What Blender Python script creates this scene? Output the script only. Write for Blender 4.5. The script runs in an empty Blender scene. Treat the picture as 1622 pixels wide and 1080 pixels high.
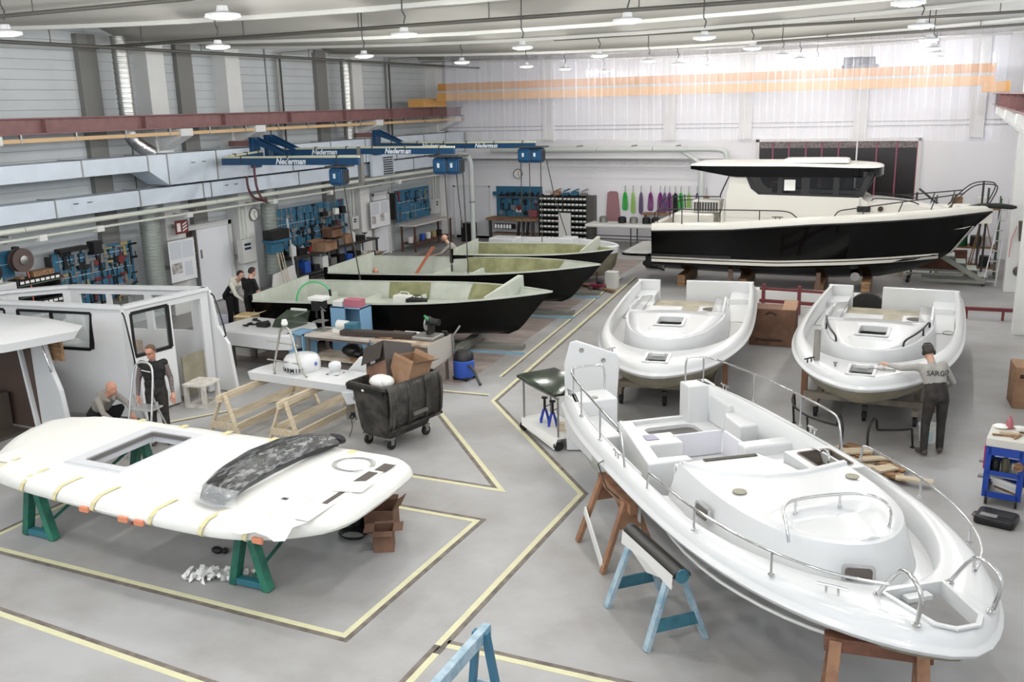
import bpy, bmesh, math, random
from mathutils import Vector, Matrix, Euler
random.seed(7)
SC = bpy.context.scene
COL = SC.collection
PI = math.pi
# ---------------------------------------------------------------- camera, world, exposure, lights
cam = bpy.data.cameras.new('camera')
cam.lens = 32.868; cam.sensor_width = 36.0; cam.clip_start = 0.1; cam.clip_end = 200
camo = bpy.data.objects.new('camera', cam); COL.objects.link(camo)
_yaw, _pit, _rol = 0.439689, 0.2467367, -0.02585415
_f = Vector((-math.sin(_yaw) * math.cos(_pit), math.cos(_yaw) * math.cos(_pit), -math.sin(_pit)))
_r = Vector((math.cos(_yaw), math.sin(_yaw), 0)); _u = _r.cross(_f)
_r2 = _r * math.cos(_rol) + _u * math.sin(_rol); _u2 = _u * math.cos(_rol) - _r * math.sin(_rol)
camo.matrix_world = Matrix(((_r2.x, _u2.x, -_f.x, 0), (_r2.y, _u2.y, -_f.y, 0), (_r2.z, _u2.z, -_f.z, 5.4), (0, 0, 0, 1)))
SC.camera = camo
SC.view_settings.view_transform = 'Standard'; SC.view_settings.look = 'None'
SC.view_settings.gamma = 1.0; SC.view_settings.use_curve_mapping = False
SC.view_settings.exposure = 0.18
world = bpy.data.worlds.new('world'); SC.world = world; world.use_nodes = True
bg = world.node_tree.nodes['Background']; bg.inputs['Color'].default_value = (0.80, 0.88, 1.0, 1); bg.inputs['Strength'].default_value = 5.0
LAMP_POWER = 118.0
LAMP_X = (-11.4, -7.75, -4.2, -0.65); LAMP_Y = (0.2, 4.6, 8.9, 12.9, 17.3, 21.7, 25.7, 28.7, 32.4); LAMP_Z = 6.5
LAMPS = [(_x, _y) for _x in LAMP_X for _y in LAMP_Y] + [(-15.0, 0.2), (-15.0, 4.6), (-15.0, 8.9)]  # last row is out of view, added to brighten the wheelhouse side
for _x, _y in LAMPS:
    if True:
        ld = bpy.data.lights.new('high_bay_light', 'POINT'); ld.shadow_soft_size = 0.10; ld.energy = LAMP_POWER * (0.5 if _y > 32 else 0.8 if _y > 28 else 1.0)
        ld.color = (1.0, 0.99, 0.975)
        lo = bpy.data.objects.new('high_bay_light', ld); COL.objects.link(lo); lo.location = (_x, _y, LAMP_Z - 0.12)
# daylight comes in through the clerestory windows of the right-hand wall: portals guide the sky light
for _y0, _y1 in ((-3.0, 11.6), (12.4, 18.9), (19.7, 23.6), (24.4, 28.9), (29.7, 34.0)):
    pd = bpy.data.lights.new('window_portal', 'AREA'); pd.shape = 'RECTANGLE'; pd.size = _y1 - _y0; pd.size_y = 1.6; pd.cycles.is_portal = True
    po = bpy.data.objects.new('window_portal', pd); COL.objects.link(po)
    po.matrix_world = Matrix(((0, 0, 1, 2.7), (-1, 0, 0, (_y0 + _y1) / 2), (0, -1, 0, 6.3), (0, 0, 0, 1)))

for _x0, _x1 in ((-18.5, -12.2), (-11.8, -5.4), (-5.0, 1.4)):  # portals of the added front windows behind the camera
    pd = bpy.data.lights.new('window_portal', 'AREA'); pd.shape = 'RECTANGLE'; pd.size = _x1 - _x0; pd.size_y = 2.6; pd.cycles.is_portal = True
    po = bpy.data.objects.new('window_portal', pd); COL.objects.link(po); po.matrix_world = Matrix(((1, 0, 0, (_x0 + _x1) / 2), (0, 0, -1, -4.4), (0, 1, 0, 5.6), (0, 0, 0, 1)))

# ---------------------------------------------------------------- helpers
def lin(c):
    if isinstance(c, str):
        c = [int(c[i:i + 2], 16) / 255 for i in (0, 2, 4)]
    return tuple(((x / 12.92) if x <= 0.04045 else ((x + 0.055) / 1.055) ** 2.4) for x in c) + (1.0,)

MATS = {}
def mat(name, col, rough=0.5, metal=0.0, var=0.0, scale=3.0, col2=None, bump=0.0, bscale=40.0, coat=0.0, spec=0.5, emit=None, estr=0.0, stretch=None, detail=4.0, trans=0.0, lo=0.4, hi=0.65):
    if name in MATS: return MATS[name]
    m = bpy.data.materials.new(name); m.use_nodes = True; nt = m.node_tree; b = nt.nodes['Principled BSDF']
    c = lin(col); b.inputs['Base Color'].default_value = c; b.inputs['Roughness'].default_value = rough; b.inputs['Metallic'].default_value = metal
    b.inputs['Specular IOR Level'].default_value = spec; b.inputs['Coat Weight'].default_value = coat
    if coat: b.inputs['Coat Roughness'].default_value = 0.04
    if trans: b.inputs['Transmission Weight'].default_value = trans
    if emit: b.inputs['Emission Color'].default_value = lin(emit); b.inputs['Emission Strength'].default_value = estr
    if var or bump or col2:
        tc = nt.nodes.new('ShaderNodeTexCoord'); src = tc.outputs['Object']
        if stretch:
            mp = nt.nodes.new('ShaderNodeMapping'); mp.inputs['Scale'].default_value = stretch; nt.links.new(src, mp.inputs['Vector']); src = mp.outputs['Vector']
    if var or col2:
        n = nt.nodes.new('ShaderNodeTexNoise'); n.inputs['Scale'].default_value = scale; n.inputs['Detail'].default_value = detail; n.inputs['Roughness'].default_value = 0.6
        nt.links.new(src, n.inputs['Vector'])
        r = nt.nodes.new('ShaderNodeValToRGB'); r.color_ramp.elements[0].position = lo; r.color_ramp.elements[1].position = hi
        c2 = lin(col2) if col2 else tuple(x * (1 - var) for x in c[:3]) + (1,)
        r.color_ramp.elements[0].color = c2; r.color_ramp.elements[1].color = c
        nt.links.new(n.outputs['Fac'], r.inputs['Fac']); nt.links.new(r.outputs['Color'], b.inputs['Base Color'])
    if bump:
        n2 = nt.nodes.new('ShaderNodeTexNoise'); n2.inputs['Scale'].default_value = bscale; n2.inputs['Detail'].default_value = 3
        nt.links.new(src, n2.inputs['Vector'])
        bp = nt.nodes.new('ShaderNodeBump'); bp.inputs['Strength'].default_value = bump; bp.inputs['Distance'].default_value = 0.02
        nt.links.new(n2.outputs['Fac'], bp.inputs['Height']); nt.links.new(bp.outputs['Normal'], b.inputs['Normal'])
    MATS[name] = m; return m

def mat_clear(name, col, opacity, rough=0.08, gloss=0.5):
    """clear plastic sheet or glass: a transparent base with a thin reflecting and scattering share"""
    m = bpy.data.materials.new(name); m.use_nodes = True; nt = m.node_tree
    out = nt.nodes['Material Output']; b = nt.nodes['Principled BSDF']
    b.inputs['Base Color'].default_value = lin(col); b.inputs['Roughness'].default_value = rough; b.inputs['Specular IOR Level'].default_value = gloss
    t = nt.nodes.new('ShaderNodeBsdfTransparent'); mx = nt.nodes.new('ShaderNodeMixShader')
    fr = nt.nodes.new('ShaderNodeFresnel'); fr.inputs['IOR'].default_value = 1.45
    ma = nt.nodes.new('ShaderNodeMath'); ma.operation = 'MULTIPLY_ADD'; ma.inputs[1].default_value = 0.5; ma.inputs[2].default_value = opacity
    nt.links.new(fr.outputs['Fac'], ma.inputs[0]); nt.links.new(ma.outputs[0], mx.inputs['Fac'])
    nt.links.new(t.outputs[0], mx.inputs[1]); nt.links.new(b.outputs[0], mx.inputs[2]); nt.links.new(mx.outputs[0], out.inputs['Surface'])
    MATS[name] = m; return m

ORG = {}
class MB:
    def __init__(s, M=None): s.v = []; s.f = []; s.m = []; s.M = M; s.mi = 0
    def add(s, vs, fs, mi=None):
        o = len(s.v)
        if s.M is not None: vs = [s.M @ Vector(v) for v in vs]
        s.v += [tuple(v) for v in vs]; s.f += [tuple(i + o for i in f) for f in fs]; s.m += [s.mi if mi is None else mi] * len(fs); return s
    def box(s, c, d, rz=0.0, R=None, top=1.0):
        x, y, z = d[0] / 2, d[1] / 2, d[2] / 2
        vs = [(-x, -y, -z), (x, -y, -z), (x, y, -z), (-x, y, -z), (-x * top, -y * top, z), (x * top, -y * top, z), (x * top, y * top, z), (-x * top, y * top, z)]
        if rz: R = Matrix.Rotation(rz, 3, 'Z')
        if R is not None: vs = [R @ Vector(v) for v in vs]
        c = Vector(c); return s.add([Vector(v) + c for v in vs], [(0, 3, 2, 1), (4, 5, 6, 7), (0, 1, 5, 4), (1, 2, 6, 5), (2, 3, 7, 6), (3, 0, 4, 7)])
    def span(s, x0, x1, y0, y1, z0, z1): return s.box(((x0 + x1) / 2, (y0 + y1) / 2, (z0 + z1) / 2), (abs(x1 - x0), abs(y1 - y0), abs(z1 - z0)))
    def bar(s, p, q, w, h, up=(0, 0, 1)):
        p = Vector(p); q = Vector(q); d = (q - p); L = d.length; d = d / L; up = Vector(up)
        if abs(d.dot(up)) > 0.98: up = Vector((1, 0, 0))
        x = d.cross(up).normalized(); y = x.cross(d)
        vs = []
        for e in (p, q):
            for a, b in ((-1, -1), (1, -1), (1, 1), (-1, 1)): vs.append(e + x * a * w / 2 + y * b * h / 2)
        return s.add(vs, [(0, 3, 2, 1), (4, 5, 6, 7), (0, 1, 5, 4), (1, 2, 6, 5), (2, 3, 7, 6), (3, 0, 4, 7)])
    def cyl(s, p, q, r, r2=None, n=12):
        r2 = r if r2 is None else r2
        p = Vector(p); q = Vector(q); d = (q - p).normalized(); a = Vector((0, 0, 1)) if abs(d.z) < 0.9 else Vector((1, 0, 0))
        x = d.cross(a).normalized(); y = d.cross(x)
        vs = [p + (x * math.cos(2 * PI * i / n) + y * math.sin(2 * PI * i / n)) * r for i in range(n)] + [q + (x * math.cos(2 * PI * i / n) + y * math.sin(2 * PI * i / n)) * r2 for i in range(n)]
        return s.add(vs, [(i, (i + 1) % n, n + (i + 1) % n, n + i) for i in range(n)] + [tuple(range(n))[::-1], tuple(range(n, 2 * n))])
    def tube(s, pts, r, n=8, closed=False, rs=None):
        P = [Vector(p) for p in pts]; N = len(P); rings = []; x = None
        for i in range(N):
            if closed: t = (P[(i + 1) % N] - P[i - 1])
            else: t = P[min(i + 1, N - 1)] - P[max(i - 1, 0)]
            t.normalize()
            if x is None:
                a = Vector((0, 0, 1)) if abs(t.z) < 0.9 else Vector((1, 0, 0)); x = t.cross(a).normalized()
            else:
                x = (x - t * x.dot(t)).normalized()
            y = t.cross(x); rr = rs[i] if rs else r
            rings.append([P[i] + (x * math.cos(2 * PI * k / n) + y * math.sin(2 * PI * k / n)) * rr for k in range(n)])
        vs = [v for rg in rings for v in rg]; fs = []
        for i in range(N if closed else N - 1):
            a = i * n; b = ((i + 1) % N) * n
            for k in range(n): fs.append((a + k, a + (k + 1) % n, b + (k + 1) % n, b + k))
        if not closed: fs += [tuple(range(n))[::-1], tuple(range((N - 1) * n, N * n))]
        return s.add(vs, fs)
    def loft(s, rings, closed=True, cap0=True, cap1=True, mi=None):
        n = len(rings[0]); vs = [v for r in rings for v in r]; fs = []
        for i in range(len(rings) - 1):
            a = i * n; b = a + n
            for k in range(n if closed else n - 1): fs.append((a + k, a + (k + 1) % n, b + (k + 1) % n, b + k))
        if cap0: fs.append(tuple(range(n))[::-1])
        if cap1: fs.append(tuple(range((len(rings) - 1) * n, len(rings) * n)))
        return s.add(vs, fs, mi)
    def lathe(s, prof, c=(0, 0, 0), n=16, axis=(0, 0, 1)):
        ax = Vector(axis).normalized(); a = Vector((1, 0, 0)) if abs(ax.x) < 0.9 else Vector((0, 1, 0)); x = ax.cross(a).normalized(); y = ax.cross(x); c = Vector(c)
        rings = [[c + ax * h + (x * math.cos(2 * PI * k / n) + y * math.sin(2 * PI * k / n)) * max(r, 1e-4) for k in range(n)] for r, h in prof]
        return s.loft(rings)
    def ext(s, poly, vec):
        n = len(poly); vec = Vector(vec); a = [Vector(p) for p in poly]
        return s.add(a + [p + vec for p in a], [tuple(range(n))[::-1], tuple(range(n, 2 * n))] + [(i, (i + 1) % n, n + (i + 1) % n, n + i) for i in range(n)])
    def prism(s, poly, z0, z1): return s.ext([(p[0], p[1], z0) for p in poly], (0, 0, z1 - z0))
    def ell(s, c, r, n=10, m=7, R=None):
        vs = []; c = Vector(c)
        for j in range(m + 1):
            th = PI * j / m
            for i in range(n):
                v = Vector((r[0] * math.sin(th) * math.cos(2 * PI * i / n), r[1] * math.sin(th) * math.sin(2 * PI * i / n), r[2] * math.cos(th)))
                if R is not None: v = R @ v
                vs.append(c + v)
        return s.add(vs, [(j * n + i, j * n + (i + 1) % n, (j + 1) * n + (i + 1) % n, (j + 1) * n + i) for j in range(m) for i in range(n)])
    def grid(s, fn, us, vs_):
        vv = [fn(u, v) for u in us for v in vs_]; m = len(vs_)
        return s.add(vv, [(i * m + j, i * m + j + 1, (i + 1) * m + j + 1, (i + 1) * m + j) for i in range(len(us) - 1) for j in range(m - 1)])
    def mesh(s, name, mats, smooth=None, M=None):
        vs = s.v if M is None else [tuple(M @ Vector(v)) for v in s.v]
        me = bpy.data.meshes.new(name); me.from_pydata(vs, [], s.f)
        if not isinstance(mats, (list, tuple)): mats = [mats]
        for m in mats: me.materials.append(m)
        if len(mats) > 1: me.polygons.foreach_set('material_index', s.m)
        bm = bmesh.new(); bm.from_mesh(me)
        bmesh.ops.remove_doubles(bm, verts=bm.verts, dist=1e-5); bmesh.ops.recalc_face_normals(bm, faces=bm.faces); bm.to_mesh(me); bm.free()
        if smooth is not None:
            me.shade_smooth(); me.set_sharp_from_angle(angle=math.radians(smooth))
        return me
    def build(s, name, mats, parent=None, smooth=None, bevel=0.0, solid=0.0, sub=0, label=None):
        M = ORG[parent.name] if parent is not None else None
        me = s.mesh(name, mats, smooth, M); o = bpy.data.objects.new(name, me); COL.objects.link(o)
        if parent is not None: o.parent = parent; ORG[o.name] = M
        else: ORG[o.name] = Matrix.Identity(4)
        if solid: md = o.modifiers.new('solid', 'SOLIDIFY'); md.thickness = solid; md.offset = -1
        if sub: md = o.modifiers.new('sub', 'SUBSURF'); md.levels = sub; md.render_levels = sub
        if bevel: md = o.modifiers.new('bevel', 'BEVEL'); md.width = bevel; md.segments = 2; md.limit_method = 'ANGLE'; md.angle_limit = math.radians(40)
        if label: o['label'] = label
        return o

def tag(o, label, cat, group=None):
    o['label'] = label; o['category'] = cat
    if group: o['group'] = group
    return o
def thing(name, label, cat, loc=(0, 0, 0), rz=0.0, group=None, local=False):
    """an Empty at the base of a thing; parts are given in world coordinates unless local"""
    o = bpy.data.objects.new(name, None); COL.objects.link(o); o.location = loc; o.rotation_euler = (0, 0, rz); o.empty_display_size = 0.1
    ORG[o.name] = Matrix.Identity(4) if local else (Matrix.Translation(loc) @ Matrix.Rotation(rz, 4, 'Z')).inverted()
    return tag(o, label, cat, group)
def solo(name, mb, mats, label, cat, group=None, smooth=None, bevel=0.0, solid=0.0):
    """a thing that is one mesh, its origin at its base"""
    xs, ys, zs = zip(*mb.v); c = Vector(((min(xs) + max(xs)) / 2, (min(ys) + max(ys)) / 2, min(zs)))
    me = mb.mesh(name, mats, smooth, Matrix.Translation(-c)); o = bpy.data.objects.new(name, me); COL.objects.link(o); o.location = c
    ORG[o.name] = Matrix.Translation(-c)
    if solid: md = o.modifiers.new('solid', 'SOLIDIFY'); md.thickness = solid; md.offset = -1
    if bevel: md = o.modifiers.new('bevel', 'BEVEL'); md.width = bevel; md.segments = 2; md.limit_method = 'ANGLE'
    return tag(o, label, cat, group)
def struct(name, mb, mats, parent=None, smooth=None, bevel=0.0):
    o = mb.build(name, mats, parent, smooth, bevel)
    if parent is None: o['kind'] = 'structure'
    return o
def dup(root, loc, rz=None, label=None, group=None, scale=None):
    r = root.copy(); COL.objects.link(r); r.location = loc
    if rz is not None: r.rotation_euler = (0, 0, rz)
    if scale: r.scale = scale
    if label: r['label'] = label
    if group: r['group'] = group
    for ch in list(root.children):
        c = ch.copy(); COL.objects.link(c); c.parent = r
        for g in list(ch.children):
            d = g.copy(); COL.objects.link(d); d.parent = c
    return r
def arc(c, r, a0, a1, n, plane='xy'):
    out = []
    for i in range(n + 1):
        a = a0 + (a1 - a0) * i / n; u, v = r * math.cos(a), r * math.sin(a)
        out.append((c[0] + u, c[1] + v, c[2]) if plane == 'xy' else ((c[0] + u, c[1], c[2] + v) if plane == 'xz' else (c[0], c[1] + u, c[2] + v)))
    return out
def smoothpath(pts, it=2):
    """round the corners of a polyline (Chaikin), keeping its ends"""
    P = [Vector(p) for p in pts]
    for _ in range(it):
        Q = [P[0]]
        for a, b in zip(P[:-1], P[1:]): Q += [a * 0.75 + b * 0.25, a * 0.25 + b * 0.75]
        Q.append(P[-1]); P = Q
    return P
def rrect(x0, x1, y0, y1, r, n=4):
    out = []
    for cx, cy, a in ((x1 - r, y0 + r, -PI / 2), (x1 - r, y1 - r, 0), (x0 + r, y1 - r, PI / 2), (x0 + r, y0 + r, PI)):
        for i in range(n + 1): out.append((cx + r * math.cos(a + PI / 2 * i / n), cy + r * math.sin(a + PI / 2 * i / n)))
    return out
def text_mesh(name, txt, size, M, m, parent, shear=0.0, depth=0.002, bold=0.0):
    """lettering as a flat mesh: M places it (text lies in its local xy plane, centred)"""
    cu = bpy.data.curves.new(name, 'FONT'); cu.body = txt; cu.size = size; cu.align_x = 'CENTER'; cu.align_y = 'CENTER'; cu.extrude = depth; cu.shear = shear; cu.offset = bold; cu.resolution_u = 2
    t = bpy.data.objects.new(name, cu); COL.objects.link(t)
    me = bpy.data.meshes.new_from_object(t); bpy.data.objects.remove(t); bpy.data.curves.remove(cu)
    me.transform((ORG[parent.name] if parent is not None else Matrix.Identity(4)) @ M); me.materials.clear(); me.materials.append(m); me.name = name
    o = bpy.data.objects.new(name, me); COL.objects.link(o)
    if parent is not None: o.parent = parent; ORG[o.name] = ORG[parent.name]
    return o
def frame_m(origin, xdir, ydir):
    x = Vector(xdir).normalized(); z = x.cross(Vector(ydir)).normalized(); y = z.cross(x); o = Vector(origin)
    return Matrix(((x.x, y.x, z.x, o.x), (x.y, y.y, z.y, o.y), (x.z, y.z, z.z, o.z), (0, 0, 0, 1)))

# ---------------------------------------------------------------- materials
GEL = mat('white_gelcoat', 'd5d6d6', 0.24, coat=0.2)
GEL2 = mat('cream_gelcoat', 'dcd9cf', 0.25, coat=0.3)
MATT = mat('white_paint', 'dcdcd8', 0.55)
CHROME = mat('polished_steel', 'd4d4d4', 0.12, 1.0)
STEEL = mat('grey_steel', '9b9a96', 0.4, 0.8)
GALV = mat('galvanised_sheet', 'd3dce6', 0.45, 0.1, var=0.1, scale=1.2)
BLACK = mat('black_plastic', '121212', 0.45)
RUBBER = mat('dark_rubber', '1c1b1a', 0.7)
DGREY = mat('dark_grey_paint', '3a3a39', 0.5)
BLUE = mat('arm_blue', '0e3f66', 0.4)
BOARD = mat('pegboard_blue', '306a88', 0.5, var=0.2, scale=6)
WOOD = mat('pale_timber', 'd6cab2', 0.6, col2='c2b093', scale=2.2, stretch=(1, 12, 12), bump=0.1)
OLDWOOD = mat('worn_timber', 'a98560', 0.65, col2='6e5138', scale=3.0, stretch=(1, 9, 9), bump=0.15)
CARD = mat('cardboard', 'a08066', 0.8, col2='8a6a50', scale=2.5)
CARD2 = mat('dark_cardboard', '80604d', 0.8, col2='6d4f3e', scale=3)
PAPER = mat('white_paper', 'ecebe6', 0.7)
RED = mat('red_paint', 'a3222a', 0.45)
# ---------------------------------------------------------------- the hall
XL, XR, YB, YF = -19.6, 2.3, 35.0, -4.0
CONC = mat('floor_concrete', 'aaaaaa', 0.45, col2='94918d', scale=0.55, bump=0.03, bscale=60, detail=8, lo=0.35, hi=0.62)
WORN = mat('worn_floor', 'a3968f', 0.5, col2='80756f', scale=0.9, detail=8, stretch=(1, 2.5, 1))
fl = MB().span(XL - 0.3, XR + 0.3, YF - 0.3, YB + 0.3, -0.2, 0.0); struct('floor', fl, CONC)
wf = MB()
wf.prism([(-17.6, 15.7), (-8.6, 15.75), (-8.6, 16.5), (-9.45, 27.7), (-9.6, 31.5), (-18.2, 31.5)], 0.0, 0.004)
struct('floor', wf, WORN)
WLEFT = mat('grey_wall_panel', 'c6cacb', 0.6, var=0.08, scale=0.8)
WWHITE = mat('white_wall', 'e3e4e6', 0.65, var=0.04, scale=0.7)
WBACK = mat('back_wall_white', 'ececf0', 0.65, var=0.04, scale=0.5)
GROOVE = mat('dark_joint', '6c6c69', 0.8)
DARKCOL = mat('dark_grey_steel', '7b7a76', 0.6)  # one even dark grey for the slim wall pillars
wl = struct('wall_left', MB().span(XL - 0.3, XL - 0.06, YF, YB, 0, 7.9), GROOVE)
bays = [(YF, 9.0), (9.05, 13.4), (13.45, 18.55), (18.6, 21.0), (21.05, 24.2), (24.25, 28.3), (28.35, 31.1), (31.15, YB)]
pz = 0.23; shared = {}
for y0, y1 in bays:
    z = 3.5
    while z < 7.6:
        L = round(y1 - y0, 2)
        o = MB().span(XL - 0.06, XL + random.uniform(-0.004, 0.008), y0, y1 - 0.04, z + 0.004, z + pz - 0.003).build('panel', WLEFT, wl) if y0 > 8 else None
        z += pz
    MB().span(XL - 0.06, XL, y0, y1 - 0.01, 0, 3.5).build('panel', WLEFT, wl)
struct('wall_back', MB().span(XL - 0.3, XR + 0.3, YB, YB + 0.3, 0, 7.9), WBACK)
wr = MB().span(XR, XR + 0.3, YF, YB, 0, 5.5).span(XR, XR + 0.3, YF, YB, 7.1, 7.9)
WIN = [(-3.0, 11.6), (12.4, 18.9), (19.7, 23.6), (24.4, 28.9), (29.7, 34.0)]
for a, c in zip([YF] + [w[1] for w in WIN], [w[0] for w in WIN] + [YB]): wr.span(XR, XR + 0.3, a, c, 5.5, 7.1)
struct('wall_right', wr, WWHITE)
WG = mat_clear('window_glass', 'eaf2f5', 0.04, 0.02, 0.5); WF = mat('window_frame_grey', 'a9adb0', 0.5)
for i, (a, c) in enumerate(WIN):
    n = max(1, round((c - a) / 1.6)); f = MB().span(XR + .08, XR + .16, a, c, 5.5, 5.58).span(XR + .08, XR + .16, a, c, 7.02, 7.1)
    for k in range(n + 1): y = a + (c - a) * k / n; f.span(XR + .08, XR + .16, y - .035, y + .035, 5.5, 7.1)
    w = struct('window_%d' % (i + 1), f, WF)
    for k in range(n): MB().span(XR + .11, XR + .12, a + (c - a) * k / n + .03, a + (c - a) * (k + 1) / n - .03, 5.58, 7.02).build('pane', WG, w)
wfr = MB().span(XL - 0.3, XR + 0.3, YF - 0.3, YF, 0, 4.3).span(XL - 0.3, XR + 0.3, YF - 0.3, YF, 6.9, 7.9)
WIN_FILL = [(-18.5, -12.2), (-11.8, -5.4), (-5.0, 1.4)]  # unseen windows, added as fill light for faces turned to the camera
for a, c in zip([XL - 0.3] + [w[1] for w in WIN_FILL], [w[0] for w in WIN_FILL] + [XR + 0.3]): wfr.span(a, c, YF - 0.3, YF, 4.3, 6.9)
struct('wall_front', wfr, WWHITE)
for i, (a, c) in enumerate(WIN_FILL):
    f = MB().span(a, c, YF - .16, YF - .08, 4.3, 4.38).span(a, c, YF - .16, YF - .08, 6.82, 6.9)
    for k in range(5): x = a + (c - a) * k / 4; f.span(x - .035, x + .035, YF - .16, YF - .08, 4.3, 6.9)
    w = struct('window_%d' % (i + 6), f, WF)
    for k in range(4): MB().span(a + (c - a) * k / 4 + .03, a + (c - a) * (k + 1) / 4 - .03, YF - .125, YF - .115, 4.38, 6.82).build('pane', WG, w)
# lower dado of the back wall and skirting
struct('trim_1', MB().span(XL, -6.5, YB - 0.03, YB, 0, 0.12), mat('grey_trim', '9c9c98', 0.6))
# columns
COLW = mat('column_white', 'dcdcd9', 0.6, var=0.05, scale=1.5)
for yc in (13.6, 19.2, 22.15, 28.5, 34.35):
    struct('pillar', MB().span(XL - 0.01, XL + 0.5, yc - 0.3, yc + 0.3, 0, 7.35), COLW, bevel=0.015)
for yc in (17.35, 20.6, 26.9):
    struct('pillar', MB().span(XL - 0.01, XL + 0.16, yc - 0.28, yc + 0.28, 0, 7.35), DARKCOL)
for yc in (12.0, 19.3, 24.0, 29.3):
    struct('pillar', MB().span(XR - 0.75, XR + 0.01, yc - 0.3, yc + 0.3, 0, 7.35), COLW, bevel=0.015)
for xc in (-14.6, -9.7, -6.9, -3.0, 0.6):
    struct('pillar', MB().span(xc - 0.22, xc + 0.22, YB - 0.12, YB + 0.01, 4.0, 7.4), COLW)
# ceiling: saddle-shaped roof shells, each sagging along its span and arched across it
CEIL = mat('ceiling_concrete', 'bdbbb4', 0.75, var=0.05, scale=0.6)
RIB = mat('ceiling_rib', 'c4c4be', 0.6)
EDGES = [-4.0, 2.0, 7.6, 13.1, 18.7, 21.5, 27.6, 33.7, 36.0]
def sag(x): return 6.93 + 0.30 * ((x + 8.7) / 10.9) ** 2
for y0, y1 in zip(EDGES[:-1], EDGES[1:]):
    w = y1 - y0; rise = 0.11 * w
    us = [XL - 0.3 + (XR - XL + 0.6) * i / 24 for i in range(25)]
    b = MB(); b.grid(lambda x, t: (x, y0 + w * t, sag(x) + rise * 4 * t * (1 - t)), us, [i / 12 for i in range(13)])
    c = struct('ceiling', b, CEIL, smooth=60); md = c.modifiers.new('solid', 'SOLIDIFY'); md.thickness = 0.08; md.offset = 1
    r = MB()
    r.loft([[(x, y1 - 0.05, sag(x) + 0.05), (x, y1 + 0.05, sag(x) + 0.05), (x, y1 + 0.05, sag(x) - 0.05), (x, y1 - 0.05, sag(x) - 0.05)] for x in us])
    r.build('rib', RIB, c)
# crane rails on both sides
RUST = mat('red_oxide', '8a6462', 0.6, var=0.15, scale=4)
def rail(xc, side, y0, y1, nm, lab):
    t = thing(nm, lab, 'crane rail', (xc, (y0 + y1) / 2, 5.04))
    b = MB(); b.span(xc - 0.16, xc + 0.16, y0, y1, 5.37, 5.40); b.span(xc - 0.012, xc + 0.012, y0, y1, 5.07, 5.37); b.span(xc - 0.16, xc + 0.16, y0, y1, 5.04, 5.07)
    b.build('girder', RUST, t)
    y = y0 + 1.2
    while y < y1:
        MB().span(xc - 0.15, xc + 0.15, y - 0.012, y + 0.012, 5.07, 5.37).build('stiffener', RUST, t); y += 2.9
    if side < 0:
        c = MB(); c.span(xc + 0.12, xc + 0.17, y0, y1, 4.87, 4.955); c.build('conductor_rail', mat('orange_rail', 'cfab7d', 0.5), t)
        y = y0 + 0.5
        while y < y1:
            MB().span(xc + 0.1, xc + 0.18, y - 0.02, y + 0.02, 4.86, 5.05).build('clip', STEEL, t); y += 1.45
rail(-18.5, -1, 8, 34.9, 'crane_rail', 'red-brown crane rail beam along the grey panelled wall')
rail(1.15, 1, 8, 34.9, 'crane_rail', 'red-brown crane rail beam on the white pillars beside the dark folding door')
for yc in (13.6, 19.2, 22.15, 28.5, 34.35):
    b = MB(); b.ext([(XL + 0.5, yc - 0.22, 5.03), (-18.28, yc - 0.22, 5.03), (-18.28, yc - 0.22, 4.84), (XL + 0.5, yc - 0.22, 4.46)], (0, 0.44, 0))
    struct('beam', b, COLW, bevel=0.01)
for yc in (12.0, 19.3, 24.0, 29.3):
    b = MB(); b.ext([(XR - 0.75, yc - 0.22, 5.03), (0.95, yc - 0.22, 5.03), (0.95, yc - 0.22, 4.85), (XR - 0.75, yc - 0.22, 4.35)], (0, 0.44, 0))
    struct('beam', b, COLW, bevel=0.01)
# high-bay lamps
lampbody = mat('lamp_housing', 'd0d0d0', 0.4); lens = mat('lamp_lens', 'ffffff', 0.3, emit='fffdf8', estr=30.0)
def lamp_proto():
    t = thing('high_bay_lamp', '', 'lamp', (0, 0, 0), local=True)
    MB().lathe([(0.0, 0.09), (0.06, 0.09), (0.07, 0.03), (0.2, 0.0), (0.2, -0.03), (0.17, -0.03), (0.17, -0.01), (0.0, -0.01)], (0, 0, 0), 18).build('housing', lampbody, t, smooth=40)
    MB().lathe([(0.0, -0.06), (0.12, -0.05), (0.19, -0.028), (0.195, -0.012), (0.0, -0.012)], (0, 0, 0), 20).build('diffuser', lens, t, smooth=40)
    MB().tube([(0, 0, 0.15), (0.03, 0, 0.25), (-0.02, 0, 0.33), (0, 0, 1.2)], 0.012, 6).build('hanger', DGREY, t)
    return t
ords = ['first', 'second', 'third', 'fourth', 'fifth', 'sixth', 'seventh', 'eighth', 'ninth']
rows = ['row by the panelled wall', 'second row from the panelled wall', 'third row from the panelled wall', 'row by the white pillars']
lp = lamp_proto(); used = False
for x, y in LAMPS:
    j = LAMP_Y.index(y); lab = 'high bay lamp, %s from the far wall in the %s' % (ords[8 - j], rows[LAMP_X.index(x)]) if x > -15 else 'added unseen lamp beside the panelled wall, %s from the near end of the hall' % ords[j]
    if not used: lp.location = (x, y, LAMP_Z); lp['label'] = lab; lp['group'] = 'high bay lamps'; used = True
    else: dup(lp, (x, y, LAMP_Z), label=lab, group='high bay lamps')
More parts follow.
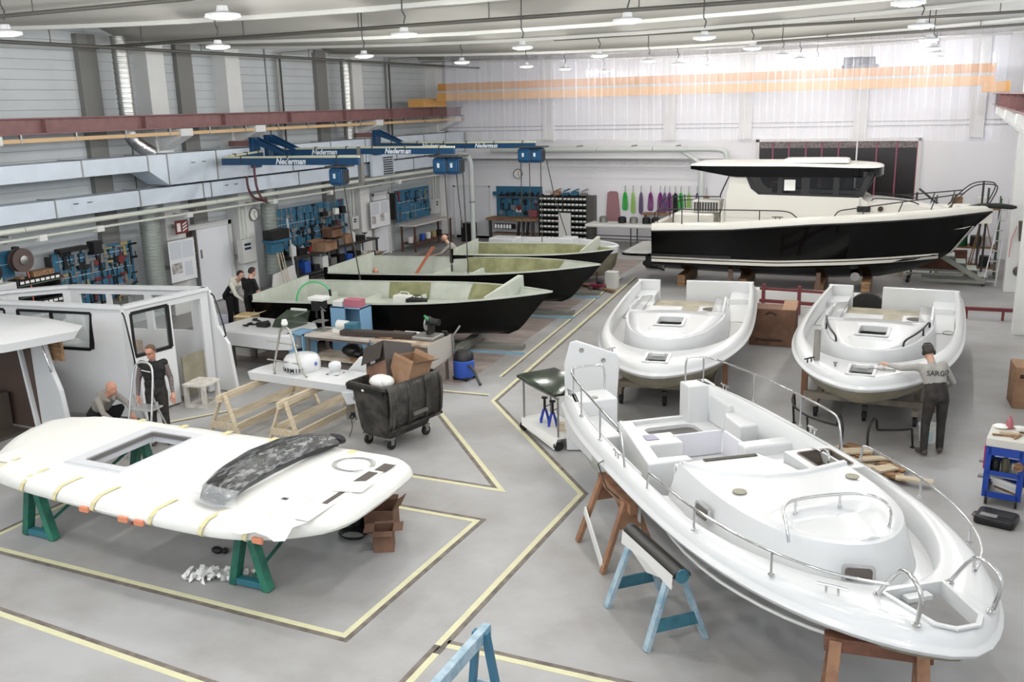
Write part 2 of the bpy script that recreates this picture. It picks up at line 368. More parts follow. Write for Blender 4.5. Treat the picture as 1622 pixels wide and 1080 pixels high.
# sprinkler pipes under the ceiling
PIPE = mat('dark_pipe', '5d5b56', 0.5, 0.3)
def cpipe(nm, p, q, r, lab, step):
    t = thing(nm, lab, 'pipe', tuple((Vector(p) + Vector(q)) / 2))
    MB().cyl(p, q, r, n=10).build('pipe_run', PIPE, t, smooth=40)
    P, Q = Vector(p), Vector(q); n = int((Q - P).length / step)
    for i in range(n):
        a = P.lerp(Q, (i + 0.5) / n); MB().cyl(a, a + Vector((0, 0, 0.42)), 0.012, n=6).build('hanger', PIPE, t)
cpipe('ceiling_pipe', (-19.4, 11.5, 7.07), (2.2, 11.5, 7.09), 0.035, 'dark ceiling pipe crossing the hall over the cabin shell', 3.4)
cpipe('ceiling_pipe', (-19.2, 17.4, 7.02), (2.2, 17.4, 7.06), 0.04, 'dark ceiling pipe crossing the hall over the white-jacketed man', 3.0)
cpipe('ceiling_pipe', (-10, 24.4, 7.08), (2.2, 24.4, 7.12), 0.035, 'dark ceiling pipe crossing the hall above the rounded white deck moulds', 3.0)
cpipe('ceiling_pipe', (-17.5, 8, 6.9), (-17.5, 34.8, 6.88), 0.04, 'long dark ceiling pipe running beside the grey panelled wall', 4.0)
cpipe('ceiling_pipe', (-5.2, 27.5, 6.9), (2.2, 27.5, 7.05), 0.035, 'dark ceiling pipe just before the strip curtain', 2.6)
# floor marking lines: a pale yellow tape beside a dark one
YEL = mat('yellow_tape', 'd6d3ae', 0.6, var=0.08, scale=5); DTAPE = mat('dark_tape', '5d564f', 0.7, col2='7d756c', scale=6)
def tape(pts, dark=1, w=0.075, wd=0.06):
    for m, off, ww, z in ((YEL, 0, w, 0.004), (DTAPE, dark * (w / 2 + wd / 2), wd, 0.0045)):
        P = [Vector((p[0], p[1])) for p in pts]; Ls = []; Rs = []
        for i, p in enumerate(P):
            d0 = (P[i] - P[i - 1]).normalized() if i else None; d1 = (P[i + 1] - P[i]).normalized() if i < len(P) - 1 else None
            d = ((d0 or d1) + (d1 or d0)).normalized(); n = Vector((d.y, -d.x)); k = 1.0
            if d0 and d1: k = 1 / max(0.3, n.dot(Vector((d0.y, -d0.x))))
            Ls.append(p + n * k * (off - ww / 2)); Rs.append(p + n * k * (off + ww / 2))
        b = MB()
        for i in range(len(P) - 1): b.prism([Ls[i], Rs[i], Rs[i + 1], Ls[i + 1]], 0.0, z)
        o = struct('floor_marking', b, m)
tape([(-4.38, 3.0), (-4.38, 7.44)], -1)
tape([(-4.44, 7.3), (-4.44, 11.62), (-7.53, 15.07), (-8.9, 28.2)], 1)
tape([(-4.37, 7.47), (-1.0, 7.55)], -1)
tape([(-8.1, 14.1), (-5.54, 11.31), (-7.7, 11.3)], 1)
tape([(-7.0, 10.25), (-5.42, 10.26), (-5.45, 7.22), (-11.2, 7.21), (-11.2, 9.6)], -1)
tape([(-4.9, 5.9), (-10.4, 6.15)], 1)
tape([(-12.6, 11.75), (-11.55, 13.4), (-10.9, 15.0)], 1)
tape([(-8.1, 16.6), (-9.3, 28.0)], 1, 0.06, 0.04)
tape([(-9.1, 15.3), (-7.75, 15.4)], 1)
# ---------------------------------------------------------------- boats
OLIVE = mat('raw_fibreglass', '98917f', 0.5, col2='7f7a66', scale=2.0, bump=0.05)
OLIVE2 = mat('green_fibreglass', '98976f', 0.55, col2='7b7c55', scale=2.5, bump=0.08, bscale=90)
INNER = mat('pale_fibreglass', 'c4c8bd', 0.5, col2='b3b8ab', scale=1.5)
HULLB = mat('black_gelcoat', '040404', 0.1, spec=0.22)
HULLM = mat('black_film', '060606', 0.25, spec=0.2)
TINT = mat('tinted_glass', '16181a', 0.05, spec=0.6)
FLOORGREY = mat('grey_gelcoat', '9a9a92', 0.4)
def interp(T, x):
    if x <= T[0][0]: return T[0][1]
    for (a, b), (c, d) in zip(T[:-1], T[1:]):
        if x <= c: return b + (d - b) * (x - a) / (c - a)
    return T[-1][1]
def resample(P, n):
    P = [Vector(p) for p in P]; L = [0]
    for a, b in zip(P[:-1], P[1:]): L.append(L[-1] + (b - a).length)
    out = []; j = 0
    for i in range(n):
        t = L[-1] * i / (n - 1)
        while j < len(L) - 2 and L[j + 1] < t: j += 1
        k = (t - L[j]) / max(1e-9, L[j + 1] - L[j]); out.append(P[j].lerp(P[j + 1], k))
    return out
def outline(H, n=81):
    """half-breadth table to a closed-bow planform, one side round the bow to the other"""
    P = [(s, -b, 0) for s, b in H] + [(s, b, 0) for s, b in reversed(H[:-1])]
    return resample(smoothpath(P, 3), n)
def normals_in(P):
    out = []
    for i in range(len(P)):
        t = (P[min(i + 1, len(P) - 1)] - P[max(i - 1, 0)]).normalized(); out.append(Vector((-t.y, t.x, 0)))
    return out
def cap_grid(b, rings, dome=0.0):
    b.loft(rings, closed=False, cap0=False, cap1=False)
def rim(H, HQ, zf, prof, drop, inward=0.04):
    """one moulded rim: flange, rounded bulwark, flat top to the inner line HQ, then a drop"""
    P = outline(H); Q = outline(HQ); N = normals_in(P); NQ = normals_in(Q); rings = []
    for d, z in prof: rings.append([p + n * d + Vector((0, 0, zf + z)) for p, n in zip(P, N)])
    zt = zf + prof[-1][1]
    rings.append([q - n * 0.02 + Vector((0, 0, zt)) for q, n in zip(Q, NQ)])
    rings.append([q + n * 0.02 + Vector((0, 0, zt - 0.03)) for q, n in zip(Q, NQ)])
    rings.append([q + n * inward + Vector((0, 0, zt - drop)) for q, n in zip(Q, NQ)])
    return P, Q, NQ, rings
def hole_plate(b, x0, x1, y0, y1, hx0, hx1, hy0, hy1, z, th, r=0.08):
    """a flat plate with a rounded rectangular hole, its edge turned down"""
    n = 4; inner = rrect(hx0, hx1, hy0, hy1, r, n); outer = []
    for i, (x, y) in enumerate(inner):
        q = i // (n + 1); outer.append(((x1, y0), (x1, y1), (x0, y1), (x0, y0))[q])
    I = [(x, y, z) for x, y in inner]; O = [(x, y, z) for x, y in outer]; D = [(x, y, z - th) for x, y in inner]; OD = [(x, y, z - th) for x, y in outer]
    b.loft([OD, O, I, D], closed=True, cap0=False, cap1=False)
def rail_run(name, parent, pts, bases, r=0.014, m=None, foot=0.03, it=2):
    m = m or CHROME
    o = MB().tube(smoothpath(pts, it), r, 8).build(name, m, parent, smooth=60)
    for p, q in bases:
        b = MB(); b.tube([p, q], r * 0.9, 8); b.cyl(p, (p[0], p[1], p[2] + 0.012), foot, n=10); b.build('stanchion', m, parent, smooth=40)
    return o
def cleat(parent, c, a, L=0.22, m=None):
    m = m or CHROME
    d = Vector((math.cos(a), math.sin(a), 0)); c = Vector(c); b = MB()
    b.tube([c - d * L / 2 + Vector((0, 0, .07)), c + Vector((0, 0, .075)), c + d * L / 2 + Vector((0, 0, .07))], 0.013, 7)
    for s in (-1, 1): b.cyl(c + d * s * L * .2, c + d * s * L * .2 + Vector((0, 0, .07)), 0.012, n=7)
    b.build('cleat', m, parent, smooth=50)
PROF = [(0.02, -0.02), (0.0, 0.0), (-0.015, 0.03), (0.0, 0.055), (0.02, 0.065), (0.03, 0.09), (0.05, 0.14), (0.085, 0.18), (0.13, 0.2), (0.17, 0.205)]

# ---- the large deck moulding nearest the viewer
fg = thing('deck_moulding', 'large white deck moulding with chrome rails lying on brown and blue sawhorses', 'boat', (-3.81, 12.73, 0), -0.8826, local=True)
ORG[fg.name] = Matrix.Identity(4)
H = [(-0.45, 1.18), (0.3, 1.32), (1.0, 1.40), (2.0, 1.44), (3.2, 1.45), (4.0, 1.42), (4.7, 1.33), (5.3, 1.18), (5.8, 0.98), (6.2, 0.74), (6.5, 0.48), (6.70, 0.22), (6.78, 0)]
HQ = [(-0.45, 1.02), (0.3, 1.16), (1.0, 1.23), (2.0, 1.27), (3.2, 1.28), (4.0, 1.24), (4.6, 1.12), (5.1, 0.93), (5.5, 0.68), (5.75, 0.42), (5.86, 0.18), (5.88, 0)]
ZF = 1.03
P, Q, NQ, rings = rim(H, HQ, ZF, PROF, 0.27)
b = MB(); b.loft(rings, closed=False, cap0=False, cap1=False)
ZT = ZF + 0.205
# cut the locker opening by leaving the plate open there and framing it: foredeck locker well
o = b.build('bulwark', GEL, fg, smooth=50)
cut = MB(); cut.prism([(5.97, -0.29), (6.52, -0.20), (6.62, -0.09), (6.62, 0.09), (6.52, 0.20), (5.97, 0.29)], 0.9, 1.6)
def boolean(o, cutter):
    me = cutter.mesh('cutter', GEL, None, None); c = bpy.data.objects.new('cutter', me); COL.objects.link(c); c.matrix_world = o.parent.matrix_basis if o.parent else Matrix.Identity(4)
    md = o.modifiers.new('cut', 'BOOLEAN'); md.operation = 'DIFFERENCE'; md.object = c; md.solver = 'FAST'
    bpy.context.view_layer.update(); dg = bpy.context.evaluated_depsgraph_get()
    nm = bpy.data.meshes.new_from_object(o.evaluated_get(dg)); o.modifiers.remove(md); old = o.data; o.data = nm; nm.name = old.name
    bpy.data.objects.remove(c)
boolean(o, cut)
lip = MB(); pl = [(5.93, -0.33), (6.54, -0.24), (6.66, -0.11), (6.66, 0.11), (6.54, 0.24), (5.93, 0.33)]; pi_ = [(5.97, -0.29), (6.52, -0.20), (6.62, -0.09), (6.62, 0.09), (6.52, 0.20), (5.97, 0.29)]
lip.loft([[(x, y, ZT + 0.001) for x, y in pl], [(x, y, ZT + 0.02) for x, y in pl], [(x, y, ZT + 0.02) for x, y in pi_], [(x, y, ZT - 0.12) for x, y in pi_]], cap0=False, cap1=False)
lip.span(5.99, 6.08, -0.12, 0.12, ZT - 0.07, ZT - 0.03); lip.build('anchor_locker_rim', GEL, fg)
# side decks and cockpit sole
b = MB(); fz = ZT - 0.27
T = [(2.9, 0.95), (3.6, 0.98), (4.3, 0.95), (4.9, 0.84), (5.25, 0.62), (5.45, 0.34), (5.52, 0.12), (5.53, 0)]
TP = outline(T)
i0 = next(i for i, p in enumerate(Q) if p.x > 2.7); i1 = len(Q) - 1 - i0
qs = resample(Q[i0:i1 + 1], 81)
nq = normals_in(qs)
b.loft([[q + n * 0.04 + Vector((0, 0, fz)) for q, n in zip(qs, nq)], [t + Vector((0, 0, fz - 0.01)) for t in TP]], closed=False, cap0=False, cap1=False)
b.build('side_deck', GEL, fg, smooth=40)
# cabin trunk
TT = [(3.0, 0.86), (3.6, 0.89), (4.25, 0.86), (4.8, 0.74), (5.12, 0.54), (5.33, 0.3), (5.40, 0.1), (5.41, 0)]
TTP = outline(T); 
b = MB(); Tt = outline(TT)
tz = 1.40
ring1 = [p + Vector((0, 0, fz - 0.02)) for p in TP]; ring2 = [p.lerp(q, 0.9) + Vector((0, 0, tz - 0.05)) for p, q in zip(TP, Tt)]; ring3 = [q + Vector((0, 0, tz - 0.01)) for q in Tt]
mid = Vector((0, 0, 0)); Tn = normals_in(Tt); ring4 = [q + n * 0.05 + Vector((0, 0, tz)) for q, n in zip(Tt, Tn)]
b.loft([ring1, ring2, ring3, ring4], closed=False, cap0=False, cap1=False)
# top: bridging near and far halves of ring4, row by row, with a dished seat in front
n = len(ring4); half = n // 2
LIPX = [(-0.86, 3.08), (-0.6, 3.48), (-0.18, 3.76), (0.25, 3.80), (0.62, 3.70), (0.88, 3.62)]
rows = []
for i in range(half + 1):
    a, c = ring4[i], ring4[n - 1 - i]; row = []
    for k in range(13):
        p = a.lerp(c, k / 12); p.x = max(p.x, interp(LIPX, p.y))
        dish = 0.0
        sm = lambda v: max(0.0, min(1.0, v)) ** 2 * (3 - 2 * max(0.0, min(1.0, v)))
        dish = -0.075 * sm((p.x - 4.55) / .14) * sm((5.36 - p.x) / .14) * sm((0.56 - max(0, p.x - 4.8) * .45 - abs(p.y + .06)) / .14)
        row.append(p + Vector((0, 0, 0.035 * math.sin(PI * k / 12) + dish)))
    rows.append(row)
b.loft(rows, closed=False, cap0=False, cap1=False)
b.build('cabin_trunk', GEL, fg, smooth=35)
b = MB(); b.loft([[(x, -0.86 * w, tz - 0.55 * k) for x, w in ((3.0, 1), (3.35, 0.8), (3.75, 0.3), (3.75, -0.3), (3.35, -0.8), (3.0, -1))] for k in (0, 1)], closed=False, cap0=False, cap1=False)
# raised windscreen base lip along the after edge of the trunk
b = MB(); ln = [(x, y) for y, x in LIPX]
b.loft([[(x + dx, y, tz + dz + 0.035 * math.cos(y * 1.7)) for x, y in ln] for dx, dz in ((-0.03, -0.30), (-0.03, 0.03), (0.03, 0.03), (0.05, -0.01))], closed=False, cap0=False, cap1=False)
b.build('windscreen_base', GEL, fg, smooth=40)
b = MB(); b.prism([(2.86, -0.86), (3.1, -0.86), (3.48, -0.6), (3.76, -0.18), (3.80, 0.25), (3.74, 0.42), (3.3, 0.36), (2.86, 0.2)], 1.28, 1.33); b.build('dash_top', GEL, fg, bevel=0.015)
b = MB(); b.bar((2.9, -0.5, 1.335), (2.93, 0.16, 1.335), 0.06, 0.02); b.build('dark_slot', mat('dark_gap', '4b483f', 0.7), fg)
b = MB(); b.span(2.86, 2.9, -0.86, 0.2, 0.7, 1.28); b.build('dash_front', GEL, fg)
b = MB(); b.cyl((3.38, -0.60, 1.335), (3.5, -0.50, 1.335), 0.04, n=10); b.build('demister_slot', mat('dark_gap', '4b483f', 0.7), fg)
for sx, sy in ((4.02, -0.64), (4.02, 0.70)):
    MB().lathe([(0.075, 0), (0.075, 0.008), (0.0, 0.008)], (sx, sy, tz + 0.022), 18).build('deck_vent', mat('vent_grille', '8d8a76', 0.5), fg, smooth=40)
gl = mat('portlight_glass', '5d5550', 0.08)
for c, a, nm in (((3.86, -0.965, 1.17), -PI / 2 + 0.03, 'portlight'), ((5.50, -0.22, 1.17), -0.45, 'portlight')):
    M = Matrix.Translation(c) @ Matrix.Rotation(a, 4, 'Z') @ Matrix.Rotation(-0.1, 4, 'Y')
    fr = MB(M); o_ = rrect(-0.15, 0.15, -0.085, 0.085, 0.04); fr.ext([(0.0, x, y) for x, y in o_], (0.03, 0, 0)); f_ = fr.build(nm, CHROME, fg)
    g_ = MB(M); i_ = rrect(-0.12, 0.12, -0.06, 0.06, 0.03); g_.ext([(0.031, x, y) for x, y in i_], (0.005, 0, 0)); g_.build('pane', gl, f_)
rail_run('seat_rail', fg, [(5.13, -0.72, tz - .02), (5.08, -0.72, tz + .14), (4.68, -0.55, tz + .15), (4.6, -0.2, tz + .15), (4.68, 0.42, tz + .15), (5.02, 0.46, tz + .14), (5.2, 0.30, tz + .02)], [((4.62, -0.35, tz), (4.62, -0.35, tz + .14)), ((4.62, 0.15, tz), (4.62, 0.15, tz + .14))], 0.016, foot=0.02)
# cockpit liner
b = MB(); zs = 0.66
hole_plate(b, -0.32, 1.15, -0.62, 1.16, -0.12, 0.42, -0.02, 0.78, zs, 0.06, 0.12)
b.span(-0.36, -0.29, -0.62, 0.74, zs - 0.08, zs + 0.06)
b.span(1.15, 2.8, -0.62, 1.0, zs - 0.05, zs - 0.01)
b.build('cockpit_sole', GEL, fg, bevel=0.01)
b = MB()
for sg in (-1, 1):
    pts = [p for p in Q if (p.y * sg > 0 and p.x < 2.95)]
    pts.sort(key=lambda p: p.x)
    b.loft([[p + Vector((0, -sg * (.02 + k * 0.0), z)) for p in pts] for k, z in ((0, ZT), (1, zs - 0.05))], closed=False, cap0=False, cap1=False)
b.build('liner_wall', GEL, fg, smooth=40, solid=0.02)
b = MB()
b.span(-0.45, 0.05, -1.14, -0.48, zs + 0.0, ZT + 0.0); b.build('quarter_block', GEL, fg, bevel=0.02)
b = MB(); b.span(-0.45, -0.12, 0.72, 1.16, zs - 0.05, ZT); b.build('quarter_block', GEL, fg, bevel=0.02)
MB().lathe([(0.06, 0), (0.06, 0.012), (0.045, 0.014), (0, 0.014)], (0.02 - 0.1, -0.8, ZT), 14).build('filler_cap', STEEL, fg)
b = MB(); b.span(-0.1, 0.95, -1.2, -0.75, zs, 1.0); b.build('side_locker', GEL, fg, bevel=0.02)
b = MB(); b.span(0.1, 0.75, -0.74, -0.5, 0.75, 0.76); b.build('drain_slot', mat('dark_gap', '4b483f', 0.7), fg)
b = MB(); b.prism([(0.88, -0.78), (2.5, -1.02), (2.5, -0.45), (2.34, -0.45), (2.32, -0.82), (0.98, -0.62)], zs, 1.2); b.build('seat_coaming', GEL, fg, bevel=0.02)
b = MB(); b.span(0.95, 1.38, -0.66, -0.05, zs, 0.98); b.build('seat_box', GEL, fg, bevel=0.02)
b = MB(); b.span(1.0, 1.2, -0.5, -0.32, 0.985, 0.99); lb = b.build('paper_label', mat('lilac_paper', 'a7a2b4', 0.7), fg)
b = MB(); b.span(1.13, 1.17, -0.1, 0.62, zs, 1.0); b.build('cross_bulkhead', mat('lilac_white', 'd8d7de', 0.4), fg, bevel=0.01)
b = MB(); b.span(1.2, 1.7, 0.62, 0.66, zs, 1.0); b.span(1.2, 1.72, 0.66, 1.1, zs, zs + 0.01); b.build('footwell_panel', mat('lilac_white', 'd8d7de', 0.4), fg)
b = MB(); b.span(1.25, 1.7, 0.66, 1.05, zs + 0.012, zs + 0.02); b.build('grey_sole', FLOORGREY, fg)
b = MB(); b.span(-0.12, 0.5, 1.05, 1.22, zs, 1.1); b.build('side_locker', GEL, fg, bevel=0.03)
b = MB(); b.prism([(0.5, 1.0), (0.62, 0.95), (1.12, 0.92), (1.12, 1.28), (0.5, 1.25)], zs, 1.0); b.span(1.72, 1.95, 0.55, 1.25, zs, 1.03); b.build('side_bench', GEL, fg, bevel=0.03)
b = MB(); b.span(1.8, 2.35, 0.72, 1.25, zs, 0.88); lk = b.build('galley_locker', GEL, fg, bevel=0.02)
b = MB(); b.span(2.352, 2.362, 0.85, 1.15, 0.68, 0.86); b.span(2.362, 2.37, 0.88, 1.12, 0.70, 0.84); b.build('locker_door', mat('varnished_mahogany', '8a4d32', 0.35, col2='6d3a25', scale=4, stretch=(1, 8, 8)), lk)
b = MB(); b.span(2.55, 3.05, 0.45, 1.2, zs, 1.08); b.build('lower_galley_unit', GEL, fg, bevel=0.02)
sk = MB(); hole_plate(sk, 3.05, 3.72, 0.48, 1.06, 3.13, 3.62, 0.58, 0.98, tz - 0.02, 0.02, 0.05); sk.span(3.05, 3.72, 0.46, 0.48, 0.8, tz - 0.02); sk.span(3.03, 3.05, 0.46, 1.06, 0.8, tz - 0.02); so = sk.build('galley_top', GEL, fg)
sb = MB(); sb.loft([[(x, y, z) for x, y in rrect(3.13 + e, 3.62 - e, 0.58 + e, 0.98 - e, 0.05)] for e, z in ((-0.02, tz - 0.012), (0.0, tz - 0.014), (0.03, tz - 0.16))], cap0=False); sb.build('sink', mat('brushed_sink', '8a8178', 0.25, 0.9), so, smooth=40)
MB().tube(smoothpath([(3.55, 0.72, tz - .02), (3.55, 0.72, tz + .1), (3.42, 0.74, tz + .12), (3.34, 0.75, tz + .06)]), 0.014, 7).build('tap', CHROME, so, smooth=60)
# white fittings: rails, cleats
zr = ZT
rail_run('stern_rail', fg, [(-0.4, -0.52, zr), (-0.4, -0.52, zr + .36), (-0.38, -0.6, zr + .4), (-0.36, -1.02, zr + .41), (-0.1, -1.16, zr + .41), (0.8, -1.25, zr + .41), (1.6, -1.31, zr + .41), (2.35, -1.35, zr + .41), (2.5, -1.36, zr + .37), (2.58, -1.36, zr)],
         [((-0.36, -1.02, zr), (-0.36, -1.02, zr + .4)), ((0.65, -1.24, zr), (0.65, -1.24, zr + .4)), ((1.6, -1.31, zr), (1.6, -1.31, zr + .4))])
rail_run('stern_rail', fg, [(-0.38, 0.78, zr), (-0.38, 0.78, zr + .36), (-0.36, 0.85, zr + .4), (-0.2, 1.1, zr + .41), (0.8, 1.27, zr + .41), (1.8, 1.33, zr + .41), (2.6, 1.35, zr + .41), (2.78, 1.35, zr + .36), (2.86, 1.35, zr)],
         [((-0.3, 1.04, zr), (-0.3, 1.04, zr + .4)), ((0.82, 1.27, zr), (0.82, 1.27, zr + .4)), ((1.95, 1.33, zr), (1.95, 1.33, zr + .4))])
def fore_rail(sg):
    tab = [(3.3, 1.35), (3.9, 1.34), (4.4, 1.30), (5.0, 1.18), (5.45, 1.02), (5.85, 0.8), (6.1, 0.55), (6.2, 0.42)]
    pts = [(3.24, sg * 1.35, zr), (3.26, sg * 1.35, zr + .17)] + [(s, sg * w, zr + (.22 if i else .21)) for i, (s, w) in enumerate(tab)]
    rail_run('fore_rail', fg, pts, [((s, sg * w, zr), (s, sg * w, zr + .21)) for s, w in ((4.35, 1.31), (5.4, 1.05))])
fore_rail(-1); fore_rail(1)
for sg in (-1, 1):
    rail_run('pulpit_hoop', fg, [(5.98, sg * 0.36, zr), (6.2, sg * 0.36, zr + .34), (6.32, sg * 0.36, zr + .4), (6.5, sg * 0.38, zr + .36), (6.55, sg * 0.38, zr + .26), (6.49, sg * 0.36, zr)], [], 0.02)
    for sx in (5.98, 6.49): MB().lathe([(0.04, 0), (0.04, 0.012), (0.022, 0.025), (0, 0.025)], (sx, sg * 0.36, zr), 12).build('rail_foot', CHROME, fg, smooth=40)
    cleat(fg, (5.85, sg * 0.72, zr), sg * -0.75, 0.26); cleat(fg, (2.25, sg * 1.33, zr), 0.05, 0.2)
cleat(fg, (0.2, 1.15, zr), 0.1, 0.2); cleat(fg, (-0.3, -1.1, zr), 0.1, 0.16)
# raw underside of the flange and the liner tub below
b = MB(); N = normals_in(P)
b.loft([[p + n * d + Vector((0, 0, z)) for p, n in zip(P, N)] for d, z in ((0.03, ZF - 0.01), (0.06, ZF - 0.03), (0.15, 0.94), (0.17, 0.90))], closed=False, cap0=False, cap1=False)
b.build('raw_underside', OLIVE, fg, smooth=40)
b = MB(); b.tube([(1.9, -1.30, 1.10), (2.1, -1.52, 1.12), (2.35, -1.5, 0.9), (2.6, -1.3, 0.72), (2.55, -1.15, 0.75)], 0.008, 6); b.build('loose_cable', BLACK, fg)
b = MB(); b.tube(smoothpath([(2.9, -1.22, 0.92), (4.2, -1.28, 0.80), (5.4, -1.0, 0.82), (6.2, -0.5, 0.86)]), 0.018, 6); b.build('rubbing_strip', MATT, fg)

# ---- two smaller deck mouldings on wheeled carts
H2 = [(0.0, 1.42), (1.0, 1.47), (2.5, 1.49), (4.0, 1.47), (5.0, 1.39), (5.8, 1.24), (6.5, 1.02), (7.0, 0.78), (7.35, 0.48), (7.55, 0.22), (7.62, 0)]
HQ2 = [(0.0, 1.30), (1.0, 1.34), (2.5, 1.36), (4.0, 1.32), (5.0, 1.20), (5.7, 1.00), (6.2, 0.72), (6.48, 0.42), (6.58, 0.16), (6.60, 0)]
def small_mould(label, S, a, rails):
    t = thing('deck_moulding', label, 'boat', (S[0], S[1], 0), a, local=True, group='rounded white deck mouldings on carts'); zf = 1.02
    P, Q, NQ, rings = rim(H2, HQ2, zf, PROF, 0.36)
    b = MB(); b.loft(rings, closed=False, cap0=False, cap1=False); o = b.build('bulwark', GEL, t, smooth=50)
    c = MB(); c.span(6.84, 7.36, -0.17, 0.17, 0.9, 1.5); boolean(o, c)
    zt = zf + 0.205; fz = zt - 0.36
    lip = MB(); O = rrect(6.79, 7.41, -0.22, 0.22, 0.03, 2); I = rrect(6.84, 7.36, -0.17, 0.17, 0.03, 2)
    lip.loft([[(x, y, zt + 0.001) for x, y in O], [(x, y, zt + 0.018) for x, y in O], [(x, y, zt + 0.018) for x, y in I], [(x, y, zt - 0.1) for x, y in I]], cap0=False, cap1=False); lip.build('anchor_locker_rim', GEL, t)
    MB().span(6.84, 6.9, -0.1, 0.1, zt - 0.02, zt + 0.03).build('locker_hinge', MATT, t)
    # side decks
    T = [(2.6, 0.98), (3.6, 1.01), (4.3, 1.01), (5.0, 0.91), (5.6, 0.76), (6.0, 0.60), (6.26, 0.38), (6.40, 0.14), (6.42, 0)]
    TP = outline(T); i0 = next(i for i, p in enumerate(Q) if p.x > 2.5); qs = resample(Q[i0:len(Q) - i0], 81); nq = normals_in(qs)
    b = MB(); b.loft([[q + n * 0.04 + Vector((0, 0, fz)) for q, n in zip(qs, nq)], [p + Vector((0, 0, fz - 0.01)) for p in TP]], closed=False, cap0=False, cap1=False)
    b.span(0.02, 2.6, -1.3, -0.85, fz - 0.03, fz); b.span(0.02, 2.6, 0.85, 1.3, fz - 0.03, fz); b.build('side_deck', GEL, t, smooth=40)
    # trunk with a hatch opening
    tz = 1.42; TT = [(2.6, 0.93), (3.6, 0.96), (4.3, 0.96), (5.0, 0.86), (5.6, 0.71), (5.96, 0.56), (6.2, 0.36), (6.33, 0.13), (6.35, 0)]
    Tt = outline(TT); Tn = normals_in(Tt)
    b = MB(); b.loft([[p + Vector((0, 0, fz - 0.02)) for p in TP], [p.lerp(q, 0.9) + Vector((0, 0, tz - 0.09)) for p, q in zip(TP, Tt)], [q + Vector((0, 0, tz - 0.06)) for q in Tt], [q + n * 0.05 + Vector((0, 0, tz - 0.055)) for q, n in zip(Tt, Tn)]], closed=False, cap0=False, cap1=False)
    def half(x): return max(0.02, interp([(s, w) for s, w in TT], x) - 0.05)
    xs = [2.6, 3.4, 4.2, 4.5, 4.87, 5.5, 5.6, 5.64, 5.85, 6.04, 6.08, 6.2, 6.31]; fr = [-1, -0.75, -0.56, -0.53, -0.36, -0.3, 0, 0.3, 0.36, 0.53, 0.56, 0.75, 1]
    vs = []; fs = []
    for x in xs:
        for f in fr:
            y = f * half(x) if x < 4.6 else f * half(4.6) * (half(x) / half(4.6))
            dish = -0.04 if (5.62 < x < 6.05 and abs(f) < 0.54) else 0
            vs.append((x, y, tz - 0.055 + 0.06 * (1 - f * f) * min(1, (6.4 - x) / 1.0) + dish))
    m = len(fr)
    for i in range(len(xs) - 1):
        for j in range(m - 1):
            if 4.87 <= xs[i] < 5.5 and -0.30 <= fr[j] < 0.30 - 1e-6: continue
            if xs[i] < 4.15 and (abs(fr[j] + fr[j + 1]) < 1.6): continue
            fs.append((i * m + j, i * m + j + 1, (i + 1) * m + j + 1, (i + 1) * m + j))
    b.add(vs, fs); tr = b.build('cabin_trunk', GEL, t, smooth=35, solid=0.025)
    hw = half(5.2) * 0.30
    b = MB(); O = rrect(4.82, 5.55, -hw - .05, hw + .05, 0.05, 3); I = rrect(4.87, 5.5, -hw, hw, 0.05, 3); z = tz + 0.0
    b.loft([[(x, y, z) for x, y in O], [(x, y, z + 0.02) for x, y in O], [(x, y, z + 0.02) for x, y in I], [(x, y, z - 0.08) for x, y in I]], cap0=False, cap1=False); b.build('hatch_frame', GEL, t)
    # sunken cockpit with console and shelf
    b = MB(); b.span(4.17, 4.21, -0.9, 0.9, 0.8, tz - 0.02); b.build('dash_bulkhead', GEL, t, bevel=0.01)
    for sg in (-1, 1): MB().ext([(1.6, sg * .93, .6), (4.2, sg * .93, .6), (4.2, sg * .93, tz + .06), (3.3, sg * .93, tz + (.12 if sg > 0 else .02)), (2.7, sg * .93, 1.0), (1.6, sg * .93, .9)], (0, -sg * .05, 0)).build('cockpit_side', GEL, t, bevel=0.015)
    b = MB(); b.span(0.06, 4.17, -0.88, 0.88, 0.58, 0.62); b.build('cockpit_sole', FLOORGREY, t)
    b = MB(); b.span(3.35, 4.1, -0.88, 0.05, tz - 0.14, tz - 0.10); b.build('chart_shelf', GEL, t, bevel=0.01)
    b = MB(); b.span(3.25, 4.16, 0.38, 0.88, 0.62, tz - 0.10); cn = b.build('helm_console', GEL, t, bevel=0.02)
    dk = mat('dark_opening', '4d4a40', 0.7)
    b = MB(); b.lathe([(0.17, 0), (0.17, 0.006), (0, 0.006)], (3.55, 0.63, tz - 0.10), 20); b.build('gauge_opening', dk, cn)
    b = MB(); b.prism(rrect(3.8, 4.08, 0.45, 0.78, 0.03, 2), tz - 0.10, tz - 0.094); b.build('instrument_opening', dk, cn)
    # stern: transom halves either side of a gate, quarter seats
    for y0, y1 in ((-1.36, -0.82), (-0.2, 1.36)):
        MB().span(-0.03, 0.06, y0, y1, 0.6, zt + 0.02).build('transom', GEL, t, bevel=0.02)
    for y0, y1 in ((-1.3, -0.85), (0.85, 1.3)): MB().span(0.06, 0.8, y0, y1, 0.62, 1.0).build('quarter_seat', GEL, t, bevel=0.03)
    # raw fibreglass lower band and floor tub
    N = normals_in(P); b = MB()
    b.loft([[p + n * d + Vector((0, 0, z)) for p, n in zip(P, N)] for d, z in ((0.03, zf - 0.01), (0.05, zf - 0.03), (0.2, 0.80), (0.24, 0.77), (0.6, 0.76))], closed=False, cap0=False, cap1=False); b.build('raw_underside', OLIVE, t, smooth=40)
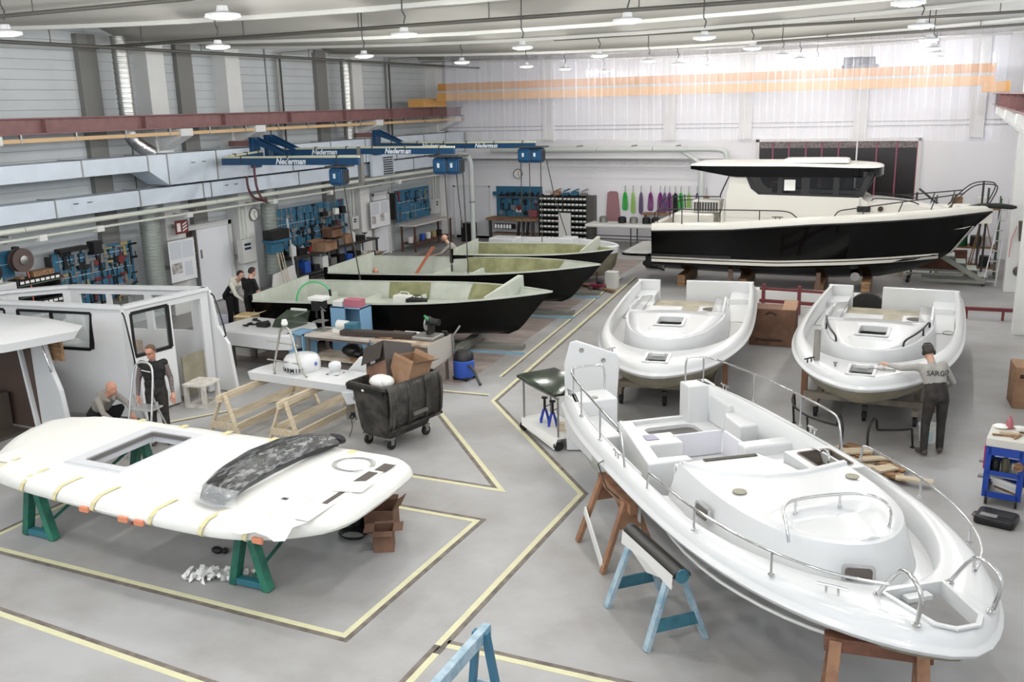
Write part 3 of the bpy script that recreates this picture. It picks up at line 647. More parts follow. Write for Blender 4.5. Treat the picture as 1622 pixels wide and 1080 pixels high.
    b = MB(); b.loft([[(0.3, -w, z), (L, -w, z), (L + 0.3, -w * .5, z), (L + 0.3, w * .5, z), (L, w, z), (0.3, w, z)] for w, L, z in ((0.95, 5.9, 0.8), (0.8, 5.5, 0.46))]); b.build('floor_tub', mat('tub_fibreglass', 'aba48f', 0.5, col2='948d78', scale=3), t)
    for y in (-0.45, 0.25): MB().span(5.86, 6.02, y - 0.2, y + 0.25, 0.62, 0.72).build('foam_pad', mat('cream_foam', 'd2cab0', 0.8), t)
    cleat(t, (6.9, -0.82, zt), -0.6, 0.22, BLACK if rails else CHROME)
    if rails:
        cleat(t, (6.9, 0.82, zt), 0.6, 0.22, BLACK)
        for sg in (-1, 1):
            pts = [(4.35, sg * 0.88, tz - .06), (4.37, sg * 0.88, tz + .07), (5.0, sg * 0.8, tz + .07), (5.5, sg * .68, tz + .06), (5.88, sg * 0.54, tz + .04), (5.9, sg * 0.53, tz - .06)]
            rail_run('grab_rail', t, pts, [((5.0, sg * 0.8, tz - .06), (5.0, sg * 0.8, tz + .07))], 0.018, BLACK, 0.025)
    return t
small_mould('rounded white deck moulding without rails, beside the pale floor strip', (-5.36, 21.75), math.atan2(14.31 - 21.9, -4.18 + 5.38), False)
small_mould('rounded white deck moulding with black grab rails, a man in grey shirt leaning on it', (-1.0, 22.2), math.atan2(-8.0, -0.05), True)
def cart(loc, rz, label):
    t = thing('mould_cart', label, 'cart', (loc[0], loc[1], 0), rz, local=True, group='wheeled carts under the deck mouldings')
    fm = mat('cart_timber', '8f8577', 0.6, var=0.3, scale=4)
    for y in (-0.8, 0.8): MB().span(0.2, 6.2, y - 0.05, y + 0.05, 0.26, 0.36).build('side_beam', fm, t)
    for x in (0.4, 2.2, 4.1, 6.0): MB().span(x - 0.05, x + 0.05, -1.0, 1.0, 0.36, 0.46).build('cross_beam', fm, t)
    for x in (5.6, 0.5):
        for y in (-1.05, 1.05): MB().span(x - 0.05, x + 0.05, y - 0.05, y + 0.05, 0.20, 0.78).build('post', mat('cart_post', '7e5a44', 0.6), t); MB().span(x - 0.04, x + 0.04, min(y, y * .7), max(y, y * .7), 0.28, 0.36).build('outrigger', fm, t)
    for x in (0.7, 5.9):
        for y in (-0.8, 0.8, ) if x < 5 else (-0.8, 0.0, 0.8):
            w = MB(); w.cyl((x, y - 0.03, 0.09), (x, y + 0.03, 0.09), 0.09, n=14); wh = w.build('caster_wheel', RUBBER, t, smooth=40)
            f = MB(); f.span(x - 0.04, x + 0.04, y - 0.045, y + 0.045, 0.19, 0.27); f.span(x - 0.02, x + 0.02, y - 0.045, y - 0.035, 0.08, 0.2); f.span(x - 0.02, x + 0.02, y + 0.035, y + 0.045, 0.08, 0.2); f.build('caster_fork', DGREY, wh)
    return t
cart((-5.36, 21.75), math.atan2(-7.59, 1.2), 'timber wheeled cart under the white deck moulding without rails')
cart((-1.0, 22.2), math.atan2(-8.0, -0.05), 'timber wheeled cart under the white deck moulding with black grab rails')

# ---- three open black hulls
def open_hull(label, S, a, L, bm, zs0, zs1, zb, patches, seed):
    t = thing('open_hull', label, 'boat', (S[0], S[1], 0), a, local=True, group='open black hulls without decks')
    rnd = random.Random(seed)
    def stat(u, inner=0.0):
        """one section at u in 0..1: sheer to keel, half; the stem rakes forward"""
        w = bm * (1.0 if u < 0.45 else (1 - ((u - 0.45) / 0.55) ** 2.3)); w = max(w, 0.012)
        zs = zs0 + (zs1 - zs0) * u ** 1.8; out = []
        for k in range(9):
            v = k / 8     # 0 sheer, 1 keel
            if v < 0.7: bw = w * (1 - 0.13 * (v / 0.7) - 0.25 * u * (v / 0.7) ** 1.3); z = zs + (zb + 0.25 - zs) * v / 0.7
            else: q = (v - 0.7) / 0.3; bw = w * (0.87 - 0.25 * u) * (1 - q); z = zb + 0.25 + (-0.25 + 0.12 * u) * q
            x = u * L - max(0, u - 0.55) / 0.45 * 1.05 * v ** 0.9
            out.append(Vector((x, max(0, bw - inner), z + inner * (1 if k else 0.0))))
        return out
    us = [0, .08, .16, .25, .35, .45, .55, .64, .72, .8, .86, .91, .95, .975, .99, 1.0]
    def ring(u, inner=0): s = stat(u, inner); return [Vector((p.x, -p.y, p.z)) for p in s] + [Vector((p.x, p.y, p.z)) for p in reversed(s[:-1])]
    b = MB(); b.loft([ring(u) for u in us], closed=False, cap0=False, cap1=False); b.build('shell', HULLM, t, smooth=50)
    b = MB(); b.loft([ring(u, 0.03) for u in us[:-2]], closed=False, cap0=False, cap1=False); b.build('inner_skin', OLIVE2 if patches == 'green' else INNER, t, smooth=50)
    # moulded edge all round
    e = MB()
    for sg in (-1, 1):
        e.loft([[Vector((stat(u)[0].x, sg * (stat(u)[0].y + d), stat(u)[0].z + z)) for d, z in ((0.012, -0.02), (0.012, 0.015), (-0.05, 0.015), (-0.05, -0.02))] for u in us], closed=True)
    e.build('edge_flange', INNER, t)
    s0 = stat(0)
    tr = MB(); pts = [(0.03, -p.y, p.z) for p in s0] + [(0.03, p.y, p.z) for p in reversed(s0[:-1])]; pts = [(0, -s0[0].y, s0[0].z + 0.13)] + pts + [(0, s0[0].y, s0[0].z + 0.13)]
    tr.ext([(0, y, z) for x, y, z in pts], (0.05, 0, 0)); tr.build('transom', [INNER], t)
    for sg in (-1, 1): MB().span(-0.03, 0.06, sg * s0[0].y - 0.03, sg * s0[0].y + 0.03, s0[0].z - 0.25, s0[0].z + 0.15).build('transom_post', HULLM, t)
    if patches == 'mixed':
        for u0, u1 in ((0.34, 0.50), (0.67, 0.86)):
            m = MB(); m.loft([[Vector((p.x, p.y - 0.025, p.z)) for p in stat(u0 + (u1 - u0) * i / 6, 0.03)[0:6]] for i in range(7)], closed=False, cap0=False, cap1=False); m.build('core_patch', OLIVE2, t, smooth=60)
    if patches == 'half':
        m = MB(); m.loft([[Vector((p.x, p.y - 0.025, p.z)) for p in stat(0.42 + 0.42 * i / 9, 0.03)[0:6]] for i in range(10)], closed=False, cap0=False, cap1=False); m.build('core_patch', OLIVE2, t, smooth=60)
    lin_ = MB(); lin_.loft([[(x, -w, z), (x, w, z)] for x, w, z in ((0.6 if patches != 'half' else 2.4, bm * .78, zb + .62), (L * .55, bm * .78, zb + .62), (L * .78, bm * .5, zb + .68))], closed=False, cap0=False, cap1=False)
    for x in ((1.0, 2.2, 3.4) if patches != 'half' else (2.6, 3.6)): lin_.span(x - 0.04, x + 0.04, -bm * .7, bm * .7, zb + .55, zb + .78)
    lin_.build('stringers', INNER, t)
    if patches != 'half':
        st = stat(0.84); bh = MB(); w = st[0].y - 0.02; z = st[0].z
        bh.ext([(0.80 * L, -w, z - 0.02), (0.80 * L, -w, z + 0.02), (0.86 * L, w * 0.75, z + 0.3), (0.87 * L, w * .9, z + 0.28), (0.87 * L, w, z - 0.1), (0.84 * L, 0, z - 0.6)], (0.03, 0, 0)); bh.build('bulkhead_panel', INNER, t)
    cr = MB(); cr.span(0.5, L * .9, -0.12, 0.12, 0, 0.1)
    for x in (0.8, L * .45, L * .72): cr.span(x - 0.1, x + 0.1, -0.9, 0.9, 0.1, zb + 0.02)
    t2 = thing('hull_cradle', 'low cradle under the ' + label.split(',')[0], 'cradle', (S[0], S[1], 0), a, local=True)
    cr.build('bearers', mat('cradle_grey', '77776f', 0.7), t2)
    bl = MB(); bl.span(L * .55, L * .92, -0.5, -0.44, 0, 0.05); bl.build('blue_channel', mat('pale_blue_steel', '7fa3b5', 0.5), t2)
    return t
open_hull('open black hull with green patches, nearest the workbenches', (-14.65, 17.95), math.radians(8), 6.85, 1.36, 1.18, 1.36, 0.22, 'mixed', 1)
open_hull('open black hull, middle one of the three, with a man working in it', (-15.2, 21.75), math.radians(7), 7.2, 1.45, 1.18, 1.36, 0.22, 'half', 2)
open_hull('small open black hull with an olive inside, beyond the other two', (-13.05, 24.6), math.radians(8.5), 4.55, 1.2, 1.3, 1.36, 0.22, 'green', 3)
# white shell behind them, seen over the small hull
t = thing('white_liner', 'low white boat liner over olive lower shell, beyond the olive hull', 'boat', (-13.75, 27.2, 0), 0.03, local=True)
HW = [(0, 1.0), (1.5, 1.15), (3.0, 1.1), (4.0, 0.75), (4.5, 0.35), (4.65, 0)]
Pw = outline(HW, 61); Nw = normals_in(Pw)
b = MB(); b.loft([[p + n * d + Vector((0, 0, z)) for p, n in zip(Pw, Nw)] for d, z in ((0, 0.92), (0, 1.12), (0.06, 1.16), (0.12, 1.14), (0.15, 0.8), (0.5, 0.78))], closed=False, cap0=False, cap1=False); b.build('bulwark', GEL, t, smooth=50)
b = MB(); b.loft([[p + n * d + Vector((0, 0, z)) for p, n in zip(Pw, Nw)] for d, z in ((0.03, 0.92), (0.12, 0.5), (0.35, 0.2))], closed=False, cap0=False); b.build('lower_shell', OLIVE, t, smooth=50)
for x0, x1, y0, y1, z in ((0.1, 1.0, 0.2, 0.9, 1.2), (1.3, 2.3, -0.6, 0.7, 1.05), (2.6, 3.1, 0.0, 0.6, 1.3)): MB().span(x0, x1, y0, y1, 0.8, z).build('seat_mould', GEL, t, bevel=0.03)

# ---- the finished motor boat
mbz = thing('motor_boat', 'finished black-hulled motor boat with cream wheelhouse by the dark folding door', 'boat', (-7.97, 28.1, 0), math.radians(2.0), local=True)
ZS = [(0, 1.70), (2.3, 1.80), (4.5, 2.0), (6, 2.09), (7.6, 2.18), (9.05, 2.3)]
BS = [(0, 1.42), (2, 1.5), (4, 1.52), (5.5, 1.45), (6.6, 1.22), (7.6, 0.85), (8.4, 0.42), (9.05, 0.03)]
ZK = [(0, 0.36), (3, 0.30), (5, 0.30), (6.3, 0.40), (7.1, 0.6), (7.9, 0.98), (8.3, 1.33), (8.65, 1.88), (9.05, 2.28)]
ZC = [(0, 0.72), (3, 0.74), (5, 0.80), (6.5, 0.92), (7.5, 1.06), (8.0, 1.18), (8.3, 1.40), (8.65, 1.92), (9.05, 2.29)]
BC = [(0, 1.34), (2, 1.40), (4, 1.36), (5.5, 1.16), (6.6, 0.78), (7.4, 0.40), (8.0, 0.12), (8.3, 0.03), (9.05, 0.02)]
def hw(x, z):
    zk, zc, zs = interp(ZK, x), interp(ZC, x), interp(ZS, x); bc, bs = interp(BC, x), interp(BS, x)
    if z <= zk: return 0.0
    if z <= zc: return bc * ((z - zk) / max(1e-3, zc - zk)) ** 0.8
    return bc + (bs - bc) * ((z - zc) / max(1e-3, zs - zc)) ** (1.0 if x < 4 else 1.25)
XS = [0.3 * i for i in range(30)] + [8.85, 9.05]
def hring(x, lev):
    zk, zc, zs = interp(ZK, x), interp(ZC, x), interp(ZS, x); zz = []
    for v in lev: zz.append(zk + (zc - zk) * v if v <= 1 else zc + (zs - zc) * (v - 1))
    h = [(x, hw(x, z), z) for z in zz]
    return [(x, -y, z) for x, y, z in reversed(h)] + [(x, y, z) for x, y, z in h[1:]]
b = MB(); b.loft([hring(x, (0, .25, .5, .75, 1, 1.2, 1.4, 1.6, 1.8, 2.0)) for x in XS], closed=False, cap0=True, cap1=False); b.build('hull', HULLB, mbz, smooth=40)
CREAM = mat('cream_stripe', 'e4e0d4', 0.3)
for za, zb_ in ((0.77, 0.855), (0.885, 0.935)):
    for sg in (-1, 1):
        b = MB(); b.loft([[(x, sg * (hw(x, za + d) + 0.006), za + d), (x, sg * (hw(x, zb_ + d) + 0.006), zb_ + d)] for x in XS for d in (0.02 + max(0, x - 3.5) * 0.045,) if interp(ZK, x) < za + d - 0.03], closed=False, cap0=False, cap1=False); b.build('waterline_stripe', CREAM, mbz)
b = MB()
for sg in (-1, 1): b.loft([[(x, sg * (interp(BS, x) + d), interp(ZS, x) + z) for d, z in ((0.01, -0.03), (0.03, -0.015), (0.03, 0.01), (0.0, 0.02))] for x in XS], closed=False, cap0=False, cap1=False)
b.build('rubbing_strake', BLACK, mbz)
b = MB()
for sg in (-1, 1): b.loft([[(x, sg * max(0.0, interp(BS, x) + d), interp(ZS, x) + z * (1 if x < 8.5 else 0.8)) for d, z in ((0.0, 0.005), (0.0, 0.12), (-0.04, 0.2), (-0.10, 0.225), (-0.2, 0.22), (-0.23, 0.0), (-0.24, -0.4))] for x in XS], closed=False, cap0=False, cap1=False)
b.span(0.0, 0.2, -1.36, 1.36, 1.3, 1.92); b.build('bulwark', GEL2, mbz, smooth=45)
b = MB(); b.loft([[(x, -interp(BS, x) + 0.1, z), (x, interp(BS, x) - 0.1, z)] for x in XS[:30] for z in (1.45 if x < 2.0 else interp(ZS, x) + (0.0 if x < 6 else 0.15),)], closed=False, cap0=False, cap1=False); b.build('deck', GEL2, mbz)
# coachroof ahead of the windscreen
b = MB(); b.loft([[(x, -w, z0), (x, -w * .92, z1), (x, -w * .5, z1 + .06), (x, w * .5, z1 + .06), (x, w * .92, z1), (x, w, z0)] for x, w, z0, z1 in ((5.4, 1.08, 2.0, 2.62), (6.2, 1.0, 2.1, 2.58), (7.0, 0.78, 2.15, 2.5), (7.7, 0.45, 2.2, 2.38), (8.1, 0.25, 2.2, 2.24))], closed=False, cap0=True, cap1=True); b.build('coachroof', GEL2, mbz, smooth=40)
# wheelhouse
CX0, CX1, CW = 1.85, 5.75, 1.1
b = MB()
for sg in (-1, 1):
    y = sg * CW
    b.ext([(1.9, y, 1.45), (1.92, y, 2.1), (2.1, y, 2.68), (2.22, y, 3.36), (2.6, y, 3.38), (2.78, y, 2.95), (3.0, y, 2.78), (5.72, y, 2.72), (5.9, y, 2.62), (6.1, y, 2.1), (6.1, y, 1.9)], (0, -sg * 0.05, 0))
b.span(2.05, 2.1, -CW, CW, 1.45, 2.7)
b.span(5.7, 5.76, -CW, CW, 2.0, 2.74); b.build('wheelhouse_side', GEL2, mbz)
for sg in (-1, 1):
    pil = MB()
    y = sg * (CW - 0.01)
    pil.ext([(2.6, y, 3.42), (2.66, y, 3.3), (5.98, y, 3.28), (6.06, y, 3.42)], (0, -sg * 0.05, 0))
    pil.ext([(2.98, y, 2.84), (3.0, y, 2.77), (5.76, y, 2.71), (5.78, y, 2.78)], (0, -sg * 0.05, 0))
    pil.ext([(2.6, y, 3.4), (2.80, y, 2.92), (2.98, y, 2.77), (3.06, y, 2.8), (2.88, y, 2.98), (2.7, y, 3.4)], (0, -sg * 0.05, 0))
    for xa, xb in ((3.52, 3.66), (4.16, 4.38), (5.0, 5.16)): pil.span(xa, xb, y - 0.025 - sg * .02, y + 0.025 - sg * .02, 2.74, 3.4)
    pil.ext([(5.62, y, 2.72), (5.78, y, 2.72), (6.06, y, 3.42), (5.86, y, 3.42)], (0, -sg * 0.05, 0))
    pil.build('window_frame', BLACK, mbz)
CG = mat_clear('cabin_glass', '20262a', 0.35, 0.03, 0.6)
for sg in (-1, 1):
    y = sg * (CW - 0.04)
    for xa, xb, ta, tb in ((2.9, 3.55, 2.7, 3.55), (3.64, 4.2, 3.64, 4.2), (4.36, 5.04, 4.36, 5.04), (5.14, 5.66, 5.14, 5.9)):
        MB().ext([(xa, y, 2.78), (xb, y, 2.76), (tb, y, 3.32), (ta, y, 3.32)], (0, 0.008, 0)).build('side_window', CG, mbz)
for k, (y0, y1) in enumerate(((-1.0, -0.36), (-0.32, 0.32), (0.36, 1.0))):
    MB().ext([(5.78, y0, 2.74), (5.78, y1, 2.74), (6.1, y1, 3.36), (6.1, y0, 3.36)], (0.008, 0, 0)).build('windscreen_pane', mat_clear('windscreen_glass', 'b8c4c8', 0.25, 0.03, 0.7), mbz)
b = MB(); b.span(2.1, 5.6, -0.9, 0.9, 2.1, 2.12); b.span(4.6, 5.5, -0.9, -0.2, 2.1, 2.75); b.span(3.2, 3.6, 0.2, 0.9, 2.1, 3.0); b.build('interior_furniture', mat('dark_teak', '4a3428', 0.5), mbz)
b = MB(); b.span(3.7, 4.0, -CW - 0.005, -CW + 0.0, 2.9, 3.2); b.build('paper_notice', PAPER, mbz)
b = MB(); rp = [(1.02, 0.92), (1.4, 1.1), (2.5, 1.2), (4.5, 1.22), (5.7, 1.16), (6.1, 0.9), (6.24, 0.4), (6.25, 0)]
RP = outline(rp, 61); RN = normals_in(RP)
def zroof(x): return 3.585 - 0.03 * max(0, x - 4) 
def zlow(x): return 3.47 if x < 1.1 else (3.47 - 0.2 * (x - 1.1) / 1.2 if x < 2.3 else 3.27)
b.loft([[p + n * 0.02 + Vector((0, 0, zlow(p.x))) for p, n in zip(RP, RN)], [p + Vector((0, 0, zlow(p.x) + .02)) for p in RP], [p + Vector((0, 0, max(zroof(p.x) - 0.012, zlow(p.x) + .02))) for p in RP]], closed=True, cap0=False, cap1=False)
b.build('roof_band', HULLB, mbz, smooth=40)
b = MB(); top = [[p + n * d + Vector((0, 0, zroof(p.x) + z)) for p, n in zip(RP, RN)] for d, z in ((0.0, -0.012), (0.01, 0.01), (0.06, 0.035), (0.25, 0.055))]
b.loft(top, closed=True, cap0=False, cap1=True); b.loft([[p + n * 0.02 + Vector((0, 0, zlow(p.x) + .01)) for p, n in zip(RP, RN)], [p + n * 0.1 + Vector((0, 0, 3.36 if p.x > 2.3 else zlow(p.x) + 0.02)) for p, n in zip(RP, RN)]], closed=True, cap0=False, cap1=True); b.build('roof', GEL2, mbz, smooth=40)
b = MB(); b.loft([[(x, y, 3.62 + z) for x, y in rrect(3.55 + e, 5.35 - e * 2, -0.5 + e, 0.5 - e, 0.1)] for e, z in ((0, 0), (0.02, 0.09), (0.06, 0.11))]); b.build('sunroof_hatch', GEL2, mbz, smooth=40)
# deck rails in black
RB = mat('black_rail', '1a1816', 0.35)
def rl(nm, pts, bases): rail_run(nm, mbz, pts, bases, 0.016, RB, 0.028)
for sg in (-1, 1):
    w = sg * 1.36
    rl('side_rail', [(0.08, w, 1.93), (0.08, w, 2.32), (0.5, w, 2.36), (1.5, sg * 1.4, 2.36), (3.4, sg * 1.42, 2.37), (3.9, sg * 1.42, 2.36), (4.1, sg * 1.42, 2.2), (4.2, sg * 1.42, 2.1)], [((x, sg * 1.4, 1.95), (x, sg * 1.4, 2.36)) for x in (0.9, 2.0, 3.1)])
    rl('bow_rail', [(5.1, sg * 1.4, 2.25), (5.2, sg * 1.38, 2.4), (5.5, sg * 1.34, 2.44), (6.6, sg * 1.08, 2.6), (7.6, sg * 0.75, 2.72), (8.3, sg * 0.5, 2.82)], [((x, sg * (interp(BS, x) - .12), interp(ZS, x) + .2), (x + .1, sg * (interp(BS, x) - .14), zt_)) for x, zt_ in ((5.8, 2.48), (6.7, 2.62), (7.5, 2.72), (8.0, 2.78))])
    rl('pulpit_hoop', [(7.95, sg * 0.42, 2.42), (8.35, sg * 0.42, 2.9), (8.6, sg * 0.4, 3.06), (9.0, sg * 0.38, 3.06), (9.12, sg * 0.36, 2.98), (8.9, sg * 0.3, 2.45)], [])
    rl('roof_rail', [(6.0, sg * 0.8, 2.62), (6.05, sg * 0.8, 2.7), (7.0, sg * 0.68, 2.62), (7.2, sg * 0.62, 2.52)], [])
rl('cockpit_rail', [(0.12, -1.2, 1.9), (0.15, -1.0, 2.55), (0.5, -1.0, 2.7), (1.9, -1.05, 2.7)], [((0.55, -1.0, 1.9), (0.55, -1.0, 2.68)), ((1.3, -1.02, 1.9), (1.3, -1.02, 2.7))])
MB().tube(smoothpath([(1.95, -1.12, 2.68), (1.93, -1.12, 2.75), (2.2, -1.12, 3.35)]), 0.02, 7).build('grab_pole', RB, mbz, smooth=50)
for k in range(5): MB().tube([(0.12 + 0.1 * k, 0.4 + 0.1 * k, 1.92), (0.08 + 0.1 * k, 0.4 + 0.1 * k, 2.55 + .03 * (k % 3))], 0.018, 7).build('rod_holder', BLACK, mbz)
b = MB(); b.span(1.05, 1.85, -0.7, -0.1, 2.2, 2.55); b.build('aft_grille_box', GEL2, mbz, bevel=0.02); 
for k in range(9): MB().span(1.1 + k * 0.08, 1.15 + k * 0.08, -0.72, -0.7, 2.24, 2.5).build('louvre_slat', DGREY, mbz)
b = MB(); b.span(0.5, 1.7, -0.75, 0.6, 1.45, 2.18); b.build('cockpit_sofa', GEL2, mbz, bevel=0.06)
MB().span(5.65, 6.0, -1.13, -1.09, 2.34, 2.5).build('cabin_portlight', BLACK, mbz, bevel=0.03)
MB().cyl((6.25, -1.02, 2.42), (6.25, -0.9, 2.42), 0.07, n=14).build('round_portlight', mat('bronze_glass', '3b2d22', 0.2), mbz)
cleat(mbz, (3.6, -1.42, 2.12), 0, 0.3, RB); cleat(mbz, (8.25, -0.35, 2.4), 0.2, 0.22)
b = MB(); b.loft([[(x, y, 0.93) for x, y in rrect(-1.0, 0.02, -1.3, 1.3, 0.3)], [(x, y, 1.0) for x, y in rrect(-1.02, 0.02, -1.32, 1.32, 0.3)]]); b.build('swim_platform_edge', HULLB, mbz)
b = MB(); b.loft([[(x, y, 1.0) for x, y in rrect(-0.95, 0.0, -1.25, 1.25, 0.28)], [(x, y, 1.025) for x, y in rrect(-0.93, 0.0, -1.23, 1.23, 0.28)]]); b.build('swim_platform', mat('grey_deck', 'a9a9a4', 0.5), mbz)
b = MB(); b.span(0.0, 2.35, -1.47, -1.43, 0.97, 1.05); b.build('platform_rail', BLACK, mbz)
b = MB(); b.loft([[(x, y, z) for y, z in rrect(-0.16, 0.16, 0.35, 0.85, 0.12)] for x in (-0.5, 0.0)]); b.cyl((-0.5, 0, 0.5), (-0.62, 0, 0.5), 0.14, 0.05); b.build('stern_drive', DGREY, mbz, smooth=40)
MB().tube([(-0.35, -0.5, 0.42), (0.2, -0.55, 0.4)], 0.04, 8).build('trim_tab', CHROME, mbz)
b = MB(); b.loft([[(x, y, z) for y, z in rrect(-w, w, zc - h, zc + h, min(w, h) * .6)] for x, w, h, zc in ((8.45, .05, .03, 2.42), (8.75, .1, .06, 2.45), (9.2, .09, .07, 2.45), (9.5, .07, .06, 2.42), (9.62, .03, .03, 2.42))]); b.build('bow_roller', BLACK, mbz, smooth=40)
MB().bar((8.1, -0.06, 1.14), (8.62, -0.06, 1.9), 0.05, 0.05).build('stem_guard', STEEL, mbz)
MB().cyl((5.7, -0.72, 0.48), (5.7, -0.60, 0.5), 0.13, n=16).build('bow_thruster', CHROME, mbz)
cr = thing('boat_cradle', 'timber and steel blocks carrying the finished black motor boat', 'cradle', (-7.97, 28.1, 0), math.radians(2.0), local=True)
for x in (0.8, 2.6, 4.75, 6.0): MB().span(x - 0.12, x + 0.12, -0.9, 0.9, 0.0, interp(ZK, x) - 0.005).build('bearer', OLDWOOD, cr, bevel=0.01)
for x in (2.3, 4.75):
    for sg in (-1, 1): MB().span(x - 0.06, x + 0.06, sg * 1.12 - 0.05, sg * 1.12 + 0.05, 0, 0.62).build('side_post', mat('rusty_post', '6b5348', 0.6), cr)
# ---------------------------------------------------------------- ducts, pipes and tool walls along the left side
def duct(nm, label, segs, y0, y1, step, panels):
    """rectangular duct along the wall: segs = list of (y, zlow, ztop); one part per section"""
    xf, xb = segs
    t = thing(nm, label, 'duct', ((xf + xb) / 2, (y0 + y1) / 2, step['z'](y0)[0]))
    ys = step['ys']
    for a, b_ in zip(ys[:-1], ys[1:]):
        (la, ta), (lb, tb) = step['z'](a), step['z'](b_)
        m = MB(); m.loft([[(xb, a + .004, la), (xf, a + .004, la), (xf, a + .004, ta), (xb, a + .004, ta)], [(xb, b_ - .004, lb), (xf, b_ - .004, lb), (xf, b_ - .004, tb), (xb, b_ - .004, tb)]]); m.build('duct_section', GALV, t)
        f = MB(); f.span(xb - .02, xf + .02, b_ - .015, b_ + .015, lb - .02, tb + .02); f.build('duct_flange', STEEL, t)
    for (y, z) in panels:
        p = MB(); p.ext([(xf, y + u, z + v) for u, v in rrect(-.32, .32, -.13, .13, .12, 4)], (0.012, 0, 0)); pp = p.build('access_panel', GALV, t)
        for s in (-1, 1): MB().tube([(xf + .012, y + s * .2 - .06, z + .05), (xf + .04, y + s * .2 - .05, z + .05), (xf + .04, y + s * .2 + .05, z + .05), (xf + .012, y + s * .2 + .06, z + .05)], 0.01, 6).build('panel_handle', DGREY, pp)
    return t
def zup(y): return (4.03, 4.41) if y <= 17.75 else ((3.63, 4.41) if y >= 18.4 else (4.03 - 0.4 * (y - 17.75) / .65, 4.41))
duct('upper_duct', 'upper pale metal air duct along the wall, stepping deeper beside the foil elbow', (-18.3, -19.05), 8, 34.8, {'z': zup, 'ys': [8, 11, 13.4, 15.75, 17.75, 18.4, 20.2, 21.7, 23.5, 25.5, 27.5, 29.5, 31.5, 33.2, 34.8]}, [(19.5, 4.1), (21.1, 4.05)])
duct('lower_duct', 'lower slim pale metal air duct above the two white pipes', (-18.5, -19.05), 8, 34.8, {'z': lambda y: (3.16, 3.56), 'ys': [8, 10.5, 12.9, 15.05, 17.55, 19.8, 20.1, 22.0, 24.0, 26.3, 28.6, 31, 33, 34.8]}, [(15.8, 3.38), (20.9, 3.38)])
WPIPE = mat('white_pipe', 'cfd2c6', 0.4)
t = thing('wall_pipe', 'thick white pipe running along the wall under the lower duct', 'pipe', (-18.3, 21, 3.0))
for y0, y1 in ((8, 14), (14.02, 20), (20.02, 26), (26.02, 34.5)): MB().cyl((-18.3, y0, 3.03), (-18.3, y1, 3.03), 0.06, n=12).build('pipe_length', WPIPE, t, smooth=40)
for y in (9, 13.6, 19.2, 22.15, 28.5, 34): MB().bar((-19.1, y, 2.92), (-18.25, y, 2.92), 0.05, 0.04).build('bracket', STEEL, t)
t = thing('wall_pipe', 'thin white pipe with junction boxes, lowest along the tool wall', 'pipe', (-18.4, 21, 2.8))
for y0, y1 in ((8, 16), (16.02, 24), (24.02, 34.5)): MB().cyl((-18.4, y0, 2.82), (-18.4, y1, 2.82), 0.032, n=10).build('pipe_length', WPIPE, t, smooth=40)
for y in (14.5, 16.1, 19.05, 22.6, 25.5, 29.7): MB().span(-18.5, -18.34, y - .1, y + .1, 2.72, 2.86).build('junction_box', MATT, t)
for y in (9, 13.6, 19.2, 22.15, 28.5, 34): MB().bar((-19.1, y, 2.78), (-18.38, y, 2.78), 0.03, 0.03).build('bracket', STEEL, t)
# spiral ducts and foil elbows
SPIR = mat('spiral_duct_metal', 'a8a8a3', 0.3, 0.75)
DUCTG = mat('dull_spiral_metal', '9aa09a', 0.45, 0.4)
def spiral(label, x, y, z0, z1, r, pitch, elbow=False, m=SPIR):
    t = thing('spiral_duct', label, 'duct', (x, y, z0)); n = max(2, int((z1 - z0) / pitch)); b = MB(); prof = [(0, 0)]
    for i in range(n):
        h = (z1 - z0) * i / n; q = (z1 - z0) / n; prof += [(r, h), (r, h + q * .62), (r + .014, h + q * .7), (r + .014, h + q * .9)]
    prof += [(r, z1 - z0), (0, z1 - z0)]
    b.lathe(prof, (x, y, z0), 18); b.build('duct_tube', m, t, smooth=25)
    if elbow:
        pts = [(x, y, z0 + .05), (x, y + .03, z0 - .15), (x + .1, y + .25, z0 - .38), (x + .2, y + .5, z0 - .55)]
        MB().tube(smoothpath(pts), r * 0.95, 12).build('foil_elbow', mat('crumpled_foil', 'c4c4c4', 0.22, 0.95, bump=0.9, bscale=14), t, smooth=60)
    return t
spiral('tall shiny spiral duct with foil elbow rising beside the near white pillar', -18.95, 17.9, 4.98, 7.3, 0.19, 0.12, True)
spiral('tall shiny spiral duct rising to the roof by the middle white pillar', -18.95, 27.55, 4.42, 7.06, 0.17, 0.12)
spiral('fat ribbed duct standing between the blue tool board and the red sign', -18.85, 18.1, 0.35, 3.15, 0.25, 0.085, m=DUCTG)
spiral('ribbed duct standing beside the wall clock and broom rack', -18.85, 22.85, 0.55, 3.15, 0.23, 0.1, m=DUCTG)
for y, zt, lb in ((24.6, 7.1, 'thin steel conduit on the upper wall between the two white pillars'), (31.0, 7.1, 'thin steel conduit on the upper wall before the strip curtain')):
    t = thing('conduit', lb, 'pipe', (-19.45, y, 5.4)); MB().tube([(-19.45, y, 4.4), (-19.45, y, 7.0), (-19.3, y + .1, 7.15), (-18.5, y + .6, 7.2)], 0.05, 8).build('tube', mat('conduit_grey', 'a3a29c', 0.5), t, smooth=50)
    MB().tube([(-19.45, y + .15, 4.4), (-19.45, y + .15, 7.0)], 0.03, 8).build('tube', DGREY, t, smooth=50)
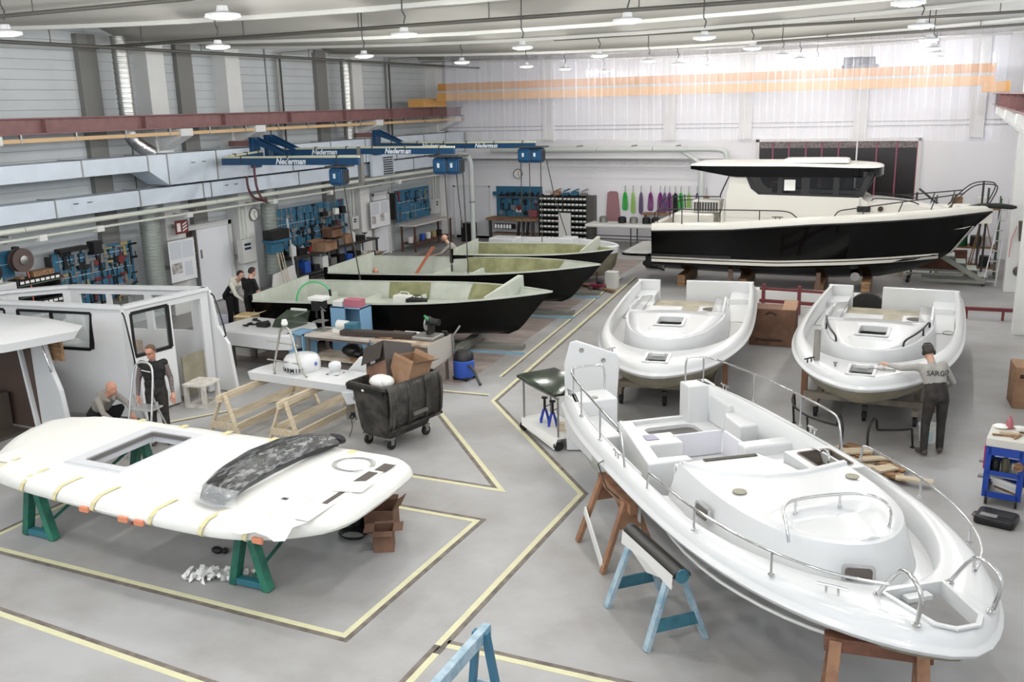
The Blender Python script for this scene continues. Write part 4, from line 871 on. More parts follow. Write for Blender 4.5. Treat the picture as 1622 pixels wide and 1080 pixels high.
# blue extraction arms with hose reels
ALM = mat('arm_rail', 'c9c7a8', 0.4)
LET = mat('arm_lettering', 'e8eef2', 0.5)
def fan(t, c, n, s=1.0, hoses=()):
    for k in range(n):
        cx, cy, cz = c[0] + 0.34 * k * s, c[1] + 0.10 * k, c[2]
        f = MB(); f.loft([[(cx + x * s, cy + yy, cz + z * s) for x, z in rrect(-.2, .2, -.24, .2, .09, 3)] for yy in (-.16, .16)]); fo = f.build('fan_housing', BLUE, t, bevel=0.02)
        g = MB(); g.span(cx - .16 * s, cx + .16 * s, cy - .2, cy - .16, cz - .17 * s, cz + .13 * s); g.build('fan_cover', mat('fan_cover_blue', '134a70', 0.4), fo, bevel=0.015)
        g = MB(); g.span(cx - .04, cx + .03, cy - .205, cy - .2, cz - .06, cz + .06); g.build('rating_plate', mat('plate_white', 'd8dde0', 0.5), fo)
        g = MB(); 
        for q in range(4): g.span(cx + (.2 + .0) * s, cx + .225 * s, cy - .12 + q * .07, cy - .09 + q * .07, cz - .18, cz + .14)
        g.build('cooling_fins', DGREY, fo)
    MB().span(c[0] - .28 * s, c[0] + (.34 * (n - 1) + .28) * s, c[1] - .2, c[1] + .2 + .1 * n, c[2] + .21 * s, c[2] + .25 * s).build('mounting_plate', DGREY, t)
    for hx, hy, z0, z1, sw in hoses:
        b = MB(); b.tube([(hx, hy, z0), (hx + sw * .4, hy, (z0 + z1) / 2), (hx + sw, hy, z1)], 0.015, 6); b.tube([(hx + sw, hy, z1 + .02), (hx + sw, hy, z1 - .16)], 0.03, 8); b.build('air_hose', mat('hose_dark', '3b3733', 0.6), t)
def arm_seg(t, p, q, h, txts):
    p, q = Vector(p), Vector(q); d = (q - p).normalized()
    MB().bar(p, q, 0.09, h).build('arm_beam', BLUE, t, bevel=0.008)
    MB().bar(p + Vector((0, 0, h / 2 + .025)), q + Vector((0, 0, h / 2 + .025)), 0.06, 0.05).build('hose_rail', ALM, t)
    n = Vector((d.y, -d.x, 0)); n = n if n.y < 0 else -n
    for f, sz in txts:
        o = p.lerp(q, f) + n * 0.048; text_mesh('lettering', 'Nederman', sz, frame_m(o, d if d.x > 0 else -d, (0, 0, 1)), LET, t, shear=0.3, bold=0.006)
    for f in (0.15, 0.5, 0.85): MB().bar(p.lerp(q, f) + Vector((0, 0, -h / 2 + .01)), p.lerp(q, f) + Vector((0, 0, h / 2 + .07)), 0.11, 0.02, up=d).build('strap', DGREY, t)
def bracket(t, x, y, z):
    MB().span(x - .3, x - .16, y - .16, y + .16, z - .35, z + .5).build('wall_bracket', BLUE, t, bevel=0.01)
    b = MB(); b.ext([(x - .16, y + .1, z + .5), (x + .9, y + .1, z + .05), (x + .9, y + .1, z - .02), (x - .16, y + .1, z + .32)], (0, .04, 0)); b.ext([(x - .16, y - .14, z + .5), (x + .9, y - .14, z + .05), (x + .9, y - .14, z - .02), (x - .16, y - .14, z + .32)], (0, .04, 0)); b.build('gusset', BLUE, t)
    MB().span(-19.1, x - .2, y - .1, y + .1, 4.46, 4.6).build('stand_off', RUST, t)
a1 = thing('extraction_arm', 'blue folding fume arm reaching toward the viewer from the near pillar, single fan', 'extraction arm', (-18.3, 22.1, 4.1))
bracket(a1, -18.0, 21.75, 4.2)
arm_seg(a1, (-18.0, 21.75, 4.2), (-17.75, 20.1, 4.16), .16, [])
arm_seg(a1, (-17.9, 20.0, 4.12), (-13.5, 20.0, 4.14), .18, [(.52, .22)])
fan(a1, (-14.15, 20.0, 3.78), 1, 1.0, [(-14.3, 20.0, 3.6, 2.9, -.15), (-14.02, 20.0, 3.6, 1.2, .3)])
for dx in (-.5, .3): MB().tube(smoothpath([(-18.2 + dx * .3, 21.5, 4.1), (-18.2 + dx * .4, 21.45, 3.4), (-18.0 + dx * .4, 21.4, 3.0), (-17.75, 21.5, 2.9)]), 0.035, 8).build('supply_hose', mat('dark_red_hose', '5b3038', 0.5), a1, smooth=60)
a2 = thing('extraction_arm', 'blue fume arm with two fans stretched out from the near pillar', 'extraction arm', (-18.3, 22.5, 4.1))
bracket(a2, -18.0, 22.4, 4.25)
arm_seg(a2, (-18.0, 22.3, 4.23), (-15.0, 22.3, 4.26), .17, [(.60, .2)])
arm_seg(a2, (-15.0, 22.25, 4.27), (-12.0, 22.25, 4.27), .16, [(.42, .19)])
MB().span(-15.06, -14.94, 22.2, 22.35, 3.4, 4.4).build('joint_post', STEEL, a2)
fan(a2, (-12.4, 22.25, 3.9), 2, 1.0, [(-12.3, 22.2, 3.7, 1.2, .1), (-12.0, 22.3, 3.7, 2.4, .1), (-11.8, 22.3, 3.7, .95, .05)])
a3 = thing('extraction_arm', 'blue fume arm with two fans stretched out from the far pillar', 'extraction arm', (-18.3, 28.3, 4.1))
bracket(a3, -17.9, 28.0, 4.2)
arm_seg(a3, (-17.9, 27.9, 4.18), (-15.0, 27.9, 4.14), .17, [(.72, .21)])
arm_seg(a3, (-15.0, 27.85, 4.15), (-12.1, 27.85, 4.15), .16, [(.40, .19)])
fan(a3, (-12.45, 27.85, 3.86), 2, 1.05, [(-12.6, 27.8, 3.7, 1.4, 0), (-12.3, 27.8, 3.7, 1.5, 0), (-11.95, 27.9, 3.7, 1.0, 0), (-11.75, 27.9, 3.7, 1.2, .7)])
# wall furniture
t = thing('air_vent_box', 'pale wall box with a dark louvred grille below the fume arms', 'vent', (-18.35, 28.35, 3.1))
MB().span(-18.28, -18.18, 27.7, 29.1, 3.12, 3.85).build('casing', GALV, t)
for k in range(8): MB().span(-18.19, -18.14, 28.4, 28.98, 3.15 + k * .08, 3.19 + k * .08).build('louvre_slat', DGREY, t)
def board(label, y0, y1, z0, z1, x=-19.2):
    t = thing('tool_board', label, 'tool board', (x, (y0 + y1) / 2, z0)); MB().span(x - .03, x, y0, y1, z0, z1).build('panel', BOARD, t); MB().span(x - .035, x + .02, y0 - .02, y0, z0, z1).build('edge_strip', DGREY, t)
    for yy in (y0 + .15, y1 - .15): MB().span(XL - .01, x - .03, yy - .03, yy + .03, z0 + .1, z1 - .1).build('wall_batten', DGREY, t)
    n = int((z1 - z0) / .42)
    for k in range(n): MB().span(x, x + .02, y0 + .1, y1 - .1, z0 + .3 + .42 * k, z0 + .32 + .42 * k).build('hook_strip', mat('hook_strip_grey', '9fb3bd', 0.5), t)
    return t
board('blue pegboard full of hand tools between the red hose reel and the fat ribbed duct', 15.3, 17.75, 0.9, 2.25)
board('blue pegboard above the cluttered bench, behind the open hulls', 23.4, 27.3, 0.75, 2.4)
board('blue pegboard above the bench with the pale top by the far door', 30.7, 33.25, 1.15, 2.35)
board('plain blue board at the edge of the picture beside the dark hose reel', 13.0, 14.3, 1.9, 2.5)
TM = [mat('tool_dark', '121213', 0.5), mat('tool_steel', '9a9c9e', 0.35, 0.7), mat('tool_red', '6f2a2c', 0.45), mat('tool_yellow', 'a09060', 0.5)]
def tool_meshes():
    d = {}
    b = MB(); b.cyl((0, 0, 0), (0, 0, -.13), .018, n=7); b.cyl((0, 0, -.13), (0, 0, -.3), .006, n=5); d['screwdriver'] = b
    b = MB(); b.span(-.01, .01, -.015, .015, -.3, 0); b.span(-.012, .012, -.04, .04, -.02, .04); b.span(-.012, .012, -.04, .04, -.34, -.28); d['spanner'] = b
    b = MB(); b.cyl((0, 0, -.32), (0, 0, 0), .016, n=7); b.span(-.02, .02, -.08, .09, -.02, .05); d['hammer'] = b
    b = MB(); b.bar((0, -.04, -.25), (0, 0, -.06), .022, .03); b.bar((0, .04, -.25), (0, 0, -.06), .022, .03); b.span(-.012, .012, -.025, .025, -.08, .06); d['pliers'] = b
    b = MB(); b.span(-.02, .02, -.02, .02, -.5, 0); b.span(-.02, .02, -.02, .22, -.04, 0); b.span(-.02, .02, -.02, .2, -.36, -.31); b.cyl((0, .17, -.3), (0, .17, -.2), .012, n=6); d['clamp'] = b
    b = MB(); b.span(-.05, .05, -.04, .04, -.26, 0); b.span(-.05, .05, -.12, .12, -.02, .09); b.cyl((0, .12, .03), (0, .2, .03), .02, n=7); b.span(-.06, .06, -.06, .07, -.32, -.26); d['cordless drill'] = b
    b = MB(); b.lathe([(.05, 0), (.1, 0), (.1, .06), (.05, .06)], (0, 0, -.1), 14, (1, 0, 0)); d['tape roll'] = b
    return d
TMESH = {k: b.mesh(k.replace(' ', '_'), TM[0], 50) for k, b in tool_meshes().items()}
TCOL = {}
def hang_tools(where, group, x, y0, y1, z0, z1, n, seed, hdir=(0, 1, 0)):
    """hand tools in rows on a board; each is a thing of its own"""
    r = random.Random(seed); kinds = list(TMESH); rows = max(2, int((z1 - z0) / .23)); per = math.ceil(n / rows); k = 0
    colname = {0: 'dark', 1: 'steel', 2: 'red', 3: 'yellow'}; rowname = ['top', 'second', 'third', 'fourth', 'fifth', 'sixth']
    for i in range(rows):
        kd = r.sample(kinds, 3)
        for j in range(per):
            if k >= n: return
            kind = r.choice(kd); mi = r.choice((0, 0, 0, 0, 0, 1, 1, 1, 2, 3) if kind != 'spanner' else (1, 1, 0))
            key = (kind, mi)
            if key not in TCOL: me = TMESH[kind].copy(); me.materials.clear(); me.materials.append(TM[mi]); TCOL[key] = me
            u = y0 + (y1 - y0) * (j + .5 + r.uniform(-.25, .25)) / per; z = z1 - (z1 - z0) * (i + .25) / rows
            o = bpy.data.objects.new(kind.replace(' ', '_'), TCOL[key]); COL.objects.link(o)
            if hdir[1]: o.location = (x, u, z)
            else: o.location = (u, x, z); o.rotation_euler = (0, 0, -PI / 2)
            s = r.uniform(.75, 1.1); o.scale = (s, s, s)
            tag(o, '%s %s, %s along in the %s tool row %s' % (colname[mi], kind, ORD[j], rowname[i], where), 'tool', group); k += 1
ORD = ords + ['tenth', 'eleventh', 'twelfth', 'thirteenth', 'fourteenth', 'fifteenth', 'sixteenth', 'seventeenth', 'eighteenth', 'nineteenth', 'twentieth']
hang_tools('by the fat ribbed duct', 'hand tools on the board by the ribbed duct', -19.19, 15.4, 17.7, 1.0, 2.25, 75, 3)
hang_tools('above the cluttered bench', 'hand tools above the cluttered bench', -19.19, 23.5, 27.2, 1.0, 2.4, 90, 4)
hang_tools('above the pale bench', 'hand tools above the pale bench', -19.19, 30.8, 33.1, 1.25, 2.3, 22, 5)
# shelf boxes on the boards
def small_box(nm, label, x0, x1, y0, y1, z0, z1, m, cat='box', group=None): return solo(nm, MB().span(x0, x1, y0, y1, z0, z1), m, label, cat, group, bevel=0.008)
sh_ = thing('board_shelf', 'narrow shelf high on the blue board above the cluttered bench', 'shelf', (-19.0, 26.3, 1.9))
MB().span(-19.2, -18.95, 25.6, 27.3, 1.92, 1.945).build('shelf_plate', STEEL, sh_)
for i, (y, m, c) in enumerate(((25.8, 'tool_dark', 'dark'), (26.1, 'tool_steel', 'grey'), (26.5, 'white_paper', 'white'), (26.9, 'tool_dark', 'black'))):
    small_box('supply_box', '%s supply box on the narrow shelf high on the blue board, %s along' % (c, ords[i]), -19.15, -19.0, y, y + .22, 1.946, 2.08 + .03 * i, MATS[m])
small_box('speaker_box', 'black loudspeaker box standing on top of the tool board by the red hose reel', -19.2, -18.95, 16.35, 16.6, 2.1, 2.42, BLACK, 'speaker')
small_box('radio', 'dark bag lying along the top edge of the tool board near the black loudspeaker', -19.2, -19.0, 15.4, 16.2, 2.26, 2.36, BLACK, 'bag')
# hose reels
def reel(label, x, y, z, r, m, hose):
    t = thing('hose_reel', label, 'hose reel', (x, y, z - r)); b = MB(); b.lathe([(0, -.09), (r, -.09), (r, -.075), (r * .45, -.075), (r * .45, .075), (r, .075), (r, .09), (0, .09)], (x, y, z), 22, (1, 0, 0)); b.build('drum', m, t, smooth=40)
    MB().lathe([(0, 0), (r * .4, 0), (r * .4, .04), (r * .2, .06), (0, .06)], (x + .09, y, z), 16, (1, 0, 0)).build('hub', STEEL, t, smooth=40)
    MB().span(x - .2, x - .05, y - .05, y + .05, z - .05, z + .3).build('bracket', DGREY, t)
    if hose: MB().tube(smoothpath([(x + .05, y + .06, z - r * .3), (x + .08, y + .1, z - .5), (x + .06, y + .12, z - 1.1)]), .018, 7).build('hose', mat('orange_hose', 'c9685a', 0.5), t, smooth=60)
reel('brown hose reel with an orange hose on the wall above the black parts rack', -19.0, 14.35, 2.28, 0.27, mat('reel_brown', '5d4d48', 0.5), True)
reel('black hose reel on the plain blue board at the picture edge', -19.0, 13.55, 2.12, 0.24, BLACK, False)
# parts rack of bins
t = thing('parts_rack', 'black parts rack with rows of white labels under the brown hose reel', 'rack', (-18.95, 14.7, 0.2))
MB().span(-19.2, -18.9, 14.1, 14.13, 0.2, 1.85).build('side_panel', DGREY, t); MB().span(-19.2, -18.9, 15.22, 15.25, 0.2, 1.85).build('side_panel', DGREY, t); MB().span(-19.22, -19.2, 14.1, 15.25, 0.2, 1.85).build('back_panel', BLACK, t)
for k in range(6):
    z = .35 + k * .27; MB().span(-19.2, -18.88, 14.12, 15.23, z, z + .02).build('shelf', mat('rack_green_grey', '5a6a5c', 0.5), t)
    for j in range(8): MB().span(-19.15, -18.89, 14.15 + j * .135, 14.27 + j * .135, z + .022, z + .16).build('bin', BLACK, t); MB().span(-18.888, -18.884, 14.16 + j * .135, 14.26 + j * .135, z + .05, z + .11).build('bin_label', PAPER, t)
solo('wooden_crate', MB().span(-19.15, -18.9, 14.2, 14.3, 1.86, 1.9).span(-19.15, -18.9, 14.55, 15.1, 1.86, 1.98), OLDWOOD, 'odd wooden pieces lying on top of the black parts rack', 'wood')
t = thing('white_cabinet', 'tall white cabinet at the picture edge with a green bottle holder', 'cabinet', (-19.0, 13.6, 0)); MB().span(-19.08, -18.8, 12.8, 14.0, 0, 1.85).build('body', MATT, t, bevel=.01); MB().span(-18.8, -18.78, 13.4, 13.98, 0.05, 1.82).build('door', GEL, t, bevel=.005); MB().span(-18.78, -18.72, 13.72, 13.84, 1.3, 1.6).build('bottle_holder', mat('holder_green', '3f7a3c', 0.5), t)
# doors of the left wall
DW = mat('door_white', 'e4e5e9', 0.4)
d1 = struct('door_1', MB().span(XL, XL + .22, 19.75, 19.88, 0, 2.32).span(XL, XL + .22, 21.62, 21.75, 0, 2.32).span(XL, XL + .22, 19.75, 21.75, 2.2, 2.34), mat('door_frame_white', 'cfd0cd', 0.5))
MB().span(XL + .12, XL + .17, 20.35, 21.62, 0.03, 2.2).build('door_leaf', DW, d1); MB().span(XL + .17, XL + .19, 20.42, 20.48, 1.35, 1.6).build('door_handle', STEEL, d1)
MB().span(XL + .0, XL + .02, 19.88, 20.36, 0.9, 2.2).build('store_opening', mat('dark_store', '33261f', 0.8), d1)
for z in (1.0, 1.25, 1.5, 1.62, 1.85): MB().span(XL + .02, XL + .1, 19.9, 20.34, z, z + .05).build('stored_board', OLDWOOD, d1)
d2 = struct('door_2', MB().span(XL, XL + .22, 29.4, 29.5, 0, 2.36).span(XL, XL + .22, 30.45, 30.55, 0, 2.36).span(XL, XL + .22, 29.4, 30.55, 2.26, 2.38), MATS['door_frame_white'])
MB().span(XL + .1, XL + .15, 29.5, 30.45, 0.03, 2.26).build('door_leaf', DW, d2); MB().span(XL + .15, XL + .19, 29.6, 29.72, 1.05, 1.09).build('door_handle', STEEL, d2)
# notices on the pillar: red fire sign, white notice boards
t = thing('fire_sign', 'small red sign with white pictograms on the near pillar', 'sign', (-18.78, 19.15, 2.28)); MB().span(-19.11, -18.8, 19.1, 19.2, 2.4, 2.48).build('bracket', STEEL, t); MB().span(-18.8, -18.78, 18.92, 19.38, 2.26, 2.62).build('sign_plate', mat('dark_red_sign', '6b2a2c', 0.5), t)
w = mat('sign_white', 'e6e0dc', 0.6)
MB().span(-18.78, -18.775, 18.97, 19.1, 2.32, 2.55).build('extinguisher_pictogram', w, t); b = MB()
for k in range(3): b.ext([(-18.78, 19.17 + .0, 2.31 + .08 * k), (-18.78, 19.33, 2.37 + .08 * k), (-18.78, 19.33, 2.41 + .08 * k), (-18.78, 19.17, 2.35 + .08 * k)], (0.004, 0, 0))
b.build('flame_pictogram', w, t)
def notice(label, x, y0, y1, z0, z1, pics, tilt=0.0):
    t = thing('notice_board', label, 'notice board', (x, (y0 + y1) / 2, z0)); MB().span(XL - .01, x - .02, (y0 + y1) / 2 - .2, (y0 + y1) / 2 + .2, z0 + .3, z0 + .4).build('wall_bracket', STEEL, t); MB().span(x - .02, x, y0, y1, z0, z1).build('board', mat('notice_white', 'dfe0e2', 0.4), t); MB().span(x - .022, x + .012, y0 - .015, y1 + .015, z1, z1 + .02).build('frame_edge', STEEL, t); MB().span(x - .022, x + .012, y0 - .015, y1 + .015, z0 - .02, z0).build('frame_edge', STEEL, t)
    for a, b_, c, d, m in pics: MB().span(x, x + .004, y0 + (y1 - y0) * a, y0 + (y1 - y0) * b_, z0 + (z1 - z0) * c, z0 + (z1 - z0) * d).build('pinned_sheet', m, t)
gp = mat('printed_sheet', 'c8ccd2', 0.6); pp_ = mat('photo_print', '6d6365', 0.5, col2='c9c5c0', scale=9)
notice('white notice board with a photo print leaning on the near pillar', -18.75, 18.55, 19.5, 1.0, 2.12, [(.05, .48, .55, .95, gp), (.52, .95, .55, .95, gp), (.05, .45, .2, .45, pp_), (.55, .85, .1, .45, gp)])
notice('white notice board with two small photo prints by the far door', -18.9, 28.5, 29.75, 1.2, 2.15, [(.04, .45, .5, .95, gp), (.55, .95, .5, .95, gp), (.04, .25, .15, .45, pp_), (.5, .7, .2, .5, pp_)])
def clock(label, c, axis, r):
    t = thing('wall_clock', label, 'clock', (c[0], c[1], c[2] - r)); MB().lathe([(0, 0), (r, 0), (r, .05), (r * .86, .05), (r * .84, .03), (0, .03)], c, 26, axis).build('case', STEEL, t, smooth=40)
    a = Vector(axis); MB().lathe([(0, .031), (r * .84, .031), (r * .84, .036), (0, .036)], c, 26, axis).build('dial', PAPER, t)
    up = Vector((0, 0, 1)); sd = up.cross(a)
    o = Vector(c) + a * .04
    for ang, L in ((0.4, r * .55), (2.7, r * .75)): MB().bar(o, o + (up * math.cos(ang) + sd * math.sin(ang)) * L, 0.014, 0.008, up=a).build('hand', BLACK, t)
clock('round wall clock on the near pillar beside the ribbed duct', (-18.75 - .34, 22.42, 2.4), (1, 0, 0), 0.2)
# electrical cabinets
def ebox(label, x, y0, y1, z0, z1, conduits):
    t = thing('electrical_cabinet', label, 'cabinet', (x, (y0 + y1) / 2, z0)); MB().span(-19.62, x - .2, (y0 + y1) / 2 - .1, (y0 + y1) / 2 + .1, z0 + .1, z0 + .2).build('wall_bracket', STEEL, t); MB().span(x - .22, x, y0, y1, z0, z1).build('casing', mat('cabinet_grey', 'c9c9c4', 0.5), t, bevel=.01)
    h = z1 - z0
    for k in (.72, .55): MB().span(x, x + .006, y0 + .08, y0 + (y1 - y0) * .6, z0 + h * k, z0 + h * (k + .1)).build('window', mat('blue_black', '1c2740', 0.3), t)
    for y in conduits: MB().cyl((x - .12, y, z1), (x - .12, y, 2.75), .025, n=8).build('conduit', WPIPE, t)
ebox('grey electrical cabinet with two dark windows beside the white sliding door', -18.85, 21.55, 22.15, 1.05, 1.75, (21.65, 21.8, 21.95))
ebox('small grey electrical cabinet at the end of the cluttered bench', -18.95, 27.4, 27.8, 1.3, 1.75, (27.5, 27.7))
ebox('small grey electrical cabinet at the end of the pale bench', -18.95, 33.3, 33.7, 1.2, 1.8, (33.4, 33.6))
# broom rack
t = thing('broom_rack', 'black box on a blue tray with broom handles beside the ribbed duct', 'rack', (-18.6, 22.5, 0.2)); MB().span(-18.58, -18.2, 22.15, 22.95, 1.66, 1.95).build('black_box', BLACK, t, bevel=.01); MB().span(-18.59, -18.16, 22.12, 22.98, 1.6, 1.66).build('tray', BOARD, t); MB().span(-18.55, -18.3, 22.2, 22.75, 1.25, 1.6).build('bag', BOARD, t, bevel=.03)
for k, y in enumerate((22.55, 22.7, 22.8)): MB().cyl((-18.2, y, 0.1), (-18.4, y - .1, 1.6), .016, n=7).build('broom_handle', WOOD, t)
t = thing('dust_cover', 'white board standing at the foot of the ribbed duct and brooms', 'board', (-18.5, 23, 0)); MB().ext([(-18.4, 22.1, 0), (-18.4, 23.45, 0), (-18.45, 23.3, .75), (-18.45, 22.3, .6)], (0.03, 0, 0)).build('sheet', MATT, t); MB().bar((-18.4, 23.35, 0), (-18.5, 23.25, 2.2), .03, .05).build('upright', MATT, t)
# workbenches along the wall
def bench(label, x0, x1, y0, y1, z, mtop, mleg):
    t = thing('workbench', label, 'workbench', ((x0 + x1) / 2, (y0 + y1) / 2, 0)); MB().span(x0, x1, y0, y1, z - .05, z).build('bench_top', mtop, t, bevel=.006)
    for y in (y0 + .1, y1 - .1):
        for x in (x0 + .06, x1 - .06): MB().span(x - .03, x + .03, y - .03, y + .03, 0, z - .05).build('leg', mleg, t)
    MB().span(x0 + .03, x1 - .03, y0 + .1, y1 - .1, .3, .34).build('lower_shelf', mleg, t); MB().span(x1 - .08, x1 - .05, y0 + .1, y1 - .1, .18, .22).build('stretcher', mleg, t)
    return t
bench('long cluttered dark workbench under the second blue tool board', -19.15, -18.4, 23.4, 28.2, .95, mat('dark_bench_top', '2f2a27', 0.5), DGREY)
bench('workbench with a pale top and brown edge under the far blue tool board', -19.15, -18.45, 30.75, 33.8, 1.05, mat('pale_bench_top', 'd6cfc9', 0.5), mat('bench_brown', '5a3a30', 0.6))
rb = random.Random(11)
clut = [('carton', 'brown carton', CARD, (.3, .42, .28)), ('paint_can', 'blue paint can', mat('can_blue', '2b55a8', 0.4), (.2, .2, .22)), ('paint_can', 'red paint can', RED, (.16, .16, .2)), ('canister', 'white canister', MATT, (.24, .22, .36)), ('machine', 'dark bench grinder', TM[0], (.3, .34, .28)), ('jar', 'pink jar', mat('jar_pink', 'b06a78', 0.5), (.12, .12, .16)), ('tool_case', 'black tool case', BLACK, (.3, .4, .16)), ('tub', 'grey tub', STEEL, (.22, .3, .18)), ('carton', 'pale carton', CARD2, (.3, .36, .24)), ('lamp_head', 'chrome lamp head', CHROME, (.18, .18, .2))]
y = 23.6
for i in range(13):
    nm, lb, m, (dx, dy, dz) = clut[(i * 3 + 3) % 10]; s = rb.uniform(.85, 1.15); yy = y + dy / 2
    b = MB()
    if nm in ('paint_can', 'jar', 'canister'): b.lathe([(0, 0), (dx * .5, 0), (dx * .5, dz * .8), (dx * .42, dz * .86), (dx * .2, dz * .9), (dx * .2, dz), (0, dz)], (-18.75, yy, .951), 14)
    elif nm == 'machine': b.span(-18.9, -18.6, yy - .06, yy + .06, .951, 1.15); b.lathe([(0, -.17), (.12, -.17), (.12, -.12), (.07, -.1), (.07, .1), (.12, .12), (.12, .17), (0, .17)], (-18.75, yy, 1.12), 14, (0, 1, 0))
    elif nm == 'lamp_head': b.lathe([(0.08, 0), (.08, .02), (.02, .03), (.02, .16), (.1, .2), (.1, .24), (0, .24)], (-18.7, yy, .951), 14)
    else: b.span(-18.75 - dx / 2, -18.75 + dx / 2, yy - dy / 2, yy + dy / 2, .951, .951 + dz * s); b.span(-18.75 - dx / 2 + .02, -18.75 + dx / 2 - .02, yy - dy / 2 + .02, yy + dy / 2 - .02, .951 + dz * s, .951 + dz * s + .015)
    solo(nm, b, m, '%s on the long cluttered bench, %s item from its near end' % (lb, ORD[i]), nm.replace('_', ' '), smooth=40); y += dy + .06
for i in range(6):
    b = MB(); yy = 31.0 + i * .45; b.lathe([(0, 0), (.1, 0), (.12, .2), (.09, .24), (0, .24)], (-18.8, yy, .341), 12)
    solo('paint_pail', b, [MATT, TM[1], MATS['can_blue'], MATT, TM[3], TM[0]][i], 'small pail on the low shelf of the pale bench, %s from its near end' % ords[i], 'pail', smooth=40)
rb = random.Random(21)
for i in range(14):
    yy = 23.6 + i * .33; dx, dz = rb.uniform(.08, .16), rb.uniform(.08, .3); m, c = [(TM[0], 'black'), (TM[1], 'steel'), (TM[0], 'black'), (MATT, 'white'), (TM[2], 'dark red')][i % 5]; b = MB()
    if i % 2: b.lathe([(0, 0), (dx * .5, 0), (dx * .5, dz * .7), (dx * .2, dz * .85), (dx * .2, dz), (0, dz)], (-19.02, yy, .951), 10)
    else: b.span(-19.02 - dx / 2, -19.02 + dx / 2, yy - .1, yy + .1, .951, .951 + dz * .7); b.span(-19.02 - dx / 3, -19.02 + dx / 3, yy - .05, yy + .05, .951 + dz * .7, .951 + dz)
    solo('bench_item', b, m, '%s workshop item behind the cartons on the cluttered bench, %s along' % (c, ORD[i]), 'workshop item', smooth=40)
for i in range(9):
    yy = 23.7 + i * .48; b = MB(); b.span(-18.95, -18.55, yy - .15, yy + .15, .341, .341 + rb.uniform(.15, .42)); b.cyl((-18.75, yy, .4), (-18.75, yy, .82), .03, n=7)
    solo('stored_tub', b, [TM[0], MATS['can_blue'], TM[0], MATT, STEEL][i % 5], '%s tub with a rod under the long cluttered bench, %s from its near end' % (['black', 'blue', 'black', 'white', 'grey'][i % 5], ORD[i]), 'tub', bevel=.01)
# open cartons in front of the cluttered bench
def open_carton(label, loc, d, rz, m, flaps=(1, 1, 1, 1), spread=0.8, group=None, tilt=None):
    t = thing('open_carton', label, 'carton', loc, rz, group, local=True); w, l, h = d
    for c, s in (((w / 2, 0), (.008, l)), ((-w / 2, 0), (.008, l)), ((0, l / 2), (w, .008)), ((0, -l / 2), (w, .008))): MB().span(c[0] - s[0] / 2, c[0] + s[0] / 2, c[1] - s[1] / 2, c[1] + s[1] / 2, 0, h).build('side', m, t)
    MB().span(-w / 2, w / 2, -l / 2, l / 2, 0, .01).build('bottom', m, t)
    f = spread
    for k, (ax, sg, a, b_) in enumerate((('x', 1, w, l), ('x', -1, w, l), ('y', 1, l, w), ('y', -1, l, w))):
        if not flaps[k]: continue
        L = min(a * .5, .3); ca, sa = math.cos(f + .25 * k), math.sin(f - .2 * k)
        if ax == 'x': P = [(sg * w / 2, -l / 2, h), (sg * w / 2, l / 2, h), (sg * (w / 2 + L * ca), l / 2, h + L * sa * .6), (sg * (w / 2 + L * ca), -l / 2, h + L * sa * .6)]
        else: P = [(-w / 2, sg * l / 2, h), (w / 2, sg * l / 2, h), (w / 2, sg * (l / 2 + L * ca), h + L * sa * .6), (-w / 2, sg * (l / 2 + L * ca), h + L * sa * .6)]
        MB().ext(P, (0, 0, .006)).build('flap', m, t)
    if tilt: t.rotation_euler = tilt
    return t
open_carton('open brown carton with raised lid on the front edge of the cluttered bench', (-18.45, 25.0, .955), (.5, .75, .3), .1, CARD, (1, 1, 0, 0), .5)
open_carton('brown carton with high flaps on the back of the cluttered bench', (-18.9, 26.1, 1.24), (.4, .6, .25), 0, CARD2)
open_carton('worn carton on the floor under the far end of the cluttered bench', (-18.1, 27.0, 0), (.6, .9, .5), .1, mat('pale_carton', 'a89a86', 0.75), (1, 0, 1, 0))
solo('black_crate', MB().span(-18.2, -17.7, 34.0, 34.5, 0, .75), BLACK, 'black box on the floor behind the bald man with glasses', 'box', bevel=.02)
# cabin modules standing in front of the tool wall
def wall_panel(b, p, q, z0, z1, th=.05, holes=()):
    """vertical panel from p to q with rectangular window openings (u0,u1,v0,v1 in metres along and up)"""
    p, q = Vector(p), Vector(q); d = (q - p); L = d.length; d = d / L; n = Vector((-d.y, d.x, 0)) * th / 2
    us = sorted({0, L} | {h[0] for h in holes} | {h[1] for h in holes}); vs = sorted({z0, z1} | {h[2] for h in holes} | {h[3] for h in holes})
    for a, b2 in zip(us[:-1], us[1:]):
        for c, e in zip(vs[:-1], vs[1:]):
            if any(h[0] <= a + 1e-6 and b2 <= h[1] + 1e-6 and h[2] <= c + 1e-6 and e <= h[3] + 1e-6 for h in holes): continue
            A, B = p + d * a, p + d * b2
            b.add([A - n + Vector((0, 0, c)), B - n + Vector((0, 0, c)), B + n + Vector((0, 0, c)), A + n + Vector((0, 0, c)), A - n + Vector((0, 0, e)), B - n + Vector((0, 0, e)), B + n + Vector((0, 0, e)), A + n + Vector((0, 0, e))], [(0, 3, 2, 1), (4, 5, 6, 7), (0, 1, 5, 4), (1, 2, 6, 5), (2, 3, 7, 6), (3, 0, 4, 7)])
